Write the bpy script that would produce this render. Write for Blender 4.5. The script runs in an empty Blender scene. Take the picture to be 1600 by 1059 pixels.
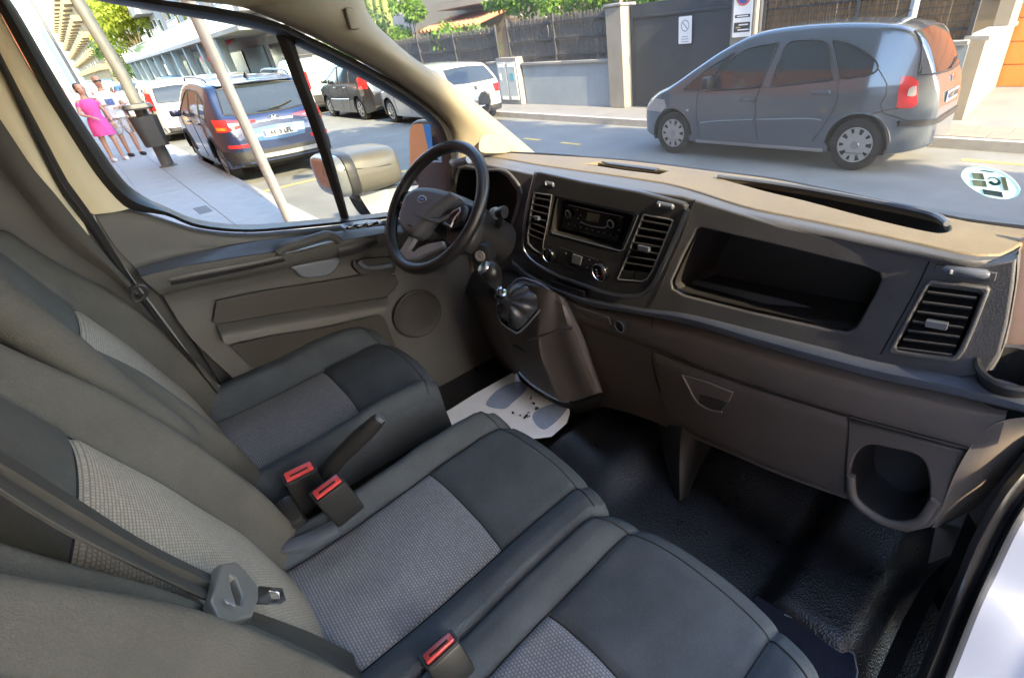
import bpy, bmesh, math, random
from mathutils import Vector, Matrix, noise
from mathutils.geometry import tessellate_polygon
from mathutils.bvhtree import BVHTree
random.seed(7)
R = math.radians
S = bpy.context.scene
COL = S.collection

# ------------------------------------------------------------ camera, sky, sun, exposure
CAM = Vector((0.0, 0.0, 1.8))
PX0, PY0, FOC = 920.0, 530.0, 760.0           # principal point and focal length in photo pixels (1600 x 1059)
_v1 = Vector((85.0 - PX0, 134.0 - PY0))
_hd = Vector((1.0, -0.1)).normalized(); _up = Vector((_hd.y, -_hd.x))
_d = _v1.dot(_up)
_N = Vector((-_up.x * FOC * FOC / _d, -_up.y * FOC * FOC / _d, FOC)).normalized()
_X = -Vector((_v1.x, _v1.y, FOC)).normalized()
_Z = -_N
_Y = _Z.cross(_X)
M3 = Matrix((_X, _Y, _Z))                     # camera axes (right, down, forward) -> world axes
cd = bpy.data.cameras.new('camera')
cam = bpy.data.objects.new('camera', cd); COL.objects.link(cam)
cd.sensor_width = 36.0; cd.lens = FOC / 1600.0 * 36.0
cd.shift_x = (800.0 - PX0) / 1600.0; cd.shift_y = (PY0 - 529.5) / 1600.0
cd.clip_start = 0.02; cd.clip_end = 2000.0
right, down, fwd = (M3 @ Vector(v) for v in ((1, 0, 0), (0, 1, 0), (0, 0, 1)))
cam.matrix_world = Matrix.Translation(CAM) @ Matrix((right, -down, -fwd)).transposed().to_4x4()
S.camera = cam

SUN_AZ, SUN_EL = R(-5.0), R(29.0)              # measured from +X (along the street) towards +Y
sun_dir = Vector((math.cos(SUN_AZ) * math.cos(SUN_EL), math.sin(SUN_AZ) * math.cos(SUN_EL), math.sin(SUN_EL)))
W = bpy.data.worlds.new('World'); S.world = W; W.use_nodes = True
nt = W.node_tree; nt.nodes.clear()
sky = nt.nodes.new('ShaderNodeTexSky'); sky.sky_type = 'NISHITA'; sky.sun_disc = False
sky.sun_elevation = SUN_EL; sky.sun_rotation = R(90.0) - SUN_AZ
sky.dust_density = 1.2; sky.air_density = 1.0; sky.ozone_density = 1.0
bg = nt.nodes.new('ShaderNodeBackground'); bg.inputs['Strength'].default_value = 0.15
wo = nt.nodes.new('ShaderNodeOutputWorld')
nt.links.new(sky.outputs[0], bg.inputs[0]); nt.links.new(bg.outputs[0], wo.inputs[0])
sl = bpy.data.lights.new('sun', 'SUN'); sl.energy = 2.2; sl.angle = R(0.5); sl.color = (1.0, 0.80, 0.50)
so = bpy.data.objects.new('sun', sl); COL.objects.link(so)
so.rotation_mode = 'QUATERNION'; so.rotation_quaternion = sun_dir.to_track_quat('Z', 'Y'); so.location = (30, -5, 30)
S.view_settings.view_transform = 'Standard'; S.view_settings.look = 'None'
S.view_settings.exposure = 3.2; S.view_settings.gamma = 1.0; S.view_settings.use_curve_mapping = False
S.render.engine = 'CYCLES'
S.cycles.use_denoising = True
S.cycles.max_bounces = 10; S.cycles.diffuse_bounces = 6; S.cycles.glossy_bounces = 4; S.cycles.transparent_max_bounces = 16
S.cycles.sample_clamp_indirect = 6.0

# ------------------------------------------------------------ helpers: photo pixels to points on real surfaces
def ray(p): return M3 @ Vector((p[0] - PX0, p[1] - PY0, FOC))
def ox(p, x): r = ray(p); return CAM + r * ((x - CAM.x) / r.x)
def oy(p, y): r = ray(p); return CAM + r * ((y - CAM.y) / r.y)
def oz(p, z): r = ray(p); return CAM + r * ((z - CAM.z) / r.z)
def opl(p, p0, n): r = ray(p); return CAM + r * ((Vector(p0) - CAM).dot(n) / r.dot(n))
def lerp(a, b, t): return a + (b - a) * t
def sst(a, b, x):
    t = min(1.0, max(0.0, (x - a) / (b - a))); return t * t * (3 - 2 * t)
def catmull(pts, n, closed=False):
    pts = [Vector(p) for p in pts]; m = len(pts)
    out = []
    segs = m if closed else m - 1
    for i in range(segs):
        if closed: a, b, c, d = pts[(i - 1) % m], pts[i], pts[(i + 1) % m], pts[(i + 2) % m]
        else: a, b, c, d = pts[max(i - 1, 0)], pts[i], pts[i + 1], pts[min(i + 2, m - 1)]
        for k in range(n):
            t = k / n
            out.append(0.5 * ((2 * b) + (c - a) * t + (2 * a - 5 * b + 4 * c - d) * t * t + (3 * b - a - 3 * c + d) * t ** 3))
    if not closed: out.append(pts[-1])
    return out
def resample(pts, n, smooth=True):
    q = catmull(pts, 8) if smooth and len(pts) > 2 else [Vector(p) for p in pts]
    L = [0.0]
    for a, b in zip(q, q[1:]): L.append(L[-1] + (b - a).length)
    out = []; j = 0
    for i in range(n):
        s = L[-1] * i / (n - 1)
        while j < len(L) - 2 and L[j + 1] < s: j += 1
        h = L[j + 1] - L[j]
        out.append(q[j].lerp(q[j + 1], (s - L[j]) / h if h > 1e-9 else 0.0))
    return out

OFF = {}                                       # world offset of each root empty whose parts are given in world coordinates
def root_of(o):
    while o.parent: o = o.parent
    return o
def tag(o, label=None, cat=None, group=None, kind=None):
    if label: o['label'] = label
    if cat: o['category'] = cat
    if group: o['group'] = group
    if kind: o['kind'] = kind
    return o
def empty(name, loc, label, cat, group=None, rz=0.0, world_parts=False):
    o = bpy.data.objects.new(name, None); COL.objects.link(o)
    o.location = loc; o.rotation_euler = (0, 0, rz); o.empty_display_size = 0.2
    if world_parts: OFF[o.name] = Vector(loc)
    return tag(o, label, cat, group)
def mk(name, verts, faces, mat, parent=None, smooth=True, uv=None, label=None, mats=None, midx=None, sharp=40):
    me = bpy.data.meshes.new(name)
    off = OFF.get(root_of(parent).name) if parent else None
    if off is not None: verts = [Vector(v) - off for v in verts]
    me.from_pydata([tuple(v) for v in verts], [], [tuple(f) for f in faces])
    for m in (mats or [mat]): me.materials.append(m)
    if midx: me.polygons.foreach_set('material_index', midx)
    if uv:
        l = me.uv_layers.new(name='UVMap'); k = 0
        for p in me.polygons:
            for vi in p.vertices: l.data[k].uv = uv[vi]; k += 1
    me.validate()
    if smooth:
        me.shade_smooth()
        if sharp: me.set_sharp_from_angle(angle=R(sharp))
    me.update()
    o = bpy.data.objects.new(name, me); COL.objects.link(o)
    if parent: o.parent = parent
    if label: o['label'] = label
    return o
class MB:
    """collects shapes into one mesh"""
    def __init__(s): s.v = []; s.f = []; s.uv = []
    def add(s, vf):
        b = len(s.v); s.v += [Vector(p) for p in vf[0]]; s.f += [tuple(i + b for i in f) for f in vf[1]]; return s
    def build(s, name, mat, parent=None, **k): return mk(name, s.v, s.f, mat, parent, **k)
def xf(vf, m): return [m @ Vector(p) for p in vf[0]], vf[1]
def gridf(nr, nc, cl_r=False, cl_c=False, flip=False):
    f = []
    for i in range(nr if cl_r else nr - 1):
        for j in range(nc if cl_c else nc - 1):
            a, b = i * nc + j, i * nc + (j + 1) % nc
            c, d = ((i + 1) % nr) * nc + (j + 1) % nc, ((i + 1) % nr) * nc + j
            f.append((a, d, c, b) if flip else (a, b, c, d))
    return f
def rows(rs, n=24, sub=1, smooth=True):
    """surface through polylines"""
    q = [resample(r, n, smooth) for r in rs]
    if sub > 1:
        cols = [catmull([r[j] for r in q], sub) for j in range(n)]
        q = [[cols[j][i] for j in range(n)] for i in range(len(cols[0]))]
    return [p for r in q for p in r], gridf(len(q), n)
def tube(path, r, n=10, closed=False, sm=0, flat=1.0, cap=True, side=None):
    path = catmull(path, sm, closed) if sm else [Vector(p) for p in path]
    m = len(path)
    rr = r if isinstance(r, (list, tuple)) else [r] * m
    if len(rr) != m: rr = [rr[min(len(rr) - 1, int(i * (len(rr) - 1) / max(1, m - 1)))] * (1 - ((i * (len(rr) - 1) / max(1, m - 1)) % 1)) + rr[min(len(rr) - 1, int(i * (len(rr) - 1) / max(1, m - 1)) + 1)] * ((i * (len(rr) - 1) / max(1, m - 1)) % 1) for i in range(m)]
    v = []; up = Vector(side) if side else None
    for i in range(m):
        t = (path[(i + 1) % m] - path[i - 1]) if closed else (path[min(i + 1, m - 1)] - path[max(i - 1, 0)])
        t.normalize()
        if up is None:
            up = Vector((0, 0, 1)) if abs(t.z) < .9 else Vector((1, 0, 0))
        a = t.cross(up)
        if a.length < 1e-6: a = t.cross(Vector((0.3, 1, .2)))
        a.normalize(); b = a.cross(t).normalized()
        if not side: up = b
        for k in range(n):
            an = 2 * math.pi * k / n
            v.append(path[i] + (a * math.cos(an) + b * math.sin(an) * flat) * rr[i])
    f = gridf(m, n, closed, True)
    if cap and not closed:
        f.append(tuple(range(n))); f.append(tuple(reversed(range((m - 1) * n, m * n))))
    return v, f
def lathe(prof, o=(0, 0, 0), ax=(0, 0, 1), n=24, cap=True):
    ax = Vector(ax).normalized(); a = ax.cross(Vector((0, 0, 1)) if abs(ax.z) < .9 else Vector((1, 0, 0))).normalized(); b = ax.cross(a)
    o = Vector(o); v = []
    for r, h in prof:
        for k in range(n):
            an = 2 * math.pi * k / n
            v.append(o + ax * h + (a * math.cos(an) + b * math.sin(an)) * r)
    f = gridf(len(prof), n, False, True)
    if cap: f.append(tuple(reversed(range(n)))); f.append(tuple(range((len(prof) - 1) * n, len(prof) * n)))
    return v, f
def rbox(c, s, bv=0.0, rot=None, seg=2):
    bm = bmesh.new(); bmesh.ops.create_cube(bm, size=1.0)
    bmesh.ops.scale(bm, vec=Vector(s), verts=bm.verts)
    if bv > 0: bmesh.ops.bevel(bm, geom=bm.edges[:], offset=bv, segments=seg, profile=.5, affect='EDGES')
    m = Matrix.Translation(Vector(c)) @ (rot.to_4x4() if rot else Matrix())
    v = [m @ x.co for x in bm.verts]; bm.verts.index_update()
    f = [tuple(x.index for x in p.verts) for p in bm.faces]; bm.free()
    return v, f
def area2(p): return sum(a[0] * b[1] - b[0] * a[1] for a, b in zip(p, p[1:] + p[:1])) / 2
def inset(p, d):
    out = []; m = len(p)
    for i in range(m):
        a, b, c = Vector(p[i - 1]), Vector(p[i]), Vector(p[(i + 1) % m])
        e1 = (b - a); e2 = (c - b)
        if e1.length < 1e-9 or e2.length < 1e-9: out.append(b); continue
        e1.normalize(); e2.normalize()
        n1 = Vector((-e1.y, e1.x)); n2 = Vector((-e2.y, e2.x)); k = 1 + n1.dot(n2)
        out.append(b + (n1 + n2) * (d / max(k, .35)))
    return out
def plate2(outer, holes, th, bv, seg=3, back=False):
    """flat plate with rounded front edges; front face at z = th"""
    loops = []
    for i, l in enumerate([outer] + list(holes)):
        l = [Vector((p[0], p[1])) for p in l]
        if (area2([tuple(p) for p in l]) > 0) != (i == 0): l.reverse()
        loops.append(l)
    v = []; f = []; front = []
    for l in loops:
        rings = [(0.0, 0.0)] + [(bv * (1 - math.cos(t)), th - bv + bv * math.sin(t)) for t in [math.pi / 2 * k / seg for k in range(seg + 1)]] if bv > 0 else [(0, 0), (0, th)]
        b0 = len(v); m = len(l)
        for d, z in rings:
            q = inset(l, d) if d > 0 else l
            v += [Vector((p.x, p.y, z)) for p in q]
        for i in range(len(rings) - 1):
            for j in range(m):
                k = (j + 1) % m
                f.append((b0 + i * m + j, b0 + i * m + k, b0 + (i + 1) * m + k, b0 + (i + 1) * m + j))
        s0 = len(v); v += [p.copy() for p in v[b0 + (len(rings) - 1) * m:b0 + len(rings) * m]]   # the flat front keeps its own corners
        front.append((s0, m))
    polys = [[v[s + k] for k in range(m)] for s, m in front]
    idx = [s + k for s, m in front for k in range(m)]
    for t in tessellate_polygon(polys):
        a, b, c = (v[idx[i]] for i in t)
        t = tuple(idx[i] for i in t)
        f.append(t if (b - a).cross(c - a).z > 0 else t[::-1])
    if back:
        polys = [l for l in loops]; base = []; k = 0
        for (s, m), l in zip(front, loops):
            nr = (len([0]) if bv <= 0 else seg + 2); st = s - (m * ((2 if bv <= 0 else seg + 2)))
            base += list(range(st, st + m))
        for t in tessellate_polygon([[Vector((p.x, p.y, 0)) for p in l] for l in loops]):
            a, b, c = (v[base[i]] for i in t)
            t = tuple(base[i] for i in t)
            f.append(t if (b - a).cross(c - a).z < 0 else t[::-1])
    return v, f
class Frame:
    """a plane in the scene: origin, u, v, n (n towards the viewer)"""
    def __init__(s, o, n, u=None):
        s.o = Vector(o); s.n = Vector(n).normalized()
        u = Vector(u) if u else Vector((1, 0, 0))
        s.u = (u - s.n * u.dot(s.n)).normalized(); s.v = s.n.cross(s.u)
    def l(s, p): d = Vector(p) - s.o; return Vector((d.dot(s.u), d.dot(s.v)))
    def px(s, p): return s.l(opl(p, s.o, s.n))
    def w(s, p): return s.o + s.u * p[0] + s.v * p[1] + s.n * (p[2] if len(p) > 2 else 0.0)
    def sh(s, d): return Frame(s.o + s.n * d, s.n, s.u)
    def plate(s, outer, holes=(), th=.01, bv=.003, sm=0, seg=3, back=False):
        """outer, holes: photo pixels on this plane"""
        f2 = lambda l: [tuple(p)[:2] for p in catmull([s.px(q).to_3d() for q in l], sm, True)] if sm else [tuple(s.px(q)) for q in l]
        vv, ff = plate2(f2(outer), [f2(h) for h in holes], th, bv, seg, back)
        return [s.w(p) for p in vv], ff
    def plate_l(s, outer, holes=(), th=.01, bv=.003, seg=3, back=False):
        vv, ff = plate2(outer, holes, th, bv, seg, back); return [s.w(p) for p in vv], ff
    def pocket(s, outer, depth, shrink=.9, sm=0, skew=(0, 0)):
        """open tray behind an outline: side walls and a floor"""
        l = [s.px(q) for q in outer]
        if sm: l = [Vector(p[:2]) for p in catmull([p.to_3d() for p in l], sm, True)]
        c = sum(l, Vector((0, 0))) / len(l); m = len(l); v = []
        for k, (d, q) in enumerate(((0, 1), (depth * .5, lerp(1, shrink, .35)), (depth * .9, lerp(1, shrink, .7)), (depth, shrink))):
            t = d / depth
            v += [s.w((c.x + (p.x - c.x) * q + skew[0] * t, c.y + (p.y - c.y) * q + skew[1] * t, -d)) for p in l]
        f = gridf(4, m, False, True); f.append(tuple(range(3 * m, 4 * m)))
        return v, f
def rrect(w, h, r, n=4, cx=0, cy=0):
    out = []
    for sx, sy, a0 in ((1, 1, 0), (-1, 1, 90), (-1, -1, 180), (1, -1, 270)):
        for k in range(n + 1):
            a = R(a0 + 90 * k / n); out.append((cx + sx * (w / 2 - r) + r * math.cos(a), cy + sy * (h / 2 - r) + r * math.sin(a)))
    return out
def ell(w, h, n=28, cx=0, cy=0): return [(cx + w / 2 * math.cos(2 * math.pi * k / n), cy + h / 2 * math.sin(2 * math.pi * k / n)) for k in range(n)]
def text_vf(s, size, ext=.0004, spacing=1.0, align='CENTER', bold=0.0):
    cu = bpy.data.curves.new('txt', 'FONT'); cu.body = s; cu.size = size; cu.extrude = ext; cu.align_x = align; cu.align_y = 'CENTER'; cu.space_character = spacing
    cu.resolution_u = 3; cu.offset = bold
    o = bpy.data.objects.new('txt', cu); me = o.to_mesh()
    vf = [v.co.copy() for v in me.vertices], [tuple(p.vertices) for p in me.polygons]
    o.to_mesh_clear(); bpy.data.objects.remove(o); bpy.data.curves.remove(cu)
    return vf
def on(fr, vf, x=0, y=0, z=0, rot=0): 
    c, s_ = math.cos(rot), math.sin(rot)
    return [fr.w((x + p[0] * c - p[1] * s_, y + p[0] * s_ + p[1] * c, z + p[2])) for p in vf[0]], vf[1]

# ------------------------------------------------------------ materials
def mat(name, col, rough=.5, metal=0.0, spec=.5, bump=None, var=0.0, vscale=6.0, coat=0.0, emit=None, trans=0.0, voro=False, dirt=None):
    m = bpy.data.materials.new(name); m.use_nodes = True; t = m.node_tree; b = t.nodes['Principled BSDF']
    b.inputs['Base Color'].default_value = (*col, 1); b.inputs['Roughness'].default_value = rough; b.inputs['Metallic'].default_value = metal
    b.inputs['Specular IOR Level'].default_value = spec; b.inputs['Coat Weight'].default_value = coat; b.inputs['Coat Roughness'].default_value = .04
    if trans: b.inputs['Transmission Weight'].default_value = trans
    tc = t.nodes.new('ShaderNodeTexCoord')
    if var > 0:
        n = t.nodes.new('ShaderNodeTexNoise'); n.inputs['Scale'].default_value = vscale; n.inputs['Detail'].default_value = 6; n.inputs['Roughness'].default_value = .6
        t.links.new(tc.outputs['Object'], n.inputs['Vector'])
        r = t.nodes.new('ShaderNodeMapRange'); r.inputs[1].default_value = .3; r.inputs[2].default_value = .7; r.inputs[3].default_value = 1 - var; r.inputs[4].default_value = 1 + var
        t.links.new(n.outputs[0], r.inputs[0])
        x = t.nodes.new('ShaderNodeMix'); x.data_type = 'RGBA'; x.blend_type = 'MULTIPLY'; x.inputs[0].default_value = 1; x.inputs[6].default_value = (*col, 1)
        t.links.new(r.outputs[0], x.inputs[7]); last = x.outputs[2]
        if dirt:
            n2 = t.nodes.new('ShaderNodeTexNoise'); n2.inputs['Scale'].default_value = dirt[1]; n2.inputs['Detail'].default_value = 8
            t.links.new(tc.outputs['Object'], n2.inputs['Vector'])
            r2 = t.nodes.new('ShaderNodeMapRange'); r2.inputs[1].default_value = .5; r2.inputs[2].default_value = .75; r2.inputs[3].default_value = 0; r2.inputs[4].default_value = dirt[2]
            t.links.new(n2.outputs[0], r2.inputs[0])
            x2 = t.nodes.new('ShaderNodeMix'); x2.data_type = 'RGBA'; x2.inputs[7].default_value = (*dirt[0], 1)
            t.links.new(r2.outputs[0], x2.inputs[0]); t.links.new(last, x2.inputs[6]); last = x2.outputs[2]
        t.links.new(last, b.inputs['Base Color'])
        rr = t.nodes.new('ShaderNodeMapRange'); rr.inputs[1].default_value = .3; rr.inputs[2].default_value = .7; rr.inputs[3].default_value = max(0, rough - min(.08, var * .6)); rr.inputs[4].default_value = min(1, rough + min(.08, var * .6))
        t.links.new(n.outputs[0], rr.inputs[0]); t.links.new(rr.outputs[0], b.inputs['Roughness'])
    if bump:
        n = t.nodes.new('ShaderNodeTexVoronoi' if voro else 'ShaderNodeTexNoise'); n.inputs['Scale'].default_value = bump[0]
        if not voro: n.inputs['Detail'].default_value = 3
        t.links.new(tc.outputs['Object'], n.inputs['Vector'])
        bp = t.nodes.new('ShaderNodeBump'); bp.inputs['Strength'].default_value = bump[1]; bp.inputs['Distance'].default_value = bump[2] if len(bump) > 2 else .001
        t.links.new(n.outputs[0], bp.inputs['Height']); t.links.new(bp.outputs[0], b.inputs['Normal'])
    if emit: b.inputs['Emission Color'].default_value = (*emit[0], 1); b.inputs['Emission Strength'].default_value = emit[1]
    return m
def weave_mat(name, light, dark):
    m = bpy.data.materials.new(name); m.use_nodes = True; t = m.node_tree; b = t.nodes['Principled BSDF']
    b.inputs['Roughness'].default_value = .9; b.inputs['Specular IOR Level'].default_value = .2
    uv = t.nodes.new('ShaderNodeUVMap')
    br = t.nodes.new('ShaderNodeTexBrick'); br.offset = .5
    br.inputs['Scale'].default_value = 1; br.inputs['Brick Width'].default_value = .0066; br.inputs['Row Height'].default_value = .0048; br.inputs['Mortar Size'].default_value = .0009; br.inputs['Mortar Smooth'].default_value = .6
    br.inputs['Color1'].default_value = (*light, 1); br.inputs['Color2'].default_value = (*[c * .82 for c in light], 1); br.inputs['Mortar'].default_value = (*dark, 1)
    t.links.new(uv.outputs[0], br.inputs['Vector'])
    n = t.nodes.new('ShaderNodeTexNoise'); n.inputs['Scale'].default_value = 700; t.links.new(uv.outputs[0], n.inputs['Vector'])
    x = t.nodes.new('ShaderNodeMix'); x.data_type = 'RGBA'; x.blend_type = 'OVERLAY'; x.inputs[0].default_value = .35
    t.links.new(br.outputs[0], x.inputs[6]); t.links.new(n.outputs[0], x.inputs[7]); t.links.new(x.outputs[2], b.inputs['Base Color'])
    bp = t.nodes.new('ShaderNodeBump'); bp.inputs['Strength'].default_value = .6; bp.inputs['Distance'].default_value = .0012; bp.invert = True
    t.links.new(br.outputs[1], bp.inputs['Height']); t.links.new(bp.outputs[0], b.inputs['Normal'])
    return m
def clear_glass(name):
    m = bpy.data.materials.new(name); m.use_nodes = True; t = m.node_tree; t.nodes.clear()
    o = t.nodes.new('ShaderNodeOutputMaterial'); b = t.nodes.new('ShaderNodeBsdfTransparent'); b.inputs[0].default_value = (.95, .97, .96, 1)
    t.links.new(b.outputs[0], o.inputs[0]); return m
def film(name, col, tcol, k=.6):
    m = mat(name, col, .5); t = m.node_tree; b = t.nodes['Principled BSDF']; o = t.nodes['Material Output']
    tr = t.nodes.new('ShaderNodeBsdfTranslucent'); tr.inputs[0].default_value = (*tcol, 1); x = t.nodes.new('ShaderNodeMixShader'); x.inputs[0].default_value = k
    t.links.new(b.outputs[0], x.inputs[1]); t.links.new(tr.outputs[0], x.inputs[2]); t.links.new(x.outputs[0], o.inputs[0]); return m
def dusty_glass(name, dens):
    m = bpy.data.materials.new(name); m.use_nodes = True; t = m.node_tree; t.nodes.clear()
    o = t.nodes.new('ShaderNodeOutputMaterial'); b = t.nodes.new('ShaderNodeVolumePrincipled')
    b.inputs['Color'].default_value = (.95, .95, .92, 1); b.inputs['Density'].default_value = dens; b.inputs['Anisotropy'].default_value = 0.55
    t.links.new(b.outputs[0], o.inputs['Volume']); return m
# ------------------------------------------------------------ the van (its cab is what the picture shows)
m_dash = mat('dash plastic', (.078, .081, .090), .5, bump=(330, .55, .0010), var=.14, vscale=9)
m_dashtop = mat('dash top plastic', (.155, .128, .085), .6, bump=(330, .7, .0012), var=.14, vscale=14)  # the sun's gold is mixed into this base colour
m_ledge = mat('satin ledge plastic', (.105, .12, .15), .33, bump=(1200, .2, .0004), var=.1)  # lighter blue base stands in for sky reflected in dark plastic
m_brown = mat('lower dash plastic', (.108, .093, .084), .58, bump=(330, .6, .0011), var=.1, vscale=7)
m_door = mat('door plastic', (.070, .068, .065), .56, bump=(330, .6, .0011), var=.1, vscale=7)
m_black = mat('black plastic', (.020, .020, .021), .45, bump=(900, .25, .0005), var=.1)
m_gloss = mat('gloss black', (.008, .008, .009), .15, var=.1)
m_void = mat('unlit black plastic', (.006, .006, .006), .8, var=.1)
m_rub = mat('rubber mat', (.009, .009, .010), .33, bump=(230, .9, .0012), var=.2, vscale=12, voro=True)
m_seal = mat('rubber seal', (.014, .013, .013), .42, var=.15)
m_chrome = mat('chrome', (.75, .75, .76), .12, metal=1.0)
m_satin = mat('satin silver', (.42, .43, .45), .3, metal=1.0)
m_greytrim = mat('grey satin trim', (.19, .20, .215), .38, var=.08)
m_leather = mat('steering leather', (.016, .015, .015), .36, bump=(420, .5, .0006), var=.15, voro=True)
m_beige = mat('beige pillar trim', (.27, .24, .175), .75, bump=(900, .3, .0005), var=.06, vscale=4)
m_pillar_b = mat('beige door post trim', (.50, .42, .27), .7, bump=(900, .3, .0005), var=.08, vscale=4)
m_lining = mat('roof lining fabric', (.42, .37, .28), .95, spec=.1, bump=(1500, .8, .001), var=.06)
m_fab = mat('charcoal seat fabric', (.076, .089, .106), .92, spec=.15, bump=(520, 1.0, .0014), var=.18, vscale=11, dirt=((.14, .15, .16), 260, .28))
m_fabback = mat('charcoal backrest fabric', (.092, .087, .076), .92, spec=.15, bump=(520, 1.0, .0014), var=.16, vscale=9, dirt=((.15, .14, .115), 260, .22))  # same fabric as the cushions, with warm bounce light in its colour
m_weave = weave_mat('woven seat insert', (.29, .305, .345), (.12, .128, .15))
m_weaveb = weave_mat('woven back insert', (.45, .375, .285), (.24, .20, .155))  # the cushion weave again, warm bounce light put into the colour
m_belt = mat('belt webbing', (.045, .040, .032), .8, bump=(1500, .8, .0008), var=.1, vscale=30)
m_red = mat('red buckle plastic', (.55, .06, .06), .35, var=.08)
m_white = mat('white paint', (.60, .61, .64), .3, coat=.6, var=.02)
m_paper = mat('paper mat', (.74, .76, .80), .8, bump=(60, .5, .004), var=.04, vscale=20)
m_print = mat('printed footprint', (.24, .30, .42), .8, var=.1, vscale=60)
m_crumb = mat('dirt crumb', (.01, .009, .008), .9)
m_screen = mat('radio display', (.13, .12, .075), .25, var=.1)
m_redled = mat('red print', (.5, .03, .02), .5)
m_print_w = mat('white print', (.75, .75, .75), .5)
m_pink = mat('pillar foot trim', (.36, .25, .21), .7, bump=(900, .3, .0005), var=.04)  # beige trim with orange bounce light put into its colour
m_tint = mat('orange painted panel', (.62, .20, .07), .5, var=.05)

van = empty('van', (-0.8, 0.4, 0.0), 'parked delivery van seen from inside its cab, charcoal seats and black dashboard', 'van', world_parts=True)
FD = Frame((0, .91, 1.3), (0, -1, 0))
FDOOR = Frame((-1.68, .5, 1.2), (1, 0, 0), (0, 1, 0))
FFL = Frame((-.8, .7, .62), (0, 0, 1))
z2 = lambda x, y: (780 + x / 4.413, 230 + y / 4.413)      # points read off enlargements of the photo
z3 = lambda x, y: (1000 + x / 2.667, 230 + y / 2.667)
z6 = lambda x, y: (1300 + x / 4.237, 370 + y / 4.237)
zw = lambda x, y: (560 + x / 4.413, 200 + y / 4.413)
zd = lambda x, y: (140 + x / 2.667, 320 + y / 2.667)
z4 = lambda x, y: (740 + x / 4.411, 400 + y / 4.411)
z5 = lambda x, y: (1000 + x / 2.08, 550 + y / 2.08)

def bar(a, b, w, h, up=(0, 0, 1)):
    a, b = Vector(a), Vector(b); t = (b - a).normalized(); s = t.cross(Vector(up)).normalized(); u = s.cross(t)
    v = [p + s * (sx * w / 2) + u * (sz * h / 2) for p in (a, b) for sx, sz in ((-1, -1), (1, -1), (1, 1), (-1, 1))]
    return v, [(0, 1, 2, 3), (7, 6, 5, 4), (0, 4, 5, 1), (1, 5, 6, 2), (2, 6, 7, 3), (3, 7, 4, 0)]

# ---- shell: floor, firewall, roof, bulkhead, posts
def floor_z(x, y):
    z = .602 + .10 * sst(.88, 1.12, y) + .004 * noise.noise(Vector((x * 6, y * 6, 2)))
    z += .085 * sst(-.27, -.19, x) * sst(.02, -.07, x) * sst(.60, .68, y)                 # wheel-arch step by the door
    z += .055 * sst(-1.08, -.98, x) * sst(-.66, -.80, x) * sst(.55, .75, y) + .02 * sst(-.95, -.7, x) * sst(-.35, -.6, x)   # tunnel
    return z
_fx = [-1.72 + 1.86 * i / 110 for i in range(111)]; _fy = [-.5 + 1.66 * j / 90 for j in range(91)]
mk('cab_floor', [Vector((x, y, floor_z(x, y))) for y in _fy for x in _fx], gridf(91, 111), m_rub, van, sharp=0)
mk('floor_pan', *rbox((-.8, .3, .53), (1.9, 1.75, .05), .01), m_void, van)
mk('firewall', *rows([[(-1.75, 1.02, .6), (-.8, 1.02, .6), (.12, 1.0, .6)], [(-1.75, 1.12, .75), (-.8, 1.12, .75), (.12, 1.1, .75)], [(-1.75, 1.2, 1.40), (-.8, 1.22, 1.40), (.12, 1.16, 1.38)]], 16, 3), m_void, van)
mk('bulkhead', *rbox((-.8, -.62, 1.28), (1.95, .04, 1.45), .01), m_black, van)
roof = mk('roof_lining', *rows([[(-1.62, .64, 1.965), (-.8, .72, 2.0), (.12, .64, 1.965)], [(-1.66, .2, 2.02), (-.8, .2, 2.05), (.12, .2, 2.02)], [(-1.66, -.62, 2.02), (-.8, -.62, 2.05), (.12, -.62, 2.02)]], 14, 4), m_lining, van)
mk('roof_panel', *rows([[(-1.66, .66, 1.99), (-.8, .75, 2.03), (.14, .66, 1.99)], [(-1.72, .2, 2.06), (-.8, .2, 2.10), (.14, .2, 2.06)], [(-1.72, -3.2, 2.06), (-.8, -3.2, 2.10), (.14, -3.2, 2.06)]], 14, 4), m_white, van)
mk('cargo_side', *rbox((-1.74, -1.9, 1.3), (.05, 2.6, 1.5), .02), m_white, van)
mk('cargo_side', *rbox((.14, -1.9, 1.3), (.05, 2.6, 1.5), .02), m_white, van)
mk('door_jamb', *rbox((-1.725, .10, .92), (.02, .36, .76), .004), m_black, van)
mk('front_wing', *rows([[(.12, .96, 1.36), (.13, 1.2, 1.33), (.08, 1.5, 1.10)], [(.15, .96, 1.0), (.165, 1.2, 1.0), (.12, 1.55, .95)], [(.15, .98, .45), (.16, 1.2, .80), (.11, 1.6, .45)]], 16, 5), m_white, van)
# bonnet and nose outside, below the windscreen
mk('bonnet', *rows([[(-1.64, 1.30, 1.27), (-.8, 1.36, 1.32), (.06, 1.30, 1.27)], [(-1.60, 1.50, 1.08), (-.8, 1.62, 1.14), (.02, 1.50, 1.08)], [(-1.56, 1.66, .85), (-.8, 1.84, .90), (-.04, 1.66, .85)], [(-1.56, 1.68, .3), (-.8, 1.86, .3), (-.04, 1.68, .3)]], 18, 5), m_white, van)
mk('cowl', *rows([[(-1.62, 1.10, 1.425), (-.8, 1.22, 1.425), (.1, 1.08, 1.425)], [(-1.64, 1.31, 1.268), (-.8, 1.37, 1.318), (.06, 1.31, 1.268)]], 18, 3), m_black, van)

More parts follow.
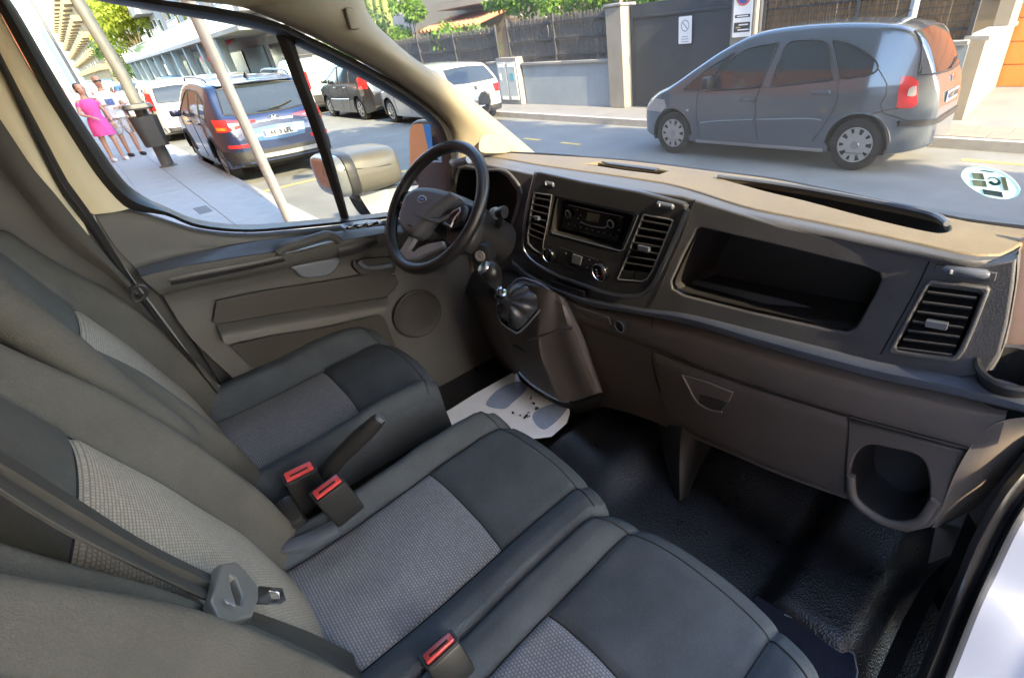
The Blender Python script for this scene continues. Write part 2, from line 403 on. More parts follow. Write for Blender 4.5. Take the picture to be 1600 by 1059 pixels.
# driver-side windscreen pillar, door frame, door post
PI = [(380, 12), (440, 36), (520, 74), (600, 118), (655, 155), (690, 186), (708, 212), (716, 242), (716, 262)]
PO = [(556, -8), (570, 28), (600, 58), (640, 92), (700, 132), (760, 180), (835, 243), (848, 256), (850, 266)]
PMa = [(470, 0), (505, 30), (558, 64), (618, 102), (668, 140), (712, 174), (748, 208), (768, 236), (780, 256)]
mk('windscreen_pillar', *rows([[ox(p, -1.66) for p in PI], [ox((lerp(a[0], b[0], .3), lerp(a[1], b[1], .3)), -1.62) for a, b in zip(PI, PMa)], [ox(p, -1.575) for p in PMa], [ox((lerp(a[0], b[0], .6), lerp(a[1], b[1], .6)), -1.56) for a, b in zip(PMa, PO)], [ox(p, -1.575) for p in PO], [ox(p, -1.60) + Vector((-.03, .03, 0)) for p in PO]], 40, 3), m_beige, van)
pil = [o for o in van.children if o.name.startswith('windscreen_pillar')][0]
FP = Frame((-1.56, .9, 1.5), Vector((1, -.35, .1)), (0, 1, 0))
mk('speaker_grille', *FP.plate([(752, 214), (768, 211), (780, 216), (792, 232), (794, 238), (751, 238)], th=.004, bv=.002, sm=4), m_beige, pil)
mk('visor_clip', *rbox(ox((549, 30), -1.56), (.03, .03, .05), .008), m_beige, pil)
mk('roof_rail_trim', *rows([[ox(p, -1.66) for p in [(-40, -40), (100, -14), (200, -8), (300, 2), (382, 13), (445, 38)]], [ox(p, -1.60) for p in [(0, -120), (120, -70), (220, -50), (330, -30), (420, -8), (490, 24)]], [ox(p, -1.55) for p in [(0, -200), (150, -150), (260, -110), (400, -70), (500, -40), (560, -6)]]], 24, 3), m_lining, van)

def strip(name, l1, l2, f1, f2, m, parent, n=30, bulge=None, **k):
    a = [f1(p) for p in l1]; b = [f2(p) for p in l2]
    rs = [a, b]
    if bulge: rs = [a, [(x + y) / 2 + Vector(bulge) for x, y in zip(resample(a, n), resample(b, n))], b]
    return mk(name, *rows(rs, n, 3 if bulge else 1), m, parent, **k)
X = lambda x: (lambda p: ox(p, x))
Y = lambda y: (lambda p: oy(p, y))
Z = lambda z: (lambda p: oz(p, z))
# driver door
door = mk('driver_door', *rows([
    [X(-1.70)(p) for p in [(147, 331), (196, 324), (237, 335), (309, 357), (384, 364), (459, 359), (545, 350), (605, 344), (740, 330)]],
    [X(-1.685)(p) for p in [(151, 338), (196, 331), (237, 342), (309, 364), (384, 370), (459, 365), (545, 355), (605, 349), (740, 336)]],
    [X(-1.680)(p) for p in [(180, 385), (225, 376), (262, 380), (320, 384), (388, 378), (459, 371), (536, 361), (609, 352), (740, 344)]],
    [X(-1.675)(p) for p in [(213, 420), (250, 409), (290, 399), (340, 389), (390, 380), (459, 371.5), (536, 361.5), (609, 353), (740, 346)]],
    [X(-1.62)(p) for p in [(219, 430), (252, 422), (290, 413), (340, 405), (392, 396), (459, 386), (536, 373), (609, 362), (740, 356)]],
    [X(-1.61)(p) for p in [(222, 435), (254, 428), (292, 419), (342, 411), (394, 402), (460, 392), (538, 379), (610, 367), (740, 362)]],
    [X(-1.625)(p) for p in [(250, 460), (275, 454), (310, 446), (355, 437), (400, 428), (465, 414), (540, 398), (612, 382), (740, 376)]],
    [X(-1.665)(p) for p in [(256, 464), (280, 458), (315, 450), (358, 441), (402, 432), (466, 418), (541, 402), (613, 386), (740, 382)]],
    [X(-1.665)(p) for p in [(300, 530), (320, 525), (350, 518), (390, 508), (430, 498), (490, 482), (560, 464), (630, 446), (760, 420)]],
    [X(-1.665)(p) for p in [(390, 620), (410, 615), (440, 605), (470, 595), (510, 585), (560, 570), (620, 555), (690, 540), (800, 500)]],
    [X(-1.665)(p) for p in [(460, 740), (480, 735), (500, 725), (530, 715), (560, 705), (610, 690), (670, 680), (740, 660), (830, 620)]],
], 60, 3), m_door, van, sharp=55)
# bluish satin arm ledge band
strip('door_ledge', [(215, 422.5), (290, 400.5), (390, 381), (459, 372), (536, 362), (600, 354)], [(221, 433), (290, 415), (392, 398), (459, 388), (536, 375), (600, 364)], lambda p: ox(p, -1.668) + Vector((.004, 0, .004)), lambda p: ox(p, -1.606), m_ledge, door)
strip('inlay_strip', [(264, 434), (330, 421), (400, 408), (440, 399)], [(268, 446), (330, 434), (400, 419), (446, 408)], X(-1.606), X(-1.612), m_black, door, bulge=(.004, 0, 0))
strip('inlay_strip', [(528, 388), (560, 379), (588, 368)], [(530, 402), (562, 395), (590, 380)], X(-1.606), X(-1.612), m_black, door, bulge=(.004, 0, 0))
mk('grab_handle', *tube([ox(p, -1.60) for p in [(434, 396), (446, 386), (470, 379), (500, 370), (512, 367), (522, 371), (530, 377)]], .017, 10, sm=4, flat=.8), m_door, door)
mk('handle_trim', *tube([ox(p, -1.597) for p in [(440, 398), (470, 391), (500, 383), (524, 377)]], .004, 6), m_satin, door)
FDW = Frame((-1.655, .5, 1.2), (1, 0, 0), (0, 1, 0))
def pock(name, pts, depth, m, parent, fr, **k): return mk(name, *fr.pocket(pts, depth, **k), m, parent)
m_doordark = mat('door recess plastic', (.036, .033, .028), .65, bump=(900, .5, .0008), var=.1)  # darker tone gives flat recess plates the shade of a hollow
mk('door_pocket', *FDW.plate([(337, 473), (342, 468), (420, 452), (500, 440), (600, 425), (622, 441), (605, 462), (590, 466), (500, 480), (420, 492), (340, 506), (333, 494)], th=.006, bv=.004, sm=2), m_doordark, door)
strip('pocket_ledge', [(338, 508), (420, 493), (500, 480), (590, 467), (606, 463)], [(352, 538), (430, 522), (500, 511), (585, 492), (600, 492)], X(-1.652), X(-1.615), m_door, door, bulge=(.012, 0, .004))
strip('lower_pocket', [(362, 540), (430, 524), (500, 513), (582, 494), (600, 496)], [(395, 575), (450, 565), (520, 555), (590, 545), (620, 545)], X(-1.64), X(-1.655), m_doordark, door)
pock_h = mk('door_pull', *FDW.plate([(455, 414), (526, 402), (528, 413), (520, 424), (508, 431), (480, 434), (467, 431), (459, 422)], th=.012, bv=.006, sm=2), m_ledge, door)
hand = mk('handle_recess', *FDW.plate([(550, 407), (600, 401), (616, 404), (616, 426), (585, 430), (568, 431), (558, 425)], th=.006, bv=.004, sm=2), m_black, door)
mk('inner_handle', *tube([ox(p, -1.635) for p in [(560, 408), (570, 417), (590, 418), (612, 414)]], .008, 8, sm=3), m_ledge, door)
sp = FDW.px((652, 490))
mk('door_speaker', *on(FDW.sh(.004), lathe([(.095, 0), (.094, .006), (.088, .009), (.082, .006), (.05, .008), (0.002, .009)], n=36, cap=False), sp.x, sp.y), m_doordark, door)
swp = mk('window_switch_panel', *Frame((-1.64, .5, oz((560, 353), 1.36).z), (0, 0, 1)).plate([(534, 352), (560, 347), (592, 345), (596, 351), (566, 357), (540, 360)], th=.005, bv=.003, sm=2), m_ledge, door)
for q in ((550, 354), (566, 352), (582, 350)):
    mk('window_switch', *rbox(oz(q, 1.367), (.012, .035, .010), .003), m_gloss, swp)
strip('door_edge', [(141, 337), (150, 360), (190, 420), (250, 500), (310, 580), (345, 612)], [(148, 335), (157, 360), (197, 420), (257, 500), (317, 580), (349, 606)], X(-1.655), X(-1.64), m_greytrim, door, bulge=(.006, 0, 0))
# window frame: seal all round the glass, divider, pane
WO = [(-34, -30), (-6, 10), (36, 85), (80, 165), (124, 236), (164, 295), (203, 327), (260, 337), (309, 356), (384, 363), (459, 358), (545, 349), (610, 341), (700, 328), (712, 300), (714, 250), (704, 205), (686, 178), (640, 142), (560, 96), (480, 56), (430, 34), (350, 14), (180, -10), (80, -34)]
WI = [(0, -20), (24, 12), (66, 85), (108, 158), (152, 226), (192, 282), (224, 308), (264, 327), (312, 346), (386, 354), (459, 349), (545, 341), (606, 334), (682, 322), (694, 298), (697, 252), (690, 218), (676, 192), (630, 158), (552, 113), (474, 74), (426, 52), (348, 34), (186, 6), (90, -14)]
wfr = mk('window_frame', *rows([[X(-1.655)(p) for p in WO + WO[:1]], [X(-1.645)((lerp(a[0], b[0], .5), lerp(a[1], b[1], .5))) for a, b in zip(WO + WO[:1], WI + WI[:1])], [X(-1.675)(p) for p in WI + WI[:1]], [X(-1.675)(p) + Vector((-.03, 0, 0)) for p in WI + WI[:1]]], 140, 2), m_seal, door)
dl = [(424, 38), (452, 110), (486, 200), (516, 290), (536, 352)]; dr = [(452, 40), (474, 110), (506, 200), (532, 290), (548, 350)]
strip('window_divider', dl, dr, X(-1.69), X(-1.69), m_seal, door, bulge=(.02, 0, 0))
mk('side_window', *(lambda l: (l + [p + Vector((-.004, 0, 0)) for p in l], [tuple(range(len(l))), tuple(reversed(range(len(l), 2 * len(l))))]))([ox(p, -1.71) for p in [(-30, -40), (8, 10), (95, 165), (180, 290), (260, 337), (384, 363), (545, 349), (700, 328), (714, 250), (686, 178), (560, 96), (430, 34), (180, -10)]]), clear_glass('clear window glass'), door, smooth=False)
mk('outer_door_skin', *FDOOR.sh(-.09).plate([(215, 360), (230, 355), (270, 365), (384, 386), (545, 372), (740, 353), (830, 620), (520, 760), (470, 680)], th=.02, bv=.004), m_white, door)

# door post behind the window: beige mouldings, black seal, dark gap
strip('door_post_trim', [(-30, -40), (10, 40), (55, 120), (96, 182), (145, 258), (186, 306), (204, 326)], [(-80, -20), (0, 88), (36, 155), (76, 230), (110, 292), (134, 330), (148, 335)], X(-1.66), X(-1.632), m_pillar_b, van, bulge=(.012, 0, 0))
strip('door_post_seal', [(-70, -50), (0, 82), (35, 150), (75, 225), (110, 290), (140, 330), (230, 470), (345, 615)], [(-70, 0), (0, 110), (30, 172), (68, 250), (100, 310), (128, 345), (215, 465), (335, 615)], X(-1.625), X(-1.615), m_seal, van, bulge=(.01, 0, 0))
strip('door_post_trim', [(-70, 0), (0, 104), (30, 166), (68, 244), (100, 304), (128, 342)], [(-70, 120), (0, 205), (36, 248), (72, 300), (108, 346), (140, 368)], X(-1.63), X(-1.60), m_pillar_b, van, bulge=(.012, 0, 0))
mk('door_post', *rbox((-1.72, -.30, 1.3), (.06, .55, 1.45), .02), m_black, van)
mk('driver_belt', *rows([[X(-1.56)(p) for p in [(-60, 100), (0, 186), (51, 262), (85, 302), (147, 378), (218, 458)]], [X(-1.55)(p) for p in [(-70, 140), (0, 226), (48, 292), (92, 345), (158, 405), (214, 460)]], [X(-1.56)(p) for p in [(-80, 180), (0, 264), (42, 315), (99, 380), (170, 431), (210, 463)]]], 24, 3), m_belt, van)
mk('belt_guide', *tube([ox(p, -1.54) for p in [(206, 452), (222, 446), (230, 455), (222, 468), (210, 470)]], .004, 8, True, sm=4), m_black, van)

# windscreen (dusty pane) and its sticker
WP0, WN = Vector((0, 1.15, 1.44)), Vector((0, -.5, -.46)).normalized()
wq = [Vector((-1.66, 1.15, 1.44)), Vector((.16, 1.15, 1.44)), Vector((.16, .62, 2.016)), Vector((-1.66, .62, 2.016))]
wn = -WN * .006
ws = mk('windscreen', wq + [p + wn for p in wq], [(0, 1, 2, 3), (7, 6, 5, 4), (0, 4, 5, 1), (1, 5, 6, 2), (2, 6, 7, 3), (3, 7, 4, 0)], dusty_glass('dusty windscreen glass', 5.0), van, smooth=False)
m_stick = film('pale sticker', (.50, .72, .72), (.62, .88, .88))
m_stickd = film('sticker print', (.14, .16, .18), (.12, .14, .15), .5); m_stickb = film('sticker brown print', (.34, .30, .2), (.34, .31, .22), .6); m_stickg = film('sticker teal print', (.10, .24, .27), (.10, .25, .28), .5)
FS = Frame(WP0 + WN * .006, WN, (1, 0, 0))
zs = lambda x, y: (1500 + x / 10.59, 240 + y / 10.59)
def spl(pts, th, bv=0.0, sm=0): return FS.plate([zs(*p) for p in pts], th=th, bv=bv, sm=sm)
st = mk('round_sticker', *spl([(25, 340), (90, 250), (250, 212), (450, 225), (680, 290), (870, 410), (980, 540), (995, 620), (940, 700), (780, 745), (560, 725), (380, 670), (180, 550), (60, 430)], .0015, sm=4), m_stick, ws, label='round pale turquoise emissions sticker on the windscreen')
mk('sticker_block', *spl([(380, 578), (700, 625), (720, 708), (405, 655)], .0022), m_stickd, st)
mk('sticker_block', *spl([(205, 305), (385, 318), (415, 418), (232, 400)], .0022), m_stickb, st)
mk('sticker_block', *spl([(210, 425), (430, 440), (455, 540), (225, 515)], .0020), m_stickb, st)
mk('sticker_block', *spl([(680, 370), (760, 380), (815, 600), (735, 590)], .0022), m_stickb, st)
mk('sticker_ring', *tube([opl(zs(*p), FS.o + FS.n * .003, FS.n) for p in [(475, 415), (530, 395), (610, 420), (650, 470), (620, 505), (550, 505), (490, 465)]], .0028, 6, sm=4, flat=.3), m_stickg, st)
mk('sticker_line', *spl([(360, 255), (580, 290), (575, 302), (365, 268)], .0022), m_stickg, st)
# windscreen black edge line along the dash and a strip of cowl
mk('windscreen_seal', *tube([oz(p, 1.452) for p in [(700, 236), (835, 241), (920, 247), (1000, 254), (1120, 270), (1210, 282), (1300, 300), (1412, 324), (1500, 345), (1620, 360)]], .006, 8, sm=4), m_seal, van)

# ---- dashboard
ZT = 1.46
LIP = [(690, 238), (760, 243), (850, 258), (1000, 279), (1067, 292), (1157, 320), (1225, 335), (1300, 350), (1412, 374), (1487, 391), (1545, 399), (1575, 394), (1597, 381)]
BASE = [(690, 234), (760, 237), (835, 241), (920, 246), (1000, 253), (1120, 268), (1210, 280), (1300, 298), (1412, 322), (1500, 343), (1560, 352), (1620, 360)]
FT = Frame((0, 1, ZT), (0, 0, 1))
TRAY = [(1122, 277), (1195, 298), (1262, 314), (1375, 344), (1450, 361), (1474, 363), (1484, 356), (1471, 341), (1440, 332), (1412, 326), (1300, 304), (1210, 289), (1150, 280)]
SLOT = [(914, 256), (934, 253), (1030, 264), (1044, 267), (1030, 272), (980, 266)]
lipw = [oz(p, ZT) for p in LIP]; basew = [oz(p, ZT) for p in BASE]
lps = resample(lipw, 60); bps = resample(basew, 60)
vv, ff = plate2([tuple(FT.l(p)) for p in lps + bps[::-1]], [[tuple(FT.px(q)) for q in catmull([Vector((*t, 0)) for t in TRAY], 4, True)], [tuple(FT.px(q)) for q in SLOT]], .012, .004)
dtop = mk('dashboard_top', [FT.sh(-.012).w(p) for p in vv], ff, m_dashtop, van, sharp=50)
mk('sunken_tray', *FT.sh(-.004).pocket(TRAY, .10, .9, sm=4), m_black, dtop)
mk('tray_rim', *tube([oz(p, ZT + .004) for p in [(1122, 276), (1210, 287), (1300, 302), (1412, 324), (1460, 336), (1480, 349)]], .006, 8, sm=4), m_ledge, dtop)
mk('demister_slot', *FT.sh(-.002).pocket(SLOT, .03, .8), m_void, dtop)
mk('centre_speaker', *FT.plate([(940, 254), (1030, 265), (1024, 268), (950, 258)], th=.004, bv=.002), m_black, dtop)
UND = [(690, 258), (760, 262), (850, 280), (1000, 301), (1075, 311), (1124, 327), (1225, 357), (1300, 373), (1375, 391), (1450, 407), (1530, 419), (1565, 418), (1583, 410)]
mk('dashboard_lip', *rows([[p + Vector((0, .012, -.001)) for p in lps], [p + Vector((0, -.004, -.004)) for p in lps], [p.lerp(q, .35) + Vector((0, -.016, .002)) for p, q in zip(lps, resample([oy(t, .895) for t in UND], 60))], [p.lerp(q, .75) + Vector((0, -.012, 0)) for p, q in zip(lps, resample([oy(t, .895) for t in UND], 60))], [oy(t, .895) for t in UND], [oy(t, .92) for t in UND]], 60, 3), m_dash, van)
# main face with openings
BIN = [(756, 266), (784, 266), (800, 275), (815, 297), (814, 315), (805, 345), (797, 360), (787, 367), (740, 372), (700, 368), (700, 330), (708, 300), (720, 262)]
SHELF = [(1096, 355), (1104, 352), (1230, 381), (1362, 413), (1380, 421), (1383, 432), (1372, 456), (1345, 505), (1330, 513), (1312, 511), (1180, 483), (1075, 457), (1058, 447), (1056, 436), (1075, 395)]
VR_O = [z6(*p) for p in [(665, 278), (860, 300), (1035, 325), (1052, 345), (960, 580), (885, 750), (845, 800), (800, 815), (600, 795), (400, 765), (383, 735), (500, 520), (625, 300)]]
VR_I = [z6(*p) for p in [(668, 305), (860, 328), (985, 345), (1000, 362), (925, 570), (850, 725), (820, 770), (795, 782), (600, 762), (445, 738), (430, 718), (540, 510), (645, 320)]]
RAD = [z2(*p) for p in [(405, 338), (680, 395), (945, 452), (958, 470), (910, 590), (858, 705), (835, 716), (600, 655), (365, 592), (355, 580), (385, 420)]]
VL = [z2(*p) for p in [(250, 305), (378, 325), (350, 500), (318, 655), (312, 740), (290, 735), (240, 700), (205, 660), (205, 590), (225, 450)]]
VM = [z2(*p) for p in [(1005, 455), (1205, 490), (1215, 505), (1150, 660), (1075, 840), (1035, 905), (990, 925), (830, 912), (822, 900), (870, 790), (945, 600)]]
STACK_HOLES = [RAD, VL, VM]
FACE = [(660, 250), (760, 254), (850, 272), (1000, 293), (1075, 303), (1124, 318), (1225, 348), (1300, 364), (1375, 382), (1450, 398), (1530, 410), (1592, 398), (1588, 440), (1578, 500), (1566, 545), (1545, 575), (1500, 582), (1375, 562), (1300, 543), (1187, 515), (1075, 490), (1000, 482), (940, 470), (870, 450), (815, 430), (780, 420), (700, 430), (660, 430)]
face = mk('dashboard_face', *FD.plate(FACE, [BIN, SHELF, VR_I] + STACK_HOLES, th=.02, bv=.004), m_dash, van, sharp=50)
FDF = FD.sh(.02)
mk('instrument_binnacle', *FD.sh(.016).pocket(BIN, .11, .85), m_void, face)
mk('binnacle_trim', *tube([opl(p, FDF.o, FDF.n) for p in BIN], .006, 8, True, sm=3), m_dash, face)
shf = mk('open_shelf', *FD.sh(.016).pocket(SHELF, .13, .88, sm=2, skew=(0, -.012)), m_black, face)
strip('shelf_lip', [z3(205, 545), z3(400, 590), z3(620, 640), z3(830, 700), z3(890, 702)], [z3(215, 570), z3(400, 618), z3(620, 680), z3(840, 730), z3(880, 722)], Y(.96), Y(.93), m_ledge, shf)
# seam lines on the face
def seam(name, pts, fr, m=m_void, r=.0013, parent=None): return mk(name, *tube([opl(p, fr.o + fr.n * .0006, fr.n) for p in pts], r, 5, sm=3), m, parent)
seam('panel_seam', [(1086, 312), (1064, 372), (1030, 450), (1016, 478)], FDF, parent=face)
seam('panel_seam', [(1452, 409), (1430, 455), (1400, 510), (1376, 553)], FDF, parent=face)
seam('panel_seam', [z2(430, 210), z2(470, 255), z2(760, 325), z2(990, 350), z2(1050, 330)], FDF, parent=face)

m_slat = mat('slat edge plastic', (.10, .10, .105), .4)
def vent(parent, outer, inner, corners, n, fr, tabat, mframe, pocket=True, label=None, tabw=.030):
    """corners: top left, top right, bottom right, bottom left (photo pixels) of the slatted opening"""
    vf = mk('air_vent', *fr.plate(outer, [inner], th=.008, bv=.003), mframe, parent, label=label)
    fi = fr.sh(.002)
    mk('vent_shaft', *fi.pocket(inner, .05, .92), m_void, vf)
    tl, tr, br, bl = [opl(p, fr.o - fr.n * .004, fr.n) for p in corners]
    for k in range(n):
        t = (k + .6) / n
        a = tl.lerp(bl, t); b = tr.lerp(br, t)
        mk('slat', *bar(a, b, .022, .0022, (0, -.35, 1)), m_black, vf)
        mk('slat_edge', *bar(a + fr.n * .0112, b + fr.n * .0112, .0016, .0022), m_slat, vf)
    t = tabat
    c = tl.lerp(bl, t).lerp(tr.lerp(br, t), .5) + fr.n * .013; d = (tr - tl).normalized()
    mk('vent_tab', *bar(c - d * tabw / 2, c + d * tabw / 2, .012, .011), m_ledge, vf)
    return vf
vent(van, VR_O, VR_I, [VR_I[0], VR_I[2], VR_I[7], VR_I[9]], 7, FDF, 3.6 / 7, m_dash, label='air vent at the door end of the dashboard')
pod = mk('vent_pod', *rows([[opl(z6(*p), FDF.o, FDF.n) for p in [(1040, 330), (1050, 350), (960, 585), (885, 760), (800, 822), (600, 806), (400, 775)]], [opl(z6(*p), FDF.o - FDF.n * .005, FDF.n) for p in [(1085, 330), (1100, 350), (1020, 610), (930, 800), (830, 862), (600, 850), (380, 815)]], [oy(z6(*p), .925) for p in [(1120, 320), (1140, 350), (1060, 640), (960, 830), (850, 885), (620, 872), (370, 835)]]], 30, 3), m_dash, face)
def slider(c, ang_px, L, fr, parent):
    a = opl(c, fr.o + fr.n * .004, fr.n); b = opl(ang_px, fr.o + fr.n * .004, fr.n); d = (b - a).normalized()
    s = mk('vent_slider', *tube([a - d * L / 2, a - d * L * .42, a + d * L * .42, a + d * L / 2], [.0035, .0075, .0075, .0035], 10, flat=1.0), m_ledge, parent)
    mk('slider_mark', *bar(a - d * L * .28 + fr.n * .0075, a - d * L * .23 + fr.n * .0075, .002, .006), m_print_w, s)
    return s
mk('slider_plate', *FDF.plate([z6(690, 180), z6(1095, 235), z6(1080, 290), z6(675, 230)], th=.003, bv=.001), m_dash, face)
slider(z6(880, 232), z6(1020, 250), .062, FDF, face)

# ---- centre stack
ST = [z2(*p) for p in [(262, 165), (300, 165), (600, 230), (990, 300), (1285, 375), (1310, 400), (1290, 450), (1200, 640), (1060, 925), (1010, 985), (960, 1008), (850, 1008), (730, 985), (560, 925), (370, 850), (240, 775), (185, 700), (172, 640), (185, 480), (225, 280)]]
m_stack = mat('stack plastic', (.042, .043, .046), .38, bump=(1100, .2, .0004), var=.1)
FSt = FD.sh(.024)
stack = mk('centre_stack', *FSt.plate(ST, [RAD, VL, VM], th=.012, bv=.005, sm=0), m_stack, van, label='gloss black centre stack with radio, climate dials and two vents', sharp=50)
FSF = FD.sh(.036)
mk('stack_trim', *tube([opl(p, FSF.o - FSF.n * .002, FSF.n) for p in [z2(*q) for q in [(255, 180), (205, 380), (170, 600), (172, 700), (235, 785), (370, 865), (560, 940), (740, 1000), (870, 1022), (970, 1018), (1030, 985), (1075, 925), (1205, 650), (1300, 430)]]], .0065, 8, sm=4), m_satin, stack)
vent(stack, VL, [z2(*p) for p in [(256, 315), (370, 332), (343, 500), (312, 648), (306, 728), (290, 722), (246, 692), (213, 655), (213, 590), (232, 450)]], [z2(250, 310), z2(374, 330), z2(316, 650), z2(206, 600)], 7, FSF.sh(-.006), 3.5 / 7, m_greytrim, label='tall narrow air vent beside the steering wheel', tabw=.02)
vent(stack, VM, [z2(*p) for p in [(1010, 465), (1195, 498), (1203, 508), (1140, 660), (1066, 836), (1028, 896), (988, 914), (840, 902), (834, 894), (880, 790), (953, 605)]], [z2(1005, 460), z2(1212, 498), z2(1080, 832), z2(868, 800)], 7, FSF.sh(-.006), 4.1 / 7, m_greytrim, label='air vent beside the open shelf', tabw=.034)
for pts in ([z2(852, 842), z2(938, 852), z2(925, 915), z2(828, 905)], [z2(945, 853), z2(1060, 862), z2(1020, 905), z2(985, 920), z2(932, 915)]):
    mk('stack_button', *FSF.sh(-.006).plate(pts, th=.006, bv=.002), m_black, stack)
for pts in ([z2(222, 608), z2(258, 628), z2(258, 690), z2(218, 655)], [z2(263, 630), z2(308, 652), z2(304, 722), z2(262, 694)]):
    mk('stack_button', *FSF.sh(-.006).plate(pts, th=.006, bv=.002), m_black, stack)
mk('radio_recess', *FSF.pocket(RAD, .045, .88, skew=(0, .0)), m_black, stack)
mk('recess_trim', *tube([opl(p, FSF.o, FSF.n) for p in RAD[3:9]], .002, 6), m_ledge, stack)
FRa = FSF.sh(-.032)
RADF = [z2(*p) for p in [(475, 378), (880, 470), (862, 560), (838, 650), (640, 600), (445, 552), (458, 460)]]
radio = mk('radio', *FRa.plate(RADF, th=.012, bv=.003), m_gloss, van, label='slim black car radio with an amber-grey display')
FRf = FRa.sh(.012)
mk('radio_display', *FRf.plate([z2(612, 448), z2(694, 466), z2(682, 522), z2(600, 504)], th=.0012, bv=.0004), m_screen, radio)
mk('display_surround', *FRf.plate([z2(590, 432), z2(760, 470), z2(735, 545), z2(570, 515)], [[z2(611, 446), z2(696, 465), z2(683, 524), z2(598, 506)]], th=.0008, bv=.0002), m_void, radio)
for c in ((490, 456), (783, 523)):
    w = FRf.px(z2(*c))
    k = mk('radio_knob', *on(FRf, lathe([(.0105, 0), (.0105, .008), (.0095, .010), (.001, .010)], n=20, cap=False), w.x, w.y), m_gloss, radio)
    mk('knob_ring', *on(FRf, lathe([(.0115, .007), (.0115, .0095), (.0092, .0108), (.0088, .0095)], n=24, cap=False), w.x, w.y), m_satin, radio)
mk('radio_line', *tube([opl(z2(*p), FRf.o, FRf.n) for p in [(478, 398), (660, 440), (858, 480)]], .0011, 5), m_satin, radio)
mk('radio_line', *tube([opl(z2(*p), FRf.o, FRf.n) for p in [(560, 515), (620, 540), (720, 556), (750, 535), (760, 520)]], .0011, 5, sm=3), m_satin, radio)
for k in range(9):
    t = k / 8; w = FRf.px(z2(lerp(482, 812, t), lerp(530, 612, t)))
    b = mk('radio_button', *FRf.plate_l(rrect(.0085, .0065, .001, 2, w.x, w.y), th=.002, bv=.0005), m_black, radio)
    mk('button_mark', *FRf.sh(.002).plate_l(rrect(.003, .0014, .0003, 1, w.x, w.y), th=.0003, bv=0), m_print_w, b)
for c in ((540, 432), (545, 492), (562, 470), (740, 500), (742, 520), (838, 492), (826, 572)):
    w = FRf.px(z2(*c)); mk('radio_mark', *FRf.plate_l(rrect(.0035, .0016, .0004, 1, w.x, w.y), th=.0004, bv=0), m_print_w, radio)
def dial(c, r, red=False):
    w = FSF.px(z2(*c))
    d = mk('climate_dial', *on(FSF, lathe([(r * 1.12, 0), (r * 1.1, .012), (r, .016), (r * .86, .0165), (.001, .0165)], n=32, cap=False), w.x, w.y), m_gloss, stack)
    mk('dial_ring', *on(FSF, lathe([(r * 1.03, .012), (r * 1.03, .017), (r * .9, .0185), (r * .86, .016)], n=36, cap=False), w.x, w.y), m_chrome, stack)
    if red:
        f = FSF.sh(.0168); a = [f.w((w.x + r * .68 * math.cos(t), w.y + r * .68 * math.sin(t))) for t in [R(-70 + 13 * i) for i in range(10)]]
        mk('dial_scale', *tube(a, .0014, 5, flat=.3), m_redled, stack)
        for q in ((-.3, .25), (-.25, -.1), (-.2, -.4), (.1, -.35)): mk('dial_mark', *f.plate_l(rrect(.006, .003, .0006, 1, w.x + q[0] * r, w.y + q[1] * r), th=.0004, bv=0), m_print_w if q[0] < 0 else m_redled, stack)
    else:
        f = FSF.sh(.0168)
        for q in ((-.1, .35), (-.05, .1), (-.1, -.2)): mk('dial_mark', *f.plate_l(rrect(.007, .003, .0006, 1, w.x + q[0] * r, w.y + q[1] * r), th=.0004, bv=0), m_screen, stack)
dial((360, 737), .0225); dial((712, 850), .0255, True)
mk('climate_panel', *FSF.plate([z2(425, 690), z2(680, 775), z2(650, 870), z2(420, 800)], th=.003, bv=.0012), m_black, stack)
mk('climate_key', *FSF.sh(.003).plate([z2(512, 735), z2(575, 755), z2(562, 812), z2(502, 795)], th=.003, bv=.0012), m_greytrim, stack)
for c in ((465, 728), (628, 774), (614, 826), (530, 742), (560, 760)):
    w = FSF.px(z2(*c)); mk('key_mark', *FSF.sh(.0032).plate_l(rrect(.0045, .0028, .0006, 1, w.x, w.y), th=.0005, bv=0), m_print_w, stack)
mk('panel_line', *tube([opl(z2(*p), FSF.o, FSF.n) for p in [(440, 808), (560, 850), (650, 880)]], .0009, 5), m_satin, stack)
slider(z2(352, 253), z2(415, 265), .040, FSF.sh(-.006), stack); slider(z2(1150, 400), z2(1225, 415), .050, FSF.sh(-.006), stack)
mk('switch_strip', *FD.sh(.03).plate([z2(372, 905), z2(480, 945), z2(605, 985), z2(600, 1035), z2(480, 1000), z2(375, 955)], th=.012, bv=.004), m_black, van)

# ---- ledge and lower dashboard
LB = [(800, 402), (835, 428), (880, 448), (930, 464), (1000, 479), (1075, 487), (1187, 512), (1300, 539), (1375, 558), (1487, 578), (1560, 592), (1640, 618)]
LF = [(800, 410), (835, 436), (880, 456), (930, 472), (1000, 485), (1075, 497), (1187, 529), (1300, 560), (1375, 579), (1487, 602), (1560, 620), (1640, 642)]
LU = [(800, 418), (835, 444), (880, 464), (930, 480), (1000, 492), (1075, 507), (1187, 540), (1300, 572), (1375, 592), (1487, 616), (1560, 634), (1640, 655)]
mk('dashboard_ledge', *rows([[Y(.905)(p) for p in LB], [Y(.862)(p) for p in LF], [Y(.858)((a[0], a[1] + 2)) for a in LF], [Y(.866)(p) for p in LU], [Y(.91)(p) for p in LU]], 60, 2), m_ledge, van, sharp=60)
L1 = [(876, 492), (940, 514), (1017, 541), (1100, 575), (1200, 610), (1327, 649), (1440, 680), (1514, 699), (1560, 690)]
L2 = [(880, 620), (935, 628), (1000, 645), (1040, 662), (1115, 692), (1216, 735), (1322, 772), (1400, 790), (1470, 800)]
LOW = [(870, 455), (930, 476), (1000, 490), (1100, 512), (1187, 538), (1300, 570), (1400, 596), (1490, 616), (1575, 640)]
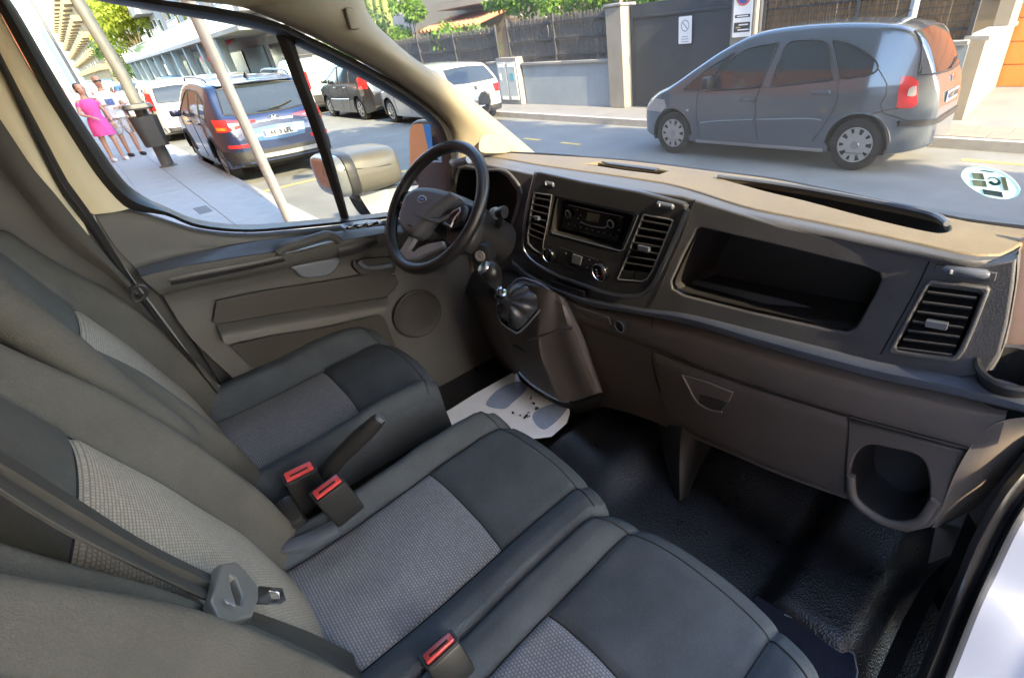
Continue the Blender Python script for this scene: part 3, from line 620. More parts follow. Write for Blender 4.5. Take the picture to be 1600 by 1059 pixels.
CUP = [z5(*p) for p in [(690, 420), (700, 350), (722, 312), (760, 292), (830, 305), (900, 322), (932, 350), (944, 400), (946, 450), (935, 490), (905, 530), (855, 552), (800, 545), (740, 505), (700, 465)]]
CUP = [(p.x, p.y) for p in catmull([Vector((*q, 0)) for q in CUP], 4, True)]
lower = mk('lower_dashboard', *rows([[Y(.885)(p) for p in LOW], [Y(.862)((lerp(a[0], b[0], .3), lerp(a[1], b[1], .3))) for a, b in zip(LOW, L1)], [Y(.856)((lerp(a[0], b[0], .8), lerp(a[1], b[1], .8))) for a, b in zip(LOW, L1)], [Y(.858)(p) for p in L1], [Y(.862)((p[0], p[1] + 3)) for p in L1]], 50, 3), m_brown, van)
L1b = [(876, 495), (940, 517), (1017, 544), (1100, 578), (1200, 613), (1324, 652)]; L2b = [(880, 620), (935, 628), (1000, 645), (1115, 692), (1216, 735), (1324, 774)]
mk('lower_panel', *rows([[Y(.860)(p) for p in L1b], [Y(.868)((lerp(a[0], b[0], .5), lerp(a[1], b[1], .5))) for a, b in zip(L1b, L2b)], [Y(.885)(p) for p in L2b], [Y(.90)((p[0], p[1] + 4)) for p in L2b], [Y(1.05)((p[0] + 6, p[1] - 6)) for p in L2b]], 50, 3), m_brown, lower)
FLo = Frame((0, .852, 1.0), (0, -1, 0))
seam('panel_seam', [(1017, 541), (1100, 575), (1200, 610), (1327, 649), (1420, 674), (1514, 699)], FLo.sh(-.004), parent=lower)
seam('panel_seam', [(1020, 495), (1017, 541), (1022, 580), (1032, 612)], FLo.sh(-.010), parent=lower)
gb = mk('glovebox_lid', *rows([[Y(.856)(p) for p in [(1023, 550), (1100, 580), (1200, 614), (1324, 652)]], [Y(.852)(p) for p in [(1026, 570), (1100, 600), (1200, 634), (1323, 672)]], [Y(.858)(p) for p in [(1032, 606), (1110, 640), (1206, 678), (1320, 716)]], [Y(.872)(p) for p in [(1042, 656), (1118, 689), (1214, 730), (1319, 768)]], [Y(.89)(p) for p in [(1042, 660), (1118, 693), (1214, 734), (1319, 772)]]], 24, 4), m_brown, lower)
seam('panel_seam', [(1327, 650), (1325, 700), (1321, 740), (1320, 770)], FLo.sh(-.004), parent=lower)
FG = Frame((0, .848, 1.0), (0, -1, .06))
mk('glovebox_catch', *FG.plate([z5(*p) for p in [(136, 72), (220, 95), (305, 130), (290, 160), (265, 192), (235, 188), (185, 165)]], th=.004, bv=.003), m_brown, gb)
mk('catch_recess', *FG.plate([z5(*p) for p in [(195, 130), (290, 160), (268, 188), (236, 184), (196, 164)]], th=.0055, bv=.001), m_doordark, gb)
mk('catch_edge', *tube([opl(z5(*p), FG.o + FG.n * .005, FG.n) for p in [(137, 74), (160, 120), (188, 166), (236, 190), (266, 194)]], .003, 6, sm=2), m_brown, gb)
# vent strip with socket on the small panel
mk('slot_trim', *tube([opl(z4(*p), FLo.o + FLo.n * .002, FLo.n) for p in [(700, 345), (830, 390), (930, 425), (945, 470), (930, 468), (800, 425), (690, 375)]], .0025, 6, True), m_brown, lower)
w = FLo.px(z4(1018, 478))
mk('power_socket', *on(FLo.sh(.0), lathe([(.0225, 0), (.0225, .006), (.019, .009), (.016, .006), (.014, .004), (.001, .004)], n=28, cap=False), w.x, w.y), m_black, lower)
mk('socket_ring', *on(FLo.sh(.002), lathe([(.0195, .005), (.019, .008), (.0165, .008), (.016, .005)], n=28, cap=False), w.x, w.y), m_greytrim, lower)
# open bin at the door end
FC = Frame((0, .858, 1.0), (0, -1, .12))
bn = mk('door_end_bin', *FC.pocket(CUP, .10, .86), m_black, lower)
mk('bin_panel', *FC.sh(-.014).plate([(1323, 652), (1420, 676), (1514, 700), (1500, 738), (1470, 800), (1456, 818), (1420, 827), (1385, 817), (1346, 795), (1326, 772)], [CUP], th=.014, bv=.005), m_brown, lower)
mk('bin_lip', *tube([opl(z5(*p), FC.o + FC.n * .004, FC.n) for p in [(686, 400), (690, 460), (720, 502), (790, 548), (860, 562), (915, 545), (950, 495), (962, 480)]], .009, 10, sm=3), m_brown, bn)
mk('dashboard_end', *rows([[Y(.856)(p) for p in [(1456, 824), (1472, 790), (1490, 745), (1515, 700), (1545, 668), (1575, 655), (1620, 650)]], [Y(.90)(p) for p in [(1462, 824), (1482, 796), (1506, 756), (1534, 716), (1566, 684), (1596, 670), (1630, 664)]], [Y(1.02)(p) for p in [(1466, 824), (1496, 808), (1528, 790), (1556, 758), (1582, 724), (1606, 692), (1640, 660)]]], 30, 4), m_brown, lower)
mk('ledge_cup_holder', *on(Frame(oy((1582, 578), .90), (0, -.25, 1)), lathe([(.050, -.002), (.052, .008), (.048, .012), (.042, .010), (.040, -.03), (.036, -.06), (.001, -.06)], n=32, cap=False)), m_black, van)
mk('pillar_foot', *Frame((0, 1.0, 1.3), (0, -1, 0)).plate([(1594, 372), (1720, 330), (1720, 640), (1572, 560), (1564, 540)], th=.01, bv=.003), m_pink, van)
mk('dashboard_end_cap', *rows([[Y(.895)(p) for p in [(1590, 400), (1588, 440), (1578, 500), (1566, 545), (1545, 578)]], [Y(.98)(p) for p in [(1596, 384), (1592, 430), (1582, 490), (1572, 540), (1560, 580)]]], 16, 2), m_dash, face)

# ---- gear console
FCO = Frame((0, .75, 1.0), (0, -1, 0))
cons = mk('gear_console', *rows([
    [Y(.95)(p) for p in [(700, 470), (720, 520), (750, 560), (790, 600)]],
    [Y(.80)(p) for p in [(768, 436), (772, 492), (786, 530), (812, 580)]],
    [Y(.765)(p) for p in [(775, 440), (790, 512), (806, 556), (828, 597)]],
    [Y(.75)(p) for p in [(828, 446), (838, 542), (852, 585), (868, 622)]],
    [Y(.755)(p) for p in [(856, 452), (846, 538), (864, 590), (880, 627)]],
    [Y(.775)(p) for p in [(868, 458), (870, 524), (890, 590), (905, 624)]],
    [Y(.79)(p) for p in [(876, 462), (897, 512), (918, 570), (936, 614)]],
    [Y(.88)(p) for p in [(886, 470), (912, 520), (930, 575), (942, 612)]],
], 24, 3, smooth=True), m_brown, van)
mk('console_foot', *rows([[Y(.80)(p) for p in [(806, 578), (830, 602), (872, 626), (905, 628), (938, 616)]], [Y(.95)(p) for p in [(830, 640), (850, 650), (890, 660), (915, 655), (945, 640)]]], 20, 2), m_void, cons)
mk('console_groove', *tube([opl(z4(*p), FCO.o + FCO.n * .004, FCO.n) for p in [(378, 578), (480, 545), (600, 505), (690, 498)]], .004, 6), m_brown, cons)
mk('console_slot', *FCO.sh(.002).plate([z4(262, 605), z4(300, 612), z4(372, 665), z4(350, 655)], th=.003, bv=.001), m_void, cons)
FB = Frame(oy((805, 470), .735), Vector((.25, -.75, .55)), (1, 0, 0))
mk('gaiter_rim', *tube([opl(z4(*p), FB.o + FB.n * .010, FB.n) for p in [(168, 390), (172, 300), (240, 227), (302, 158), (380, 163), (478, 203), (541, 252), (536, 275), (438, 393), (320, 521), (272, 517), (193, 458)]], .0035, 6, True, sm=2), m_ledge, cons)  # lighter tube put in as the highlight along the frame edge
bt = mk('gaiter_frame', *FB.plate([z4(*p) for p in [(165, 390), (170, 300), (240, 225), (300, 155), (380, 160), (480, 200), (545, 250), (540, 275), (440, 395), (320, 525), (270, 520), (190, 460)]], th=.012, bv=.005), m_gloss, cons)
gb_ = [z4(*p) for p in [(180, 380), (180, 300), (250, 225), (310, 170), (380, 175), (470, 210), (525, 255), (430, 380), (320, 500), (270, 500), (200, 440)]]
top = oy((790, 470), .69)
cen = opl((800, 480), FB.o, FB.n)
def gaiter():
    a = [opl(p, FB.o + FB.n * .01, FB.n) for p in gb_]
    rs = []
    for k in range(9):
        t = k / 8; c = []
        for i, p in enumerate(resample(a + a[:1], 49)):
            q = p.lerp(top, t * .94)
            rad = (p - cen).normalized()
            q = q + FB.n * (.016 * math.sin(t * math.pi)) + rad * (.006 * math.sin(t * math.pi)) + FB.n * .009 * math.sin(i * 1.03 + t * 2.5 + math.sin(i * .4)) * (1 - .5 * t) * math.sin(t * math.pi)
            c.append(q)
        rs.append(c)
    return [p for r in rs for p in r], gridf(9, 49)
m_gait = mat('glossy gaiter', (.035, .038, .046), .30, bump=(300, .4, .001), var=.2, vscale=30)
mk('gear_gaiter', *gaiter(), m_gait, cons, sharp=0)
g0, g1, g2, g3, g4 = oy((790, 482), .68), oy((781, 462), .665), oy((776, 446), .655), oy((766, 412), .63), oy((758, 405), .615)
lev = mk('gear_lever', *tube([oy((800, 490), .715), g0, oy((786, 470), .672)], [.022, .019, .013], 14), m_leather, cons)
mk('lever_collar', *lathe([(.012, 0), (.019, .002), (.019, .012), (.012, .014), (.010, .026), (.009, .032)], oy((783, 462), .668), (g2 - g1), 20), m_chrome, cons)
kd = (g4 - g2).normalized()
mk('gear_knob', *lathe([(.010, 0), (.016, .004), (.021, .022), (.027, .048), (.029, .064), (.024, .080), (.012, .088), (.001, .089)], g2, kd, 24), m_leather, cons)
kt = g2 + kd * .074
fk = Frame(kt + Vector((-.010, -.008, .004)), kd + Vector((-.6, -.35, 0)))
mk('knob_cap', *on(fk, lathe([(.021, -.006), (.0205, .004), (.016, .010), (.001, .012)], n=20, cap=False)), m_satin, cons)
for q in ((-.005, .004), (0, .004), (.005, .004), (-.005, -.004), (0, -.004), (.005, -.004)): mk('gear_mark', *fk.sh(.008).plate_l(rrect(.0024, .004, .0004, 1, *q), th=.0012, bv=0), m_gloss, cons)

mk('console_upper', *rows([[Y(.94)(p) for p in [(690, 430), (740, 410), (790, 412), (830, 428), (890, 456)]], [Y(.84)(p) for p in [(720, 455), (755, 432), (800, 438), (835, 444), (885, 468)]], [Y(.775)(p) for p in [(762, 470), (770, 442), (800, 448), (835, 452), (880, 476)]]], 20, 3), m_black, cons)
# ---- floor dressing
mk('dash_strut', *rows([[oy((1022, 630), .95), oz((1036, 705), .68), oz((1054, 776), .62)], [oy((1066, 655), .88), oz((1062, 712), .74), oz((1062, 782), .635)], [oy((1122, 680), .95), oz((1098, 722), .68), oz((1074, 774), .62)]], 14, 4), m_black, van)
strip('sill_mat', [(1512, 800), (1480, 880), (1440, 970), (1390, 1080)], [(1528, 826), (1505, 880), (1470, 950), (1425, 1080)], Y(.95), Y(.93), m_rub, van)
strip('sill_mat', [(1455, 822), (1445, 900), (1405, 980), (1360, 1080)], [(1514, 800), (1482, 880), (1442, 970), (1392, 1080)], Z(.63), Z(.68), m_rub, van)
mk('kick_panel', *rows([[Y(1.04)(p) for p in [(1462, 815), (1530, 785), (1612, 690)]], [Y(1.0)(p) for p in [(1462, 822), (1535, 835), (1625, 720)]], [Y(.96)(p) for p in [(1450, 880), (1520, 850), (1640, 760)]]], 16, 3), m_brown, van)
SL = [(1680, 610), (1600, 720), (1564, 764), (1519, 840), (1485, 925), (1440, 1036), (1405, 1120)]
SM1 = [(1700, 640), (1620, 745), (1580, 796), (1540, 872), (1508, 945), (1470, 1040), (1440, 1120)]
SR = [(1720, 690), (1640, 765), (1600, 812), (1558, 897), (1531, 953), (1489, 1059), (1462, 1120)]
yy = lambda l, d: [oy(p, lerp(1.0, .62, i / (len(l) - 1)) + d) for i, p in enumerate(l)]
seal = mk('door_aperture_seal', *rows([yy(SL, .0), [p + Vector((.0, -.012, .012)) for p in yy([((a[0] + b[0]) / 2, (a[1] + b[1]) / 2) for a, b in zip(SL, SM1)], 0)], yy(SM1, .012), [p + Vector((0, -.012, .01)) for p in yy([((a[0] + b[0]) / 2, (a[1] + b[1]) / 2) for a, b in zip(SM1, SR)], .005)], yy(SR, .02)], 30, 4), m_seal, van)
mk('painted_sill', *rows([yy(SR, .03), [p + Vector((.05, .01, -.02)) for p in yy(SR, .03)], [p + Vector((.10, .03, -.05)) for p in yy(SR, .03)], [p + Vector((.16, .02, -.07)) for p in yy(SR, .03)], [p + Vector((.40, .3, -.3)) for p in yy(SR, .03)]], 24, 3), m_white, van)
FM = Frame((0, 0, .665), (0, 0, 1))
cm = mk('carpet_mat', *FM.plate([(1180, 930), (1236, 966), (1334, 1022), (1336, 1120), (1100, 1120)], th=.008, bv=.003), mat('navy carpet', (.010, .013, .024), .95, spec=.1, bump=(600, 1, .002), var=.2, vscale=60), van)
mk('mat_piping', *tube([oz(p, .672) for p in [(1225, 960), (1262, 976), (1334, 1022), (1336, 1070)]], .002, 6, sm=2), m_ledge, cm)
# pedals and column underside
for c, s in (((722, 548), .05), ((700, 575), .045), ((748, 556), .05)):
    p = oy(c, .93); mk('pedal', *rbox(p, (s, .02, .075), .006, Matrix.Rotation(R(-35), 3, 'X')), m_void, van)
    mk('pedal_arm', *tube([p + Vector((0, .02, .02)), p + Vector((0, .10, .14))], .008, 8), m_void, van)
mk('knee_panel', *rows([[Y(.93)(p) for p in [(560, 420), (640, 425), (720, 428), (775, 430)]], [Y(.95)(p) for p in [(560, 445), (650, 455), (720, 470), (775, 480)]], [Y(1.0)(p) for p in [(640, 480), (690, 500), (730, 515), (785, 530)]]], 16, 3), m_black, van)
strip('trim_post', [(742, 520), (744, 560), (735, 600)], [(768, 530), (762, 570), (750, 610)], Y(1.02), Y(1.0), m_brown, van, bulge=(0, -.02, 0))
mk('bulge_trim', *tube([oy(p, .93) for p in [(712, 460), (710, 468), (722, 474), (738, 466), (748, 452), (750, 440)]], .004, 6, sm=3), m_black, van)

# paper foot mat (loose, so a thing of its own)
zp = lambda x, y: (660 + x / 6.154, 560 + y / 6.154)
PM = [zp(*p) for p in [(60, 630), (130, 575), (500, 345), (920, 110), (1000, 200), (1250, 370), (1340, 405), (1412, 408), (1416, 530), (1388, 622), (1240, 752), (800, 800), (400, 760), (95, 662)]]
FPm = Frame((0, 0, .640), (0, 0, 1))
pm = mk('paper_floor_mat', *FPm.plate(PM, th=.0015, bv=0, back=True), m_paper, smooth=False)
tag(pm, 'white paper floor mat printed with shoe soles, lying in the driver footwell', 'floor mat')
for pts in ([(610, 442), (660, 360), (740, 290), (840, 240), (930, 220), (1000, 232), (1018, 262), (990, 310), (930, 370), (860, 430), (800, 480), (700, 478)], [(1060, 545), (1100, 500), (1190, 455), (1300, 428), (1408, 424), (1400, 470), (1350, 540), (1270, 620), (1180, 680), (1120, 660), (1070, 600)]):
    mk('sole_print', *FPm.sh(.0025).plate([zp(*p) for p in pts], th=.0008, bv=0, sm=3), m_print, pm)
rc = random.Random(3)
for c in ((1040, 388), (1070, 430), (1095, 465), (1020, 520), (1000, 548), (1030, 552), (985, 565), (1015, 560), (940, 545), (1045, 372), (1100, 480), (870, 520)):
    p = oz(zp(*c), .645); s = rc.uniform(.002, .005)
    mk('dirt_crumb', *rbox(p, (s * rc.uniform(1.5, 3.5), s * 1.4, s), .0, Matrix.Rotation(rc.uniform(0, 3), 3, 'Z')), m_crumb, pm, smooth=False)

# ---- steering wheel
WC = Vector((-1.305, .62, 1.42)); wy, wt = .12, .73
nW = Vector((math.sin(wy) * math.cos(wt), -math.cos(wy) * math.cos(wt), math.sin(wt)))
FW = Frame(WC, nW, (1, 0, 0))
wheel = mk('steering_wheel', *tube([FW.w((.185 * math.cos(t), .185 * math.sin(t))) for t in [2 * math.pi * k / 72 for k in range(72)]], .0165, 14, True), m_leather, van, label='black leather steering wheel with silver lower spoke')
zwl = lambda x, y: tuple(FW.px(zw(x, y)))
FWh = FW.sh(-.02)
hubp = [zw(*p) for p in [(350, 660), (375, 560), (400, 500), (450, 460), (500, 445), (600, 455), (690, 480), (735, 500), (720, 530), (640, 590), (560, 660), (500, 740), (450, 778), (400, 765), (360, 720)]]
hub = mk('wheel_hub', *FWh.plate(hubp, th=.045, bv=.018, sm=3, seg=5), mat('hub plastic', (.11, .115, .128), .5, bump=(900, .3, .0005), var=.06), wheel)
mk('hub_crease', *FWh.sh(.0435).plate([zw(*p) for p in [(378, 580), (400, 590), (480, 620), (560, 625), (630, 595), (560, 655), (480, 640), (390, 610)]], th=.002, bv=.0015, sm=2), m_dash, wheel)
e = FW.px(zw(488, 520))
mk('badge', *on(FWh.sh(.043), (lambda l: plate2(l, [], .004, .001))(ell(.044, .022, 28)), e.x, e.y), m_satin, wheel)
mk('badge_oval', *on(FWh.sh(.0465), (lambda l: plate2(l, [], .001, .0003))(ell(.037, .016, 28)), e.x, e.y), mat('badge blue', (.04, .06, .12), .25), wheel)
t_ = text_vf('Ford', .013)
mk('badge_script', *on(FWh.sh(.0482), t_, e.x, e.y), m_chrome, wheel, smooth=False)
b_ = FW.px(zw(408, 700)); mk('airbag_mark', *on(FWh.sh(.0452), text_vf('AIRBAG', .008), b_.x, b_.y), m_black, wheel, smooth=False)
FW2 = FW.sh(-.012)
for pts in ([(290, 530), (320, 462), (420, 450), (385, 545), (360, 580), (300, 555)], [(585, 650), (640, 585), (735, 545), (760, 560), (740, 640), (690, 700), (620, 695)]):
    mk('wheel_spoke', *FW2.plate([zw(*p) for p in pts], th=.014, bv=.006, sm=2), m_black, wheel)
mk('spoke_trim', *FW2.sh(.012).plate([zw(*p) for p in [(292, 520), (300, 510), (380, 545), (372, 560)]], th=.003, bv=.001), m_satin, wheel)
mk('spoke_trim', *tube([opl(zw(*p), FW2.o + FW2.n * .016, FW2.n) for p in [(590, 655), (610, 630), (660, 575), (700, 555), (705, 570), (660, 630), (640, 680)]], .003, 6, True), m_satin, wheel)
for c in ((345, 480), (365, 490), (390, 470), (325, 545), (345, 555)): 
    w = FW.px(zw(*c)); mk('wheel_button', *FW2.sh(.013).plate_l(rrect(.012, .009, .002, 2, w.x, w.y), th=.004, bv=.0012), m_gloss, wheel)
for c in ((640, 605), (655, 590), (620, 655), (665, 640), (690, 620)): 
    w = FW.px(zw(*c)); mk('wheel_button', *FW2.sh(.013).plate_l(rrect(.014, .010, .002, 2, w.x, w.y), th=.004, bv=.0012), m_gloss, wheel)
m_spoke = mat('spoke silver', (.30, .31, .34), .45)
low = [(290, 880), (330, 820), (372, 755), (410, 775), (365, 850), (400, 865), (440, 835), (500, 810), (600, 790), (610, 830), (500, 870), (420, 910), (340, 925), (300, 910)]
mk('lower_spoke', *FW2.plate([zw(*p) for p in low], th=.012, bv=.003), m_spoke, wheel)
mk('column_shroud', *tube([WC - nW * .02, WC - nW * .10, WC - nW * .24 + Vector((0, .02, -.02))], [.06, .072, .075], 18), m_black, van)
mk('column_face', *FW.sh(-.05).plate([zw(*p) for p in [(700, 560), (850, 560), (880, 620), (850, 760), (780, 870), (650, 830)]], th=.03, bv=.01, sm=2), m_black, van)
ig = opl(zw(845, 880), WC - nW * .12, nW)
igf = Frame(ig, Vector((.45, -.85, .2)))
mk('ignition_barrel', *on(igf, lathe([(.034, -.03), (.033, .0), (.026, .004), (.001, .004)], n=24, cap=False)), m_black, van)
mk('ignition_ring', *on(igf, lathe([(.016, .003), (.016, .008), (.010, .009), (.0095, .006), (.006, .006), (.0055, .008), (.001, .008)], n=24, cap=False)), mat('ignition silver', (.55, .48, .46), .35, metal=.6), van)
st0 = oy(zw(960, 680), .80); st1 = oy(zw(975, 590), .72)
mk('wiper_stalk', *tube([oy(zw(900, 720), .84), st0, st1, oy(zw(1010, 580), .715)], [.009, .010, .013, .017], 12, sm=3), m_black, van)
mk('stalk_tip', *lathe([(.014, 0), (.017, .003), (.017, .018), (.012, .022), (.001, .022)], oy(zw(940, 590), .725), oy(zw(1010, 580), .70) - oy(zw(940, 590), .725), 18), m_greytrim, van)
# left end of the dash: grab ledge and side vent seen through the wheel
mk('side_vent', *rows([[Y(.93)(p) for p in [(700, 246), (712, 252), (735, 250)]], [Y(.915)(p) for p in [(704, 262), (716, 262), (728, 258)]], [Y(.915)(p) for p in [(704, 300), (707, 305), (716, 300)]], [Y(.92)(p) for p in [(700, 330), (704, 332), (710, 330)]]], 8, 3), m_ledge, van)
for k in range(5):
    p = oy((705 + .6 * k, 268 + 8 * k), .90); mk('vent_ridge', *bar(p, p + Vector((.02, 0, 0)), .012, .004), m_ledge, van)
mk('dash_end_bracket', *tube([oy(zw(650, 238), .86), oy(zw(680, 240), .85), oy(zw(760, 220), .86)], .012, 8, sm=3), m_ledge, van)
# ------------------------------------------------------------ seats
m_thread = mat('seam thread', (.018, .019, .02), .9)
def gss(x, s): return math.exp(-(x / s) ** 2)
def axis(segs, k):
    """samples that fall exactly on the ends of each segment; also the index range of segment k"""
    out = []; a = b = 0
    for n, (lo, hi, m) in enumerate(segs):
        if n == k: a = len(out)
        out += [lerp(lo, hi, i / m) for i in range(m)]
        if n == k: b = len(out)
    out.append(segs[-1][1]); return out, a, b
def cushion(parent, xc, ins, bl, br, y0, ys, y1, z, hl, hr, skirt=.2, front_in=.05, label=None, el=.035, er=.035):
    """ins: half width of the woven insert; bl, br: bolster widths; ys: seam between insert and thigh pad"""
    W_ = bl + 2 * ins + br
    Sx, i0, i1 = axis([(-.15, 0, 8), (0, bl / W_, 16), (bl / W_, (bl + 2 * ins) / W_, 40), ((bl + 2 * ins) / W_, 1, 16), (1, 1.15, 8)], 2)
    Ty, _, j1 = axis([(0, (ys - y0) / (y1 - y0), 40), ((ys - y0) / (y1 - y0), 1, 30), (1, 1.22, 14)], 0)
    nu, nv = len(Sx), len(Ty)
    def pt(i, j):
        s, t = Sx[i], Ty[j]                           # the ends beyond 0..1 are the skirts
        sc, tc = min(1, max(0, s)), min(1, t)
        x = xc - ins - bl + sc * W_
        y = y0 + tc * (y1 - y0)
        dl, dr = x - (xc - ins - bl), (xc + ins + br) - x      # distance from outer edges
        # bolsters
        h = 0.0
        wl = sst(bl * 1.05, bl * .45, dl); wr = sst(br * 1.05, br * .45, dr)
        h += hl * wl * (1 - .25 * sst(.75, 1, tc)) + hr * wr * (1 - .25 * sst(.75, 1, tc))
        h -= el * (1 - sst(0, min(.05, bl * .6) * el / .035, dl)) ** 2 + er * (1 - sst(0, min(.05, br * .6) * er / .035, dr)) ** 2
        # pad crown, front rise and rounding
        xm = (x - xc) / ins
        if abs(xm) < 1: h += .010 * (1 - xm * xm) * (1 - .3 * tc)
        yy_ = y
        h += .020 * sst(y0 + .15, y1 - .08, y) - .030 * sst(y1 - .06, y1, y) ** 2
        # seams
        for sx in (xc - ins, xc + ins): h -= .0075 * gss(x - sx, .006)
        if abs(xm) < 1.0: h -= .0075 * gss(y - ys, .006)
        h -= .005 * gss(y - (y1 - .030), .006) * (1 if abs(xm) < 1 else 0)
        h += .0022 * noise.noise(Vector((x * 17, y * 17, 8.0)))
        zz = z + h
        # plan: rounded front corners
        cut = front_in * (max(0, 1 - dl / (W_ * .42)) ** 2 + max(0, 1 - dr / (W_ * .42)) ** 2)
        y -= cut * sst(y0 + .1, y1, y)
        if s < 0 or s > 1:
            e = (-s if s < 0 else s - 1) / .15
            zz -= skirt * e; x += (-1 if s < 0 else 1) * (.012 * math.sin(e * math.pi)) 
        if t > 1:
            e = (t - 1) / .22
            zz -= skirt * e * (1 if 0 <= s <= 1 else 1 - abs((-s if s < 0 else s - 1) / .15)); y += .014 * math.sin(e * math.pi) - .03 * e
        n_ = noise.noise(Vector((x * 9, y * 9, 3.1 + xc))) * .0025
        return Vector((x, y, zz + n_))
    P = [pt(i, j) for j in range(nv) for i in range(nu)]
    f1, f2 = [], []
    for f in gridf(nv, nu):
        inside = i0 <= f[0] % nu < i1 and f[0] // nu < j1
        (f2 if inside else f1).append(f)
    def sub(fs):
        used = sorted({k for f in fs for k in f}); m = {k: i for i, k in enumerate(used)}
        return [P[k] for k in used], [tuple(m[k] for k in f) for f in fs]
    v1, q1 = sub(f1); v2, q2 = sub(f2)
    b = mk('seat_cushion', v1, q1, m_fab, parent, sharp=0, label=label)
    mk('seat_insert', v2, q2, m_weave, parent, sharp=0, uv=[(p.x, p.y) for p in v2])
    up = Vector((0, 0, .0008))
    for l in ([P[j * nu + i0] + up for j in range(j1 + 26)], [P[j * nu + i1] + up for j in range(j1 + 26)], [P[j1 * nu + i] + up for i in range(i0, i1 + 1)]): mk('seat_seam', *tube(l, .0016, 5), m_thread, parent)
    jl = j1 + 26
    mk('seat_seam', *tube([P[jl * nu + i] + up for i in range(10, nu - 10)], .0016, 5), m_thread, parent)
    return b
def backrest(parent, xc, ins, bl, br, base, tilt, H, hs, hl, hr, name='backrest', thick=.10, insert=True, narrow=.0, top_round=.06):
    """leaning back panel; hs: height of the insert's upper seam; bolsters hl, hr proud of the panel"""
    W_ = bl + 2 * ins + br
    Sx, i0, i1 = axis([(-.15, 0, 8), (0, bl / W_, 16), (bl / W_, (bl + 2 * ins) / W_, 40), ((bl + 2 * ins) / W_, 1, 16), (1, 1.15, 8)], 2)
    Ty, _, j1 = axis([(0, hs / H, 44), (hs / H, 1, 30), (1, 1.12, 8)], 0)
    nu, nv = len(Sx), len(Ty)
    d = Vector((0, -math.sin(tilt), math.cos(tilt))); n = Vector((0, math.cos(tilt), math.sin(tilt)))
    def pt(i, j):
        s, t = Sx[i], Ty[j]
        sc, tc = min(1, max(0, s)), min(1, t)
        nar = 1 - narrow * sst(.45, 1.0, tc)
        x0 = -ins - bl + sc * W_
        dl, dr = x0 + ins + bl, ins + br - x0
        a = tc * H
        bulge = math.sin(min(1, tc * 1.25) * math.pi) ** .7 if tc < .8 else 0
        k = sst(-.04, .03, tc) * (1 - .65 * sst(.55, .95, tc))
        h = (hl * sst(bl * 1.05, bl * .4, dl) + hr * sst(br * 1.05, br * .4, dr)) * k
        h -= .045 * (1 - sst(0, min(.06, bl * .6), dl)) ** 2 + .045 * (1 - sst(0, min(.06, br * .6), dr)) ** 2
        xm = x0 / ins
        if abs(xm) < 1: h += .012 * (1 - xm * xm) 
        h += .015 * sst(.0, .25, tc) * (1 - sst(.4, .8, tc))
        for sx in (-ins, ins): h -= .0075 * gss(x0 - sx, .006)
        if insert and abs(xm) < 1: h -= .0075 * gss(a - hs, .006)
        h -= top_round * sst(.9, 1, tc) ** 2
        x = xc + x0 * nar
        if s < 0 or s > 1: h -= thick * ((-s if s < 0 else s - 1) / .15)
        if t > 1: h -= thick * (t - 1) / .12
        return Vector(base) + Vector((x, 0, 0)) + d * a + n * (h + noise.noise(Vector((x * 8, a * 8, 1.7))) * .0025)
    P = [pt(i, j) for j in range(nv) for i in range(nu)]
    f1, f2 = [], []
    for f in gridf(nv, nu):
        (f2 if insert and i0 <= f[0] % nu < i1 and f[0] // nu < j1 else f1).append(f)
    def sub(fs):
        used = sorted({k for f in fs for k in f}); m = {k: i for i, k in enumerate(used)}
        return [P[k] for k in used], [tuple(m[k] for k in f) for f in fs]
    v1, q1 = sub(f1)
    b = mk(name, v1, q1, m_fabback, parent, sharp=0)
    for l in ([P[j * nu + i0] + n * .0008 for j in range(j1 + 24)], [P[j * nu + i1] + n * .0008 for j in range(j1 + 24)], [P[j1 * nu + i] + n * .0008 for i in range(i0, i1 + 1)] if insert else None, [P[j * nu + 9] + n * .0004 for j in range(nv - 8)], [P[j * nu + nu - 10] + n * .0004 for j in range(nv - 8)]):
        if l: mk('back_seam', *tube(l, .0015, 5), m_thread, b)
    if f2:
        v2, q2 = sub(f2); mk('back_insert', v2, q2, m_weaveb, parent, sharp=0, uv=[(p.x, (p - Vector(base)).dot(d)) for p in v2])
    return b
def headrest(parent, c):
    h = mk('headrest', *rbox(c, (.26, .10, .19), .045, Matrix.Rotation(R(-12), 3, 'X'), 5), m_fabback, parent, sharp=0)
    return h
TILT = R(14)
# driver seat
dbase = mk('driver_seat', *rbox((-1.40, .16, .76), (.50, .50, .30), .03), m_black, van, label='driver seat with grey woven insert behind the steering wheel')
cushion(dbase, -1.385, .158, .150, .110, -.12, .225, .455, .955, .050, .040, skirt=.13)
mk('seat_side_trim', *rows([[Z(.90)(p) for p in [(395, 752), (480, 735), (560, 700), (640, 655), (692, 640)]], [Z(.86)(p) for p in [(410, 770), (500, 752), (580, 716), (650, 672), (690, 655)]], [Z(.72)(p) for p in [(420, 800), (500, 790), (590, 745), (660, 690), (690, 670)]]], 24, 3), m_ledge, dbase)
backrest(dbase, -1.40, .155, .140, .130, (0, -.080, .94), TILT, .66, .44, .060, .050)
headrest(dbase, (-1.40, -.24, 1.70))
mk('armrest', *tube([ox(q, -1.005) for q in ((300, 694), (282, 680), (174, 612), (90, 548), (0, 484), (-120, 400))], [.010, .024, .030, .032, .033, .033], 16, sm=4, flat=1.2, side=(1, 0, 0)), m_fabback, dbase, sharp=0)
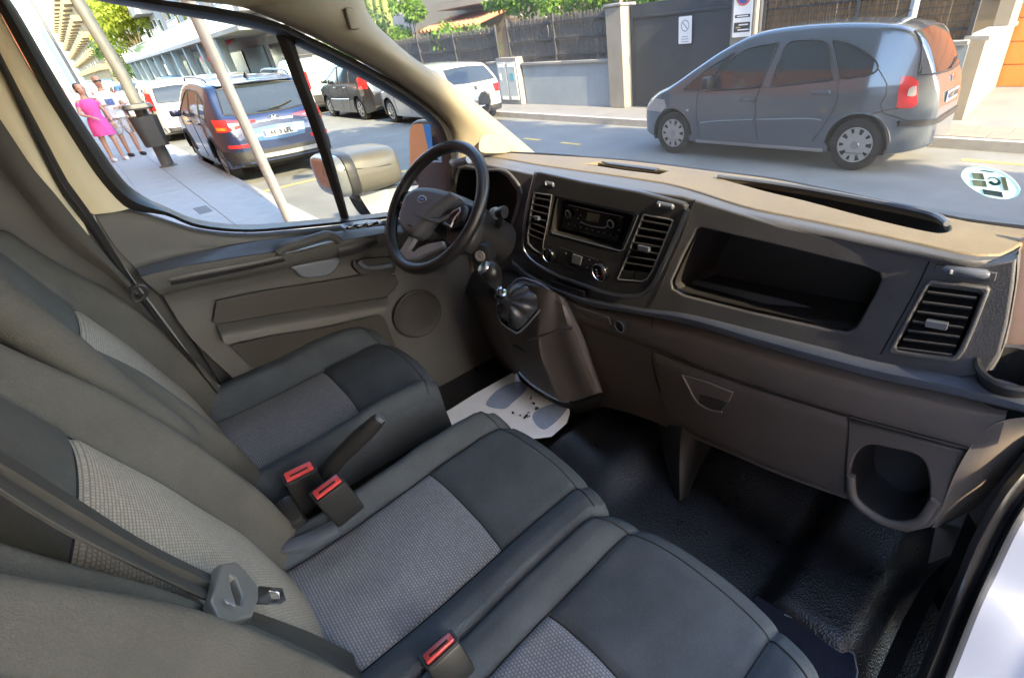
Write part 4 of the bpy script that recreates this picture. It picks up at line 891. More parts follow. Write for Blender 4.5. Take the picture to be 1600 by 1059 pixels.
# passenger double bench
bbase = mk('passenger_bench', *rbox((-.52, .14, .74), (.84, .46, .30), .03), m_black, van, label='double passenger bench in charcoal fabric with two woven inserts')
cushion(bbase, -.722, .145, .095, .080, -.12, .240, .475, .965, .030, .014, skirt=.26, front_in=.030, er=.012, label='middle seat cushion beside the handbrake')
cushion(bbase, -.275, .145, .077, .100, -.12, .225, .475, .965, .014, .020, skirt=.26, front_in=.05, el=.012, label='outer passenger seat cushion by the open door')
backrest(bbase, -.722, .145, .105, .080, (0, -.075, .94), TILT, .74, .475, .055, .030)
backrest(bbase, -.275, .140, .095, .120, (0, -.068, .94), TILT, .74, .475, .050, .050, insert=False)
mk('bench_seam', *tube([(-.497, -.05, .95), (-.497, .2, .955), (-.497, .40, .96)], .004, 8, sm=3), m_void, bbase)
mk('hinge_cover', *rows([[Z(1.0)(p) for p in [(430, 846), (470, 836), (520, 812)]], [Z(1.0)(p) for p in [(436, 862), (480, 850), (528, 826)]], [Z(.96)(p) for p in [(440, 872), (484, 862), (530, 838)]]], 12, 3), m_ledge, bbase)
# centre gap: buckles, handbrake
FBk = Frame((0, -.075, .94), Vector((0, math.cos(TILT), math.sin(TILT))), (1, 0, 0))
def buckle(c, z, lean, dz=.10, big=1.0):
    p = oz(c, z); up = Vector(lean).normalized(); vw = (CAM - p).normalized(); wd = vw.cross(up).normalized(); fw_ = wd.cross(up).normalized()
    q = Matrix((wd, fw_, up)).transposed()
    rot = Matrix.Rotation(R(0), 3, 'Z')
    b = mk('belt_buckle', *rbox(p - up * dz / 2, (.062 * big, .034 * big, dz), .006, q @ rot), m_black, van)
    mk('release_button', *rbox(p + up * .004, (.052 * big, .021 * big, .012), .003, q @ rot), m_red, b)
    mk('latch_slot', *rbox(p + up * .0105 - fw_ * .004, (.034 * big, .004, .001), 0, q), m_void, b)
    mk('buckle_rim', *(lambda fr: fr.plate_l(rrect(.0625 * big, .0345 * big, .005, 3), [rrect(.053 * big, .022 * big, .003, 3)], th=.005, bv=.001))(Frame(p, up, q @ Vector((1, 0, 0)))), m_black, b)
    return b
buckle((468, 739), 1.085, (.30, .02, 1), .13)
bk = buckle((513, 763), 1.085, (.18, -.12, 1), .105)
p = opl((511, 797), oz((513, 778), 1.07), Vector((.25, -.8, .3)))
buckle((688, 1016), 1.03, (-.25, -.05, 1), .11, .9)
mk('buckle_stalk', *tube([oz((445, 790), 1.0), oz((440, 830), .95), oz((432, 860), .9)], [.022, .026, .028], 10), m_black, van)
mk('buckle_stalk', *rbox(oz((462, 812), .98), (.075, .035, .10), .012, Matrix.Rotation(R(20), 3, 'Y')), m_black, van)
mk('console_tray', *rbox((-1.03, .10, .80), (.16, .50, .14), .02), m_void, van)
hb0, hb1, hb2, hb3 = oz((498, 752), .97), oz((530, 715), 1.02), oz((566, 680), 1.07), oz((592, 655), 1.10)
hb = mk('handbrake', *tube([hb0, hb1, hb2, hb3], [.017, .017, .018, .014], 14, flat=1.2), m_black, van, label='raised black handbrake lever between the seats')
mk('handbrake_button', *lathe([(.011, 0), (.011, .006), (.009, .009), (.001, .009)], hb3, hb3 - hb2, 18), m_ledge, hb)
mk('lever_slot', *tube([lerp(hb2, hb3, .35) + Vector((.006, -.014, .012)), lerp(hb2, hb3, .55) + Vector((.006, -.014, .012))], .003, 6), m_void, hb)
# passenger belt across the middle back, with its tongue
BO = FBk.o + FBk.n * .030
B = lambda d: (lambda p: opl(p, FBk.o + FBk.n * d, FBk.n))
belt = mk('passenger_belt', *rows([[B(.040)(p) for p in [(-60, 665), (0, 703), (115, 775), (230, 847), (349, 906)]], [B(.046)(p) for p in [(-60, 685), (0, 722), (115, 793), (235, 864), (352, 920)]], [B(.040)(p) for p in [(-60, 702), (0, 740), (115, 810), (240, 880), (356, 936)]], [B(.046)(p) for p in [(-60, 716), (0, 756), (115, 826), (248, 896), (360, 948)]], [B(.042)(p) for p in [(-60, 728), (0, 772), (115, 841), (259, 910), (362, 957)]]], 40, 2), m_belt, van, label='folded dark seat belt lying across the middle backrest')
mk('belt_stitching', *tube([B(.047)(p) for p in [(-60, 722), (0, 764), (115, 834), (255, 904), (358, 952)]], .0005, 5, sm=4), m_door, belt)
mk('belt_tail', *rows([[B(.034)(p) for p in [(397, 955), (440, 970), (500, 994), (560, 1026), (640, 1075)]], [B(.030)(p) for p in [(392, 966), (436, 984), (500, 1012), (556, 1046), (610, 1090)]], [B(.034)(p) for p in [(388, 977), (430, 996), (500, 1028), (550, 1062), (590, 1095)]]], 24, 2), m_belt, belt)
m_tongue = mat('belt tongue plastic', (.17, .165, .15), .32, bump=(900, .2, .0004), var=.1)
zt = lambda x, y: (x / 1.738, 450 + y / 1.738)
FTg = FBk.sh(.046)
tg = mk('belt_tongue', *FTg.plate([zt(*p) for p in [(576, 766), (622, 757), (652, 786), (684, 830), (683, 862), (664, 908), (598, 929), (568, 912), (550, 868), (562, 838)]], [[zt(*p) for p in [(604, 796), (620, 804), (638, 850), (634, 880), (620, 876), (608, 838)]]], th=.010, bv=.003), m_tongue, belt)
mk('tongue_blade', *FTg.sh(.004).plate([zt(*p) for p in [(682, 828), (700, 812), (762, 818), (772, 850), (760, 860), (690, 858)]], [[zt(*p) for p in [(726, 826), (752, 828), (758, 848), (732, 846)]]], th=.003, bv=.001), m_chrome, tg)
for c in ((582, 880), (598, 886)):
    w = FTg.px(zt(*c)); mk('tongue_rivet', *on(FTg.sh(.014), lathe([(.004, 0), (.0035, .001), (.001, .001)], n=12, cap=False), w.x, w.y), m_greytrim, tg)
# ------------------------------------------------------------ street: ground
m_road = mat('asphalt', (.165, .17, .162), .85, bump=(180, .6, .004), var=.18, vscale=1.3, dirt=((.13, .13, .125), .8, .55))
m_paveN = mat('near pavement concrete', (.36, .385, .385), .75, bump=(120, .3, .002), var=.12, vscale=2.2, dirt=((.27, .28, .28), 1.7, .4))
m_paveF = mat('far pavement concrete', (.17, .17, .165), .8, bump=(120, .3, .002), var=.14, vscale=2.0, dirt=((.2, .2, .19), 1.2, .4))
m_kerb = mat('kerb stone', (.33, .32, .30), .8, bump=(90, .4, .003), var=.15, vscale=4)
m_yel = mat('worn yellow paint', (.62, .42, .10), .7, var=.35, vscale=7)
m_tile = mat('paving flag', (.20, .18, .145), .8, bump=(120, .3, .002), var=.12, vscale=3)
def struct(o): o['kind'] = 'structure'; return o
struct(mk('ground', [(-600, -300, -.06), (400, -300, -.06), (400, 300, -.06), (-600, 300, -.06)], [(0, 1, 2, 3)], m_road, smooth=False))
KN, KF, WY = 1.62, 8.55, 9.95
struct(mk('road', [(-420, KN, 0), (60, KN, 0), (60, KF, 0), (-420, KF, 0)], [(0, 1, 2, 3)], m_road, smooth=False))
def slab(name, x0, x1, y0, y1, z0, z1, m): return struct(mk(name, *rbox(((x0 + x1) / 2, (y0 + y1) / 2, (z0 + z1) / 2), (x1 - x0, y1 - y0, z1 - z0)), m, smooth=False))
npv = slab('near_pavement', -420, 60, -60, KN - .12, -.05, .13, m_paveN)
fpv = slab('far_pavement', -420, 60, KF + .12, 40, -.05, .13, m_paveF)
nk = slab('near_kerb', -420, 60, KN - .12, KN + .01, -.05, .132, m_kerb)
fk_ = slab('far_kerb', -420, 60, KF - .01, KF + .12, -.05, .132, m_kerb)
# near pavement flags (joints recessed between raised slabs)
me_cache = {}
def paver(parent, name, x, y, sx, sy, z, m, th=.012, bv=.004):
    k = (name, round(sx, 3), round(sy, 3), m.name)
    if k not in me_cache:
        o = mk(name, *rbox((0, 0, 0), (sx, sy, th), bv, seg=1), m, parent, smooth=False); me_cache[k] = o.data
    else:
        o = bpy.data.objects.new(name, me_cache[k]); COL.objects.link(o); o.parent = parent
    o.location = (x, y, z); return o
rp = random.Random(5)
for i in range(24):
    for j in range(2):
        x = -3.0 - .62 * i
        paver(npv, 'paving_slab', x, KN - .12 - .32 - .62 * j, .61, .61, .134 + rp.uniform(-.001, .001), m_paveN)
for i in range(14):
    paver(fpv, 'paving_slab', -2.4 + .42 * i, KF + .12 + .22, .41, .41, .134 + rp.uniform(-.001, .002), m_tile)
    paver(fpv, 'paving_slab', -2.2 + .42 * i, KF + .12 + .64, .41, .41, .134 + rp.uniform(-.001, .002), m_tile)
# yellow bay marks
rd = bpy.data.objects['road']
def mark(x0, x1, y0, y1, z=.004): return mk('bay_marking', [(x0, y0, z), (x1, y0, z), (x1, y1, z), (x0, y1, z)], [(0, 1, 2, 3)], m_yel, rd, smooth=False)
for x in (-12.6, -11.4, -10.2, -9.0, -7.8, -.4, .8): mark(x, x + .55, 6.62, 6.72) if x < -2 else mark(x - 1.0, x - .3, 7.9, 8.0)
for x in (-3.6, -4.9, -6.2, -7.5, -8.8, -10.1): mark(x, x + .62, 3.7, 3.82)
mark(-9.9, -9.8, 1.75, 3.6); mark(-5.2, -5.08, 1.75, 3.6); mark(-3.9, -3.0, 1.9, 2.0); mark(-4.4, -4.2, 2.0, 2.5)
mk('drain_cover', *rbox((-8.8, .75, .142), (.5, .16, .006)), mat('drain iron', (.12, .12, .12), .6, var=.2), npv, smooth=False)

# ------------------------------------------------------------ far wall, gate, fences
m_wall = mat('grey rendered wall', (.25, .30, .34), .9, bump=(60, .4, .004), var=.12, vscale=1.6, dirt=((.26, .28, .29), 1.1, .45))
m_cream = mat('cream rendered wall', (.22, .195, .15), .9, bump=(60, .4, .004), var=.1, vscale=1.6, dirt=((.4, .34, .26), 1.3, .35))
m_pier = mat('pier concrete', (.24, .225, .19), .9, bump=(60, .4, .004), var=.14, vscale=2.2, dirt=((.3, .27, .22), 1.6, .4))
m_cope = mat('coping stone', (.22, .22, .215), .9, bump=(70, .4, .003), var=.15, vscale=3)
m_gate = mat('anthracite gate sheet', (.030, .035, .042), .6, bump=(30, .1, .002), var=.14, vscale=1.5, dirt=((.12, .125, .13), .9, .3))
m_iron = mat('dark fence iron', (.035, .036, .04), .6, var=.2)
m_reed = mat('weathered reed screen', (.105, .10, .088), .95, bump=(90, .8, .006), var=.35, vscale=14)
m_reed2 = mat('brown reed screen', (.26, .16, .075), .95, bump=(90, .8, .006), var=.35, vscale=10)
def bx(mb, x0, x1, y0, y1, z0, z1, bv=0): return mb.add(rbox(((x0 + x1) / 2, (y0 + y1) / 2, (z0 + z1) / 2), (x1 - x0, y1 - y0, z1 - z0), bv, seg=1))
def wall(x0, x1, h, label, y=WY, m=None):
    e = empty('garden_wall', ((x0 + x1) / 2, y + .1, .13), label, 'wall'); L = (x1 - x0)
    mk('wall_body', *rbox((0, 0, (h - .13) / 2), (L, .22, h - .13)), m or m_wall, e, smooth=False)
    n = max(1, int(L / 1.2))
    for i in range(n):
        a = -L / 2 + L * i / n; mk('coping_stone', *rbox((a + L / n / 2, -.01, h - .13 + .035), (L / n - .008, .30, .07), .012, seg=1), m_cope, e)
    return e
wall(-13.0, -9.48, 1.14, 'grey rendered garden wall between the meter cabinet and the concrete gate pier')
wall(-30.0, -14.1, 1.10, 'long grey garden wall behind the black people carrier and the white hatchback')
wall(-5.55, -2.10, 1.16, 'grey garden wall behind the blue-grey people carrier, carrying wire mesh')
def pier(x, w, h, label, y=WY - .05):
    e = empty('gate_pier', (x, y + .2, .13), label, 'gate pier')
    mk('pier_shaft', *rbox((0, 0, (h - .13) / 2), (w, .48, h - .13), .012, seg=1), m_pier, e)
    mk('pier_cap', *rbox((0, 0, h - .13 + .03), (w + .06, .54, .06), .012, seg=1), m_cope, e); return e
pier(-9.22, .50, 2.24, 'tall concrete gate pier at the grey wall end of the black gate')
pier(-5.86, .50, 2.75, 'tall concrete gate pier carrying the no parking sign')
ge = empty('driveway_gate', (-7.54, 10.22, .13), 'wide anthracite sheet metal gate with a small white sign', 'gate')
mk('gate_sheet', *rbox((0, 0, 1.06), (2.86, .05, 2.1), .004, seg=1), m_gate, ge)
mk('top_rail', *rbox((0, -.035, 1.86), (2.86, .03, .05), .006, seg=1), m_gate, ge)
mk('gate_frame', *(lambda mb: (mb.v, mb.f))(bx(bx(bx(MB(), -1.43, -1.37, -.06, -.02, 0, 2.1), 1.37, 1.43, -.06, -.02, 0, 2.1), -1.37, 1.37, -.06, -.02, .02, .08)), m_gate, ge, smooth=False)
m_signw = mat('white sign enamel', (.80, .82, .82), .4, var=.03); m_signr = mat('red sign enamel', (.60, .10, .07), .4, var=.1); m_signb = mat('blue sign enamel', (.05, .10, .36), .4, var=.1)
m_signk = mat('black sign print', (.03, .03, .03), .5); m_signg = mat('grey sign print', (.35, .37, .38), .5); m_signo = mat('ochre sign print', (.45, .36, .16), .5)
def nosign(e, c, w, h, red):
    fr = Frame(c, (0, -1, 0))
    s = mk('sign_plate', *fr.plate_l(rrect(w, h, .02, 3), th=.006, bv=.002), m_signw, e)
    r = w * (.40 if red else .32); cy = h / 2 - w * .5
    f1 = fr.sh(.0065)
    if red: mk('sign_disc', *f1.plate_l(ell(2 * r * .8, 2 * r * .8, 28, 0, cy), th=.002, bv=0), m_signb, s)
    mk('sign_ring', *f1.plate_l(ell(2 * r, 2 * r, 32, 0, cy), [ell(1.62 * r, 1.62 * r, 32, 0, cy)], th=.003, bv=0), m_signr if red else m_signg, s)
    mk('sign_bar', *on(f1, plate2([(-r * .85, -r * .1), (r * .85, -r * .1), (r * .85, r * .1), (-r * .85, r * .1)], [], .0026, 0), 0, cy, 0, R(-45)), m_signr if red else m_signg, s)
    return s, f1, cy, r
s, f1, cy, r = nosign(ge, (.14, -.060, 1.53), .34, .50, False)
s['label'] = 'small white no parking plate on the black gate'
for k, wd in enumerate((.16, .20, .20)): mk('sign_line', *f1.plate_l(rrect(wd, .016, .004, 1, 0, -.12 - .045 * k), th=.001, bv=0), m_signg, s)
ps = empty('parking_sign', (-5.85, 9.845, 1.90), 'white no parking sign with red and blue disc on the gate pier', 'sign')
s, f1, cy, r = nosign(ps, (0, 0, 0), .40, .86, True)
for k, (wd, hh, yy_, m) in enumerate(((.32, .05, -.09, m_signk), (.34, .16, -.27, m_signk))): mk('sign_panel', *f1.plate_l(rrect(wd, hh, .006, 1, 0, yy_), th=.001, bv=0), m, s)
for k, (wd, yy_, m) in enumerate(((.20, -.23, m_signw), (.24, -.31, m_signw), (.10, -.27, m_signo))): mk('sign_line', *f1.sh(.001).plate_l(rrect(wd, .022, .004, 1, .03 if k < 2 else -.08, yy_), th=.001, bv=0), m, s)
mk('sign_line', *f1.sh(.001).plate_l(rrect(.24, .018, .004, 1, 0, -.09), th=.001, bv=0), m_signw, s)

def reed_fence(x0, x1, z0, h, label, m, y=WY + .12, posts=True, mesh=False):
    e = empty('screen_fence', ((x0 + x1) / 2, y, z0), label, 'fence'); L = x1 - x0; rf = random.Random(int(abs(x0) * 10))
    v = MB(); x = -L / 2
    while x < L / 2:                                # individual canes, too many and too thin to part
        w = rf.uniform(.014, .028); t = h * rf.uniform(.93, 1.03) - (.12 if rf.random() < .06 else 0)
        if rf.random() > .03: v.add(bar((x, rf.uniform(.0, .018), 0), (x + rf.uniform(-.012, .012), rf.uniform(0, .018), t), w, w * .6, (0, 1, 0)))
        x += w * .92
    r_ = v.build('reed_screen', m, e, smooth=False); r_['kind'] = 'stuff'
    for zz in (.15, h * .5, h * .85): mk('fence_rail', *rbox((0, -.03, zz), (L, .03, .035)), m_iron, e, smooth=False)
    n = max(1, round(L / 2.2))
    for i in range(n + 1): mk('fence_post', *rbox((-L / 2 + L * i / n, -.035, h * .53), (.06, .06, h * 1.06)), m_iron, e, smooth=False)
    if mesh:
        mm = MB()
        k = int(L / .10)
        for i in range(k): mm.add(bar((-L / 2 + L * i / k, -.05, .02), (-L / 2 + L * i / k, -.05, h * 1.25), .010, .010, (0, 1, 0)))
        for i in range(int(h * 1.25 / .10)): mm.add(bar((-L / 2, -.055, .05 + .10 * i), (L / 2, -.055, .05 + .10 * i), .010, .010))
        q = mm.build('wire_mesh', m_iron, e, smooth=False); q['kind'] = 'stuff'
    return e
reed_fence(-13.6, -9.50, 1.20, 1.05, 'dark reed screen fence above the wall beside the concrete gate pier', m_reed)
reed_fence(-24.0, -14.2, 1.16, 1.00, 'grey reed screen fence above the wall behind the white hatchback', m_reed)
reed_fence(-5.50, -2.15, 1.22, 1.30, 'brown reed fence behind wire mesh above the parked people carrier', m_reed2, mesh=True)
# meter cabinet
m_cab = mat('pale grey cabinet', (.40, .45, .46), .6, var=.08)
ce = empty('meter_cabinet', (-13.55, WY - .08, .13), 'pale grey twin-door meter cabinet set against the garden wall', 'utility cabinet')
mk('cabinet_body', *rbox((0, .1, .62), (1.0, .4, 1.24), .01, seg=1), m_cope, ce)
for sx in (-.23, .23):
    d = mk('cabinet_door', *rbox((sx, -.115, .62), (.42, .03, 1.0), .006, seg=1), m_cab, ce)
    for zz in (.18, 1.04):
        for k in range(4): mk('vent_slot', *rbox((sx - .12 + .08 * k, -.133, zz), (.045, .006, .09)), m_signw, d, smooth=False)
    mk('door_notice', *rbox((sx - (.10 if sx < 0 else -.02), -.133, .75), (.10 if sx < 0 else .2, .005, .18)), m_signw if sx < 0 else mat('teal notice', (.12, .34, .42), .6), d, smooth=False)
e2 = empty('wall_pier', (-14.35, WY, .13), 'low pale wall pier beside the meter cabinet', 'gate pier')
mk('pier_shaft', *rbox((0, .1, .55), (.6, .4, 1.1), .01, seg=1), m_wall, e2); mk('pier_cap', *rbox((0, .1, 1.12), (.68, .48, .06), .01, seg=1), m_cope, e2)
# wall that turns in to the orange garage door
te = empty('return_wall', (-2.20, 11.9, .13), 'cream wall turning in beside the orange garage door', 'wall', None, R(5.0))
mk('wall_body', *rbox((0, 0, .54), (.24, 3.9, 1.08)), m_cream, te, smooth=False)
for i in range(4): mk('coping_stone', *rbox((0, -1.46 + .975 * i, 1.11), (.32, .965, .07), .01, seg=1), m_cope, te)
mk('upper_wall', *rbox((.02, 1.2, 1.75), (.22, 1.4, 1.2)), m_cream, te, smooth=False)
oe = empty('garage_door', (.72, 13.95, .13), 'bright orange garage door at the end of the driveway', 'garage door')
m_or = mat('orange door paint', (.80, .22, .035), .5, var=.05)
for k in range(9): mk('door_panel', *rbox((0, 0, .2 + .4 * k), (6.2, .08, .392), .008, seg=1), m_or, oe)
# lamp post by the mesh fence
lp = empty('street_pole', (-2.86, 9.62, .13), 'blue-grey steel pole standing in front of the wire mesh fence', 'pole')
m_polef = mat('pole steel', (.33, .39, .43), .5, var=.1)
mk('pole_shaft', *tube([(0, 0, 0), (.0, 0, 1.2), (.02, 0, 6)], [.062, .058, .05], 14), m_polef, lp)
mk('pole_base', *lathe([(.11, 0), (.11, .05), (.075, .1), (.062, .12)], n=16), m_polef, lp)

# ------------------------------------------------------------ planting and houses behind the far wall
def leafmat(name, c):
    m = mat(name, c, .6, spec=.3, var=.35, vscale=2.0); b = m.node_tree.nodes['Principled BSDF']
    t = m.node_tree; tr = t.nodes.new('ShaderNodeBsdfTranslucent'); tr.inputs[0].default_value = (c[0] * 1.9, c[1] * 1.7, c[2] * .9, 1)
    ad = t.nodes.new('ShaderNodeMixShader'); ad.inputs[0].default_value = .45; o = t.nodes['Material Output']
    t.links.new(b.outputs[0], ad.inputs[1]); t.links.new(tr.outputs[0], ad.inputs[2]); t.links.new(ad.outputs[0], o.inputs[0]); return m
m_leaf1 = leafmat('fresh leaf', (.11, .20, .03)); m_leaf2 = leafmat('dark leaf', (.05, .10, .03)); m_leaf3 = leafmat('yellow leaf', (.22, .27, .04))
m_bark = mat('bark', (.12, .09, .06), .9, bump=(40, .8, .01), var=.3, vscale=8)
def leaves(blobs, n, s, seed, droop=.2):
    rl = random.Random(seed); v = []; f = []
    tot = sum(b[3] ** 2 for b in blobs)
    for cx, cy, cz, r in blobs:
        for _ in range(int(n * r * r / tot)):
            d = Vector((rl.gauss(0, 1), rl.gauss(0, 1), rl.gauss(0, 1))).normalized() * r * rl.uniform(.45, 1.05) ** .6
            if noise.noise(Vector((cx, cy, cz)) * 3 + d * 2.2 / r) < -.18: continue
            p = Vector((cx, cy, cz)) + Vector((d.x, d.y, d.z * .85))
            a = Vector((rl.uniform(-1, 1), rl.uniform(-1, 1), rl.uniform(-1, .6))).normalized(); b = a.cross(Vector((rl.uniform(-1, 1), rl.uniform(-1, 1), rl.uniform(-1, 1)))).normalized()
            l = s * rl.uniform(.6, 1.4); k = len(v)
            v += [p, p + a * l * .5 + b * l * .28, p + a * l - Vector((0, 0, droop * l)), p + a * l * .5 - b * l * .28]; f.append((k, k + 1, k + 2, k + 3))
    return v, f
def tree(name, loc, blobs, n, s, m, label, cat, trunk_h, tr=.12, seed=1, group=None):
    e = empty(name, loc, label, cat, group)
    tk = MB(); tk.add(tube([(0, 0, 0), (.05, .02, trunk_h * .5), (-.03, .05, trunk_h)], [tr, tr * .8, tr * .6], 10))
    for b in blobs[:6]: tk.add(tube([(-.03, .05, trunk_h * .85), (b[0] * .5, b[1] * .5, lerp(trunk_h, b[2], .5)), (b[0], b[1], b[2])], [tr * .5, tr * .3, tr * .12], 7))
    tk.build('trunk', m_bark, e); v, f = leaves(blobs, n, s, seed); mk('crown', v, f, m, e, smooth=False); return e
def blobby(rw, rh, zc, n, seed):
    rl = random.Random(seed); return [(rl.uniform(-rw, rw), rl.uniform(-rw, rw) * .7, zc + rl.uniform(-rh, rh), rl.uniform(.35, .62) * rw) for _ in range(n)]
tree('street_tree', (-88, 9.3, .13), blobby(3.4, 3.0, 7.6, 14, 4), 6000, .5, m_leaf3, 'sunlit yellow-green street tree in front of the brown building', 'tree', 4.5, .2, 4)
tree('vine', (-12.0, 11.0, .13), [(x, rp.uniform(-.3, .3), 2.45 + rp.uniform(-.15, .5), rp.uniform(.35, .6)) for x in [-3.4 + .55 * i for i in range(14)]], 9000, .13, m_leaf1, 'leafy vine spilling along the top of the reed fence beside the pier', 'vine', 2.2, .06, 8)
tree('vine', (-7.4, 12.2, .13), [(x, rp.uniform(-.3, .3), 2.7 + rp.uniform(-.1, .6), rp.uniform(.4, .65)) for x in [-2.4 + .6 * i for i in range(9)]], 6500, .14, m_leaf1, 'bright green vine showing over the top of the black gate', 'vine', 2.2, .06, 9)
tree('garden_tree', (-22.6, 11.8, .13), blobby(.85, 1.5, 2.9, 9, 12), 3600, .17, m_leaf1, 'narrow bright green tree beside the beige house', 'tree', 1.8, .07, 12)
tree('garden_bush', (-26.5, 11.2, .13), blobby(1.9, .9, 1.9, 9, 14), 4200, .19, m_leaf2, 'grey-green bush behind the reed fence below the tall cactus', 'bush', .8, .06, 14)
tree('garden_bush', (-18.9, 11.4, .13), blobby(1.2, .35, 1.65, 7, 15), 2200, .15, m_leaf1, 'low green bush under the tiled porch roof', 'bush', .7, .05, 15)
tree('street_tree', (-120, 9.5, .13), blobby(2.6, 1.8, 4.2, 10, 21), 2200, .4, m_leaf2, 'small dark green tree far down the street', 'tree', 2.5, .16, 21)
# tall column cactus group (pale green stems)
m_cact = leafmat('pale cactus', (.30, .36, .15))
ca = empty('cactus', (-27.5, 12.2, .13), 'tall pale green cactus with upright ribbed stems', 'cactus')
for i, (x, h) in enumerate(((0, 5.2), (.5, 5.8), (-.55, 4.6), (.95, 4.4), (-1.0, 5.4), (1.5, 5.0))):
    v, f = tube([(x * .4, 0, 0), (x * .8, .1, h * .3), (x * 1.1, .05 * i, h * .7), (x * 1.3, .1, h)], [.16, .2, .2, .08], 14, sm=4)
    mk('stem', [p + Vector((math.sin(k % 14 * math.pi) * .0, 0, 0)) for k, p in enumerate(v)], f, m_cact, ca)

m_hbeige = mat('beige house render', (.30, .265, .21), .9, bump=(40, .3, .004), var=.08, vscale=1.0)
m_hwhite = mat('white house render', (.22, .22, .22), .85, bump=(40, .3, .004), var=.06, vscale=.6, dirt=((.5, .48, .45), .5, .3))
m_hbrown = mat('brown house render', (.22, .165, .09), .9, bump=(40, .3, .004), var=.12, vscale=.6)
m_hcream = mat('sunlit cream render', (.24, .185, .10), .9, bump=(40, .3, .004), var=.08, vscale=.3)
m_hblue = mat('pale blue render', (.18, .225, .24), .85, var=.08, vscale=.6)
m_win = mat('dark window glass', (.03, .035, .04), .06, var=.3, vscale=.8)
m_wfr = mat('window frame', (.55, .52, .48), .6)
m_shut = mat('brown shutter', (.30, .21, .13), .7, var=.15)
m_roof = mat('clay roof tile', (.34, .16, .08), .85, var=.25, vscale=5)
m_rail = mat('balcony rail', (.30, .31, .32), .5, var=.1)
m_awn = mat('red awning', (.55, .07, .07), .8, var=.1)
m_tglass = mat('terrace glass', (.13, .20, .20), .08, spec=.7, var=.06)
m_shop = mat('shop front', (.05, .055, .05), .15, var=.5, vscale=.7)
FAC = Frame((0, 11, 0), (0, -1, 0))
def house(name, x0, x1, y, depth, h, m, label):
    e = empty(name, ((x0 + x1) / 2, y, .13), label, 'building')
    mk('wall', *rbox((0, depth / 2, h / 2), (x1 - x0, depth, h)), m, e, smooth=False); return e
def window(e, x, z, w, h, shutter=False, y=0):
    f = mk('window', *rbox((x, y - .02, z), (w + .14, .08, h + .14), .01, seg=1), m_wfr, e)
    mk('pane', *rbox((x, y - .065, z), (w, .02, h)), m_shut if shutter else m_win, f, smooth=False)
def balcony(e, x, z, w, d=1.3, solid=.45, m=None):
    b = mk('balcony', *rbox((x, -d / 2, z), (w, d, .22), .01, seg=1), m or m_hwhite, e)
    p = MB(); bx(p, x - w / 2, x + w / 2, -d, -d + .1, z + .11, z + .11 + solid); bx(p, x - w / 2, x - w / 2 + .1, -d + .1, 0, z + .11, z + .11 + solid); bx(p, x + w / 2 - .1, x + w / 2, -d + .1, 0, z + .11, z + .11 + solid)
    mk('parapet', p.v, p.f, m or m_hwhite, b, smooth=False)
    r = MB()
    for i in range(int(w / .16) + 1): r.add(bar((x - w / 2 + i * .16, -d + .05, z + .11 + solid), (x - w / 2 + i * .16, -d + .05, z + 1.1), .025, .025, (0, 1, 0)))
    r.add(bar((x - w / 2, -d + .05, z + 1.1), (x + w / 2, -d + .05, z + 1.1), .05, .04))
    mk('railing', r.v, r.f, m_rail, b, smooth=False)
# white apartment block with balconies and a glazed terrace, far side of the street
ab = house('apartment_block', -98, -34, 11.2, 12, 14, m_hwhite, 'white apartment block with stepped balconies above a glazed terrace')
for k in range(3):
    for i in range(6):
        x = -27 + 10.2 * i
        balcony(ab, x, 4.6 + 3.0 * k, 5.6, 1.5, .55)
        window(ab, x - 1.3, 6.0 + 3.0 * k, 1.6, 2.0, i % 2 == 0); window(ab, x + 1.5, 6.0 + 3.0 * k, 1.2, 2.0)
        window(ab, x + 4.8, 6.1 + 3.0 * k, 1.3, 1.3, k % 2 == 1)
for i in range(10): mk('column', *rbox((-30 + 6.0 * i, -2.6, 1.7), (.5, .5, 3.4), .02, seg=1), m_hblue, ab)
mk('terrace_slab', *rbox((0, -1.55, 3.42), (63, 3.0, .24), .02, seg=1), m_hwhite, ab)
tg_ = MB()
for i in range(31): mk('terrace_pane', *rbox((-30.7 + 2.05 * i, -3.0, 4.05), (2.0, .04, 1.0)), m_tglass, ab, smooth=False)
mk('terrace_rail', *rbox((0, -3.0, 4.6), (63, .06, .05)), m_rail, ab, smooth=False)
for i in range(10): mk('shop_front', *rbox((-27 + 6.0 * i, -.06, 1.45), (4.6, .1, 2.6), .01, seg=1), m_shop if i % 2 else m_hblue, ab)
aw = empty('shop_awning', (-47, 8.6, 2.55), 'red shop awning slanting out below the glazed terrace', 'awning')
mk('canvas', *rows([[(-3.2, 1.6, 1.0), (3.2, 1.6, 1.0)], [(-3.2, .0, .1), (3.2, .0, .1)], [(-3.2, 0, -.2), (3.2, 0, -.2)]], 8, 1, False), m_awn, aw, smooth=False)
for sx in (-3.1, 3.1): mk('awning_arm', *bar((sx, 1.6, .2), (sx, .05, .05), .05, .05), m_rail, aw)
bb = house('brown_building', -165, -101, 10.6, 12, 15, m_hbrown, 'brown rendered building with shop fronts behind the sunlit tree')
for i in range(8):
    mk('shop_front', *rbox((-21 + 6 * i, -.06, 1.4), (4.4, .1, 2.5), .01, seg=1), m_shop, bb)
    for k in range(3): window(bb, -21 + 6 * i, 4.9 + 2.6 * k, 1.4, 1.4, i % 2 == 0)
cb = house('cream_building', -330, -170, 10.8, 14, 24, m_hcream, 'tall sunlit cream apartment building far down the street')
for k in range(6):
    for i in range(13):
        balcony(cb, -74 + 12.2 * i, 4.0 + 3.2 * k, 7, 1.6, .9, m_hcream); window(cb, -92 + 12.2 * i, 5.4 + 3.2 * k, 3.0, 1.9, (i + k) % 2 == 0)
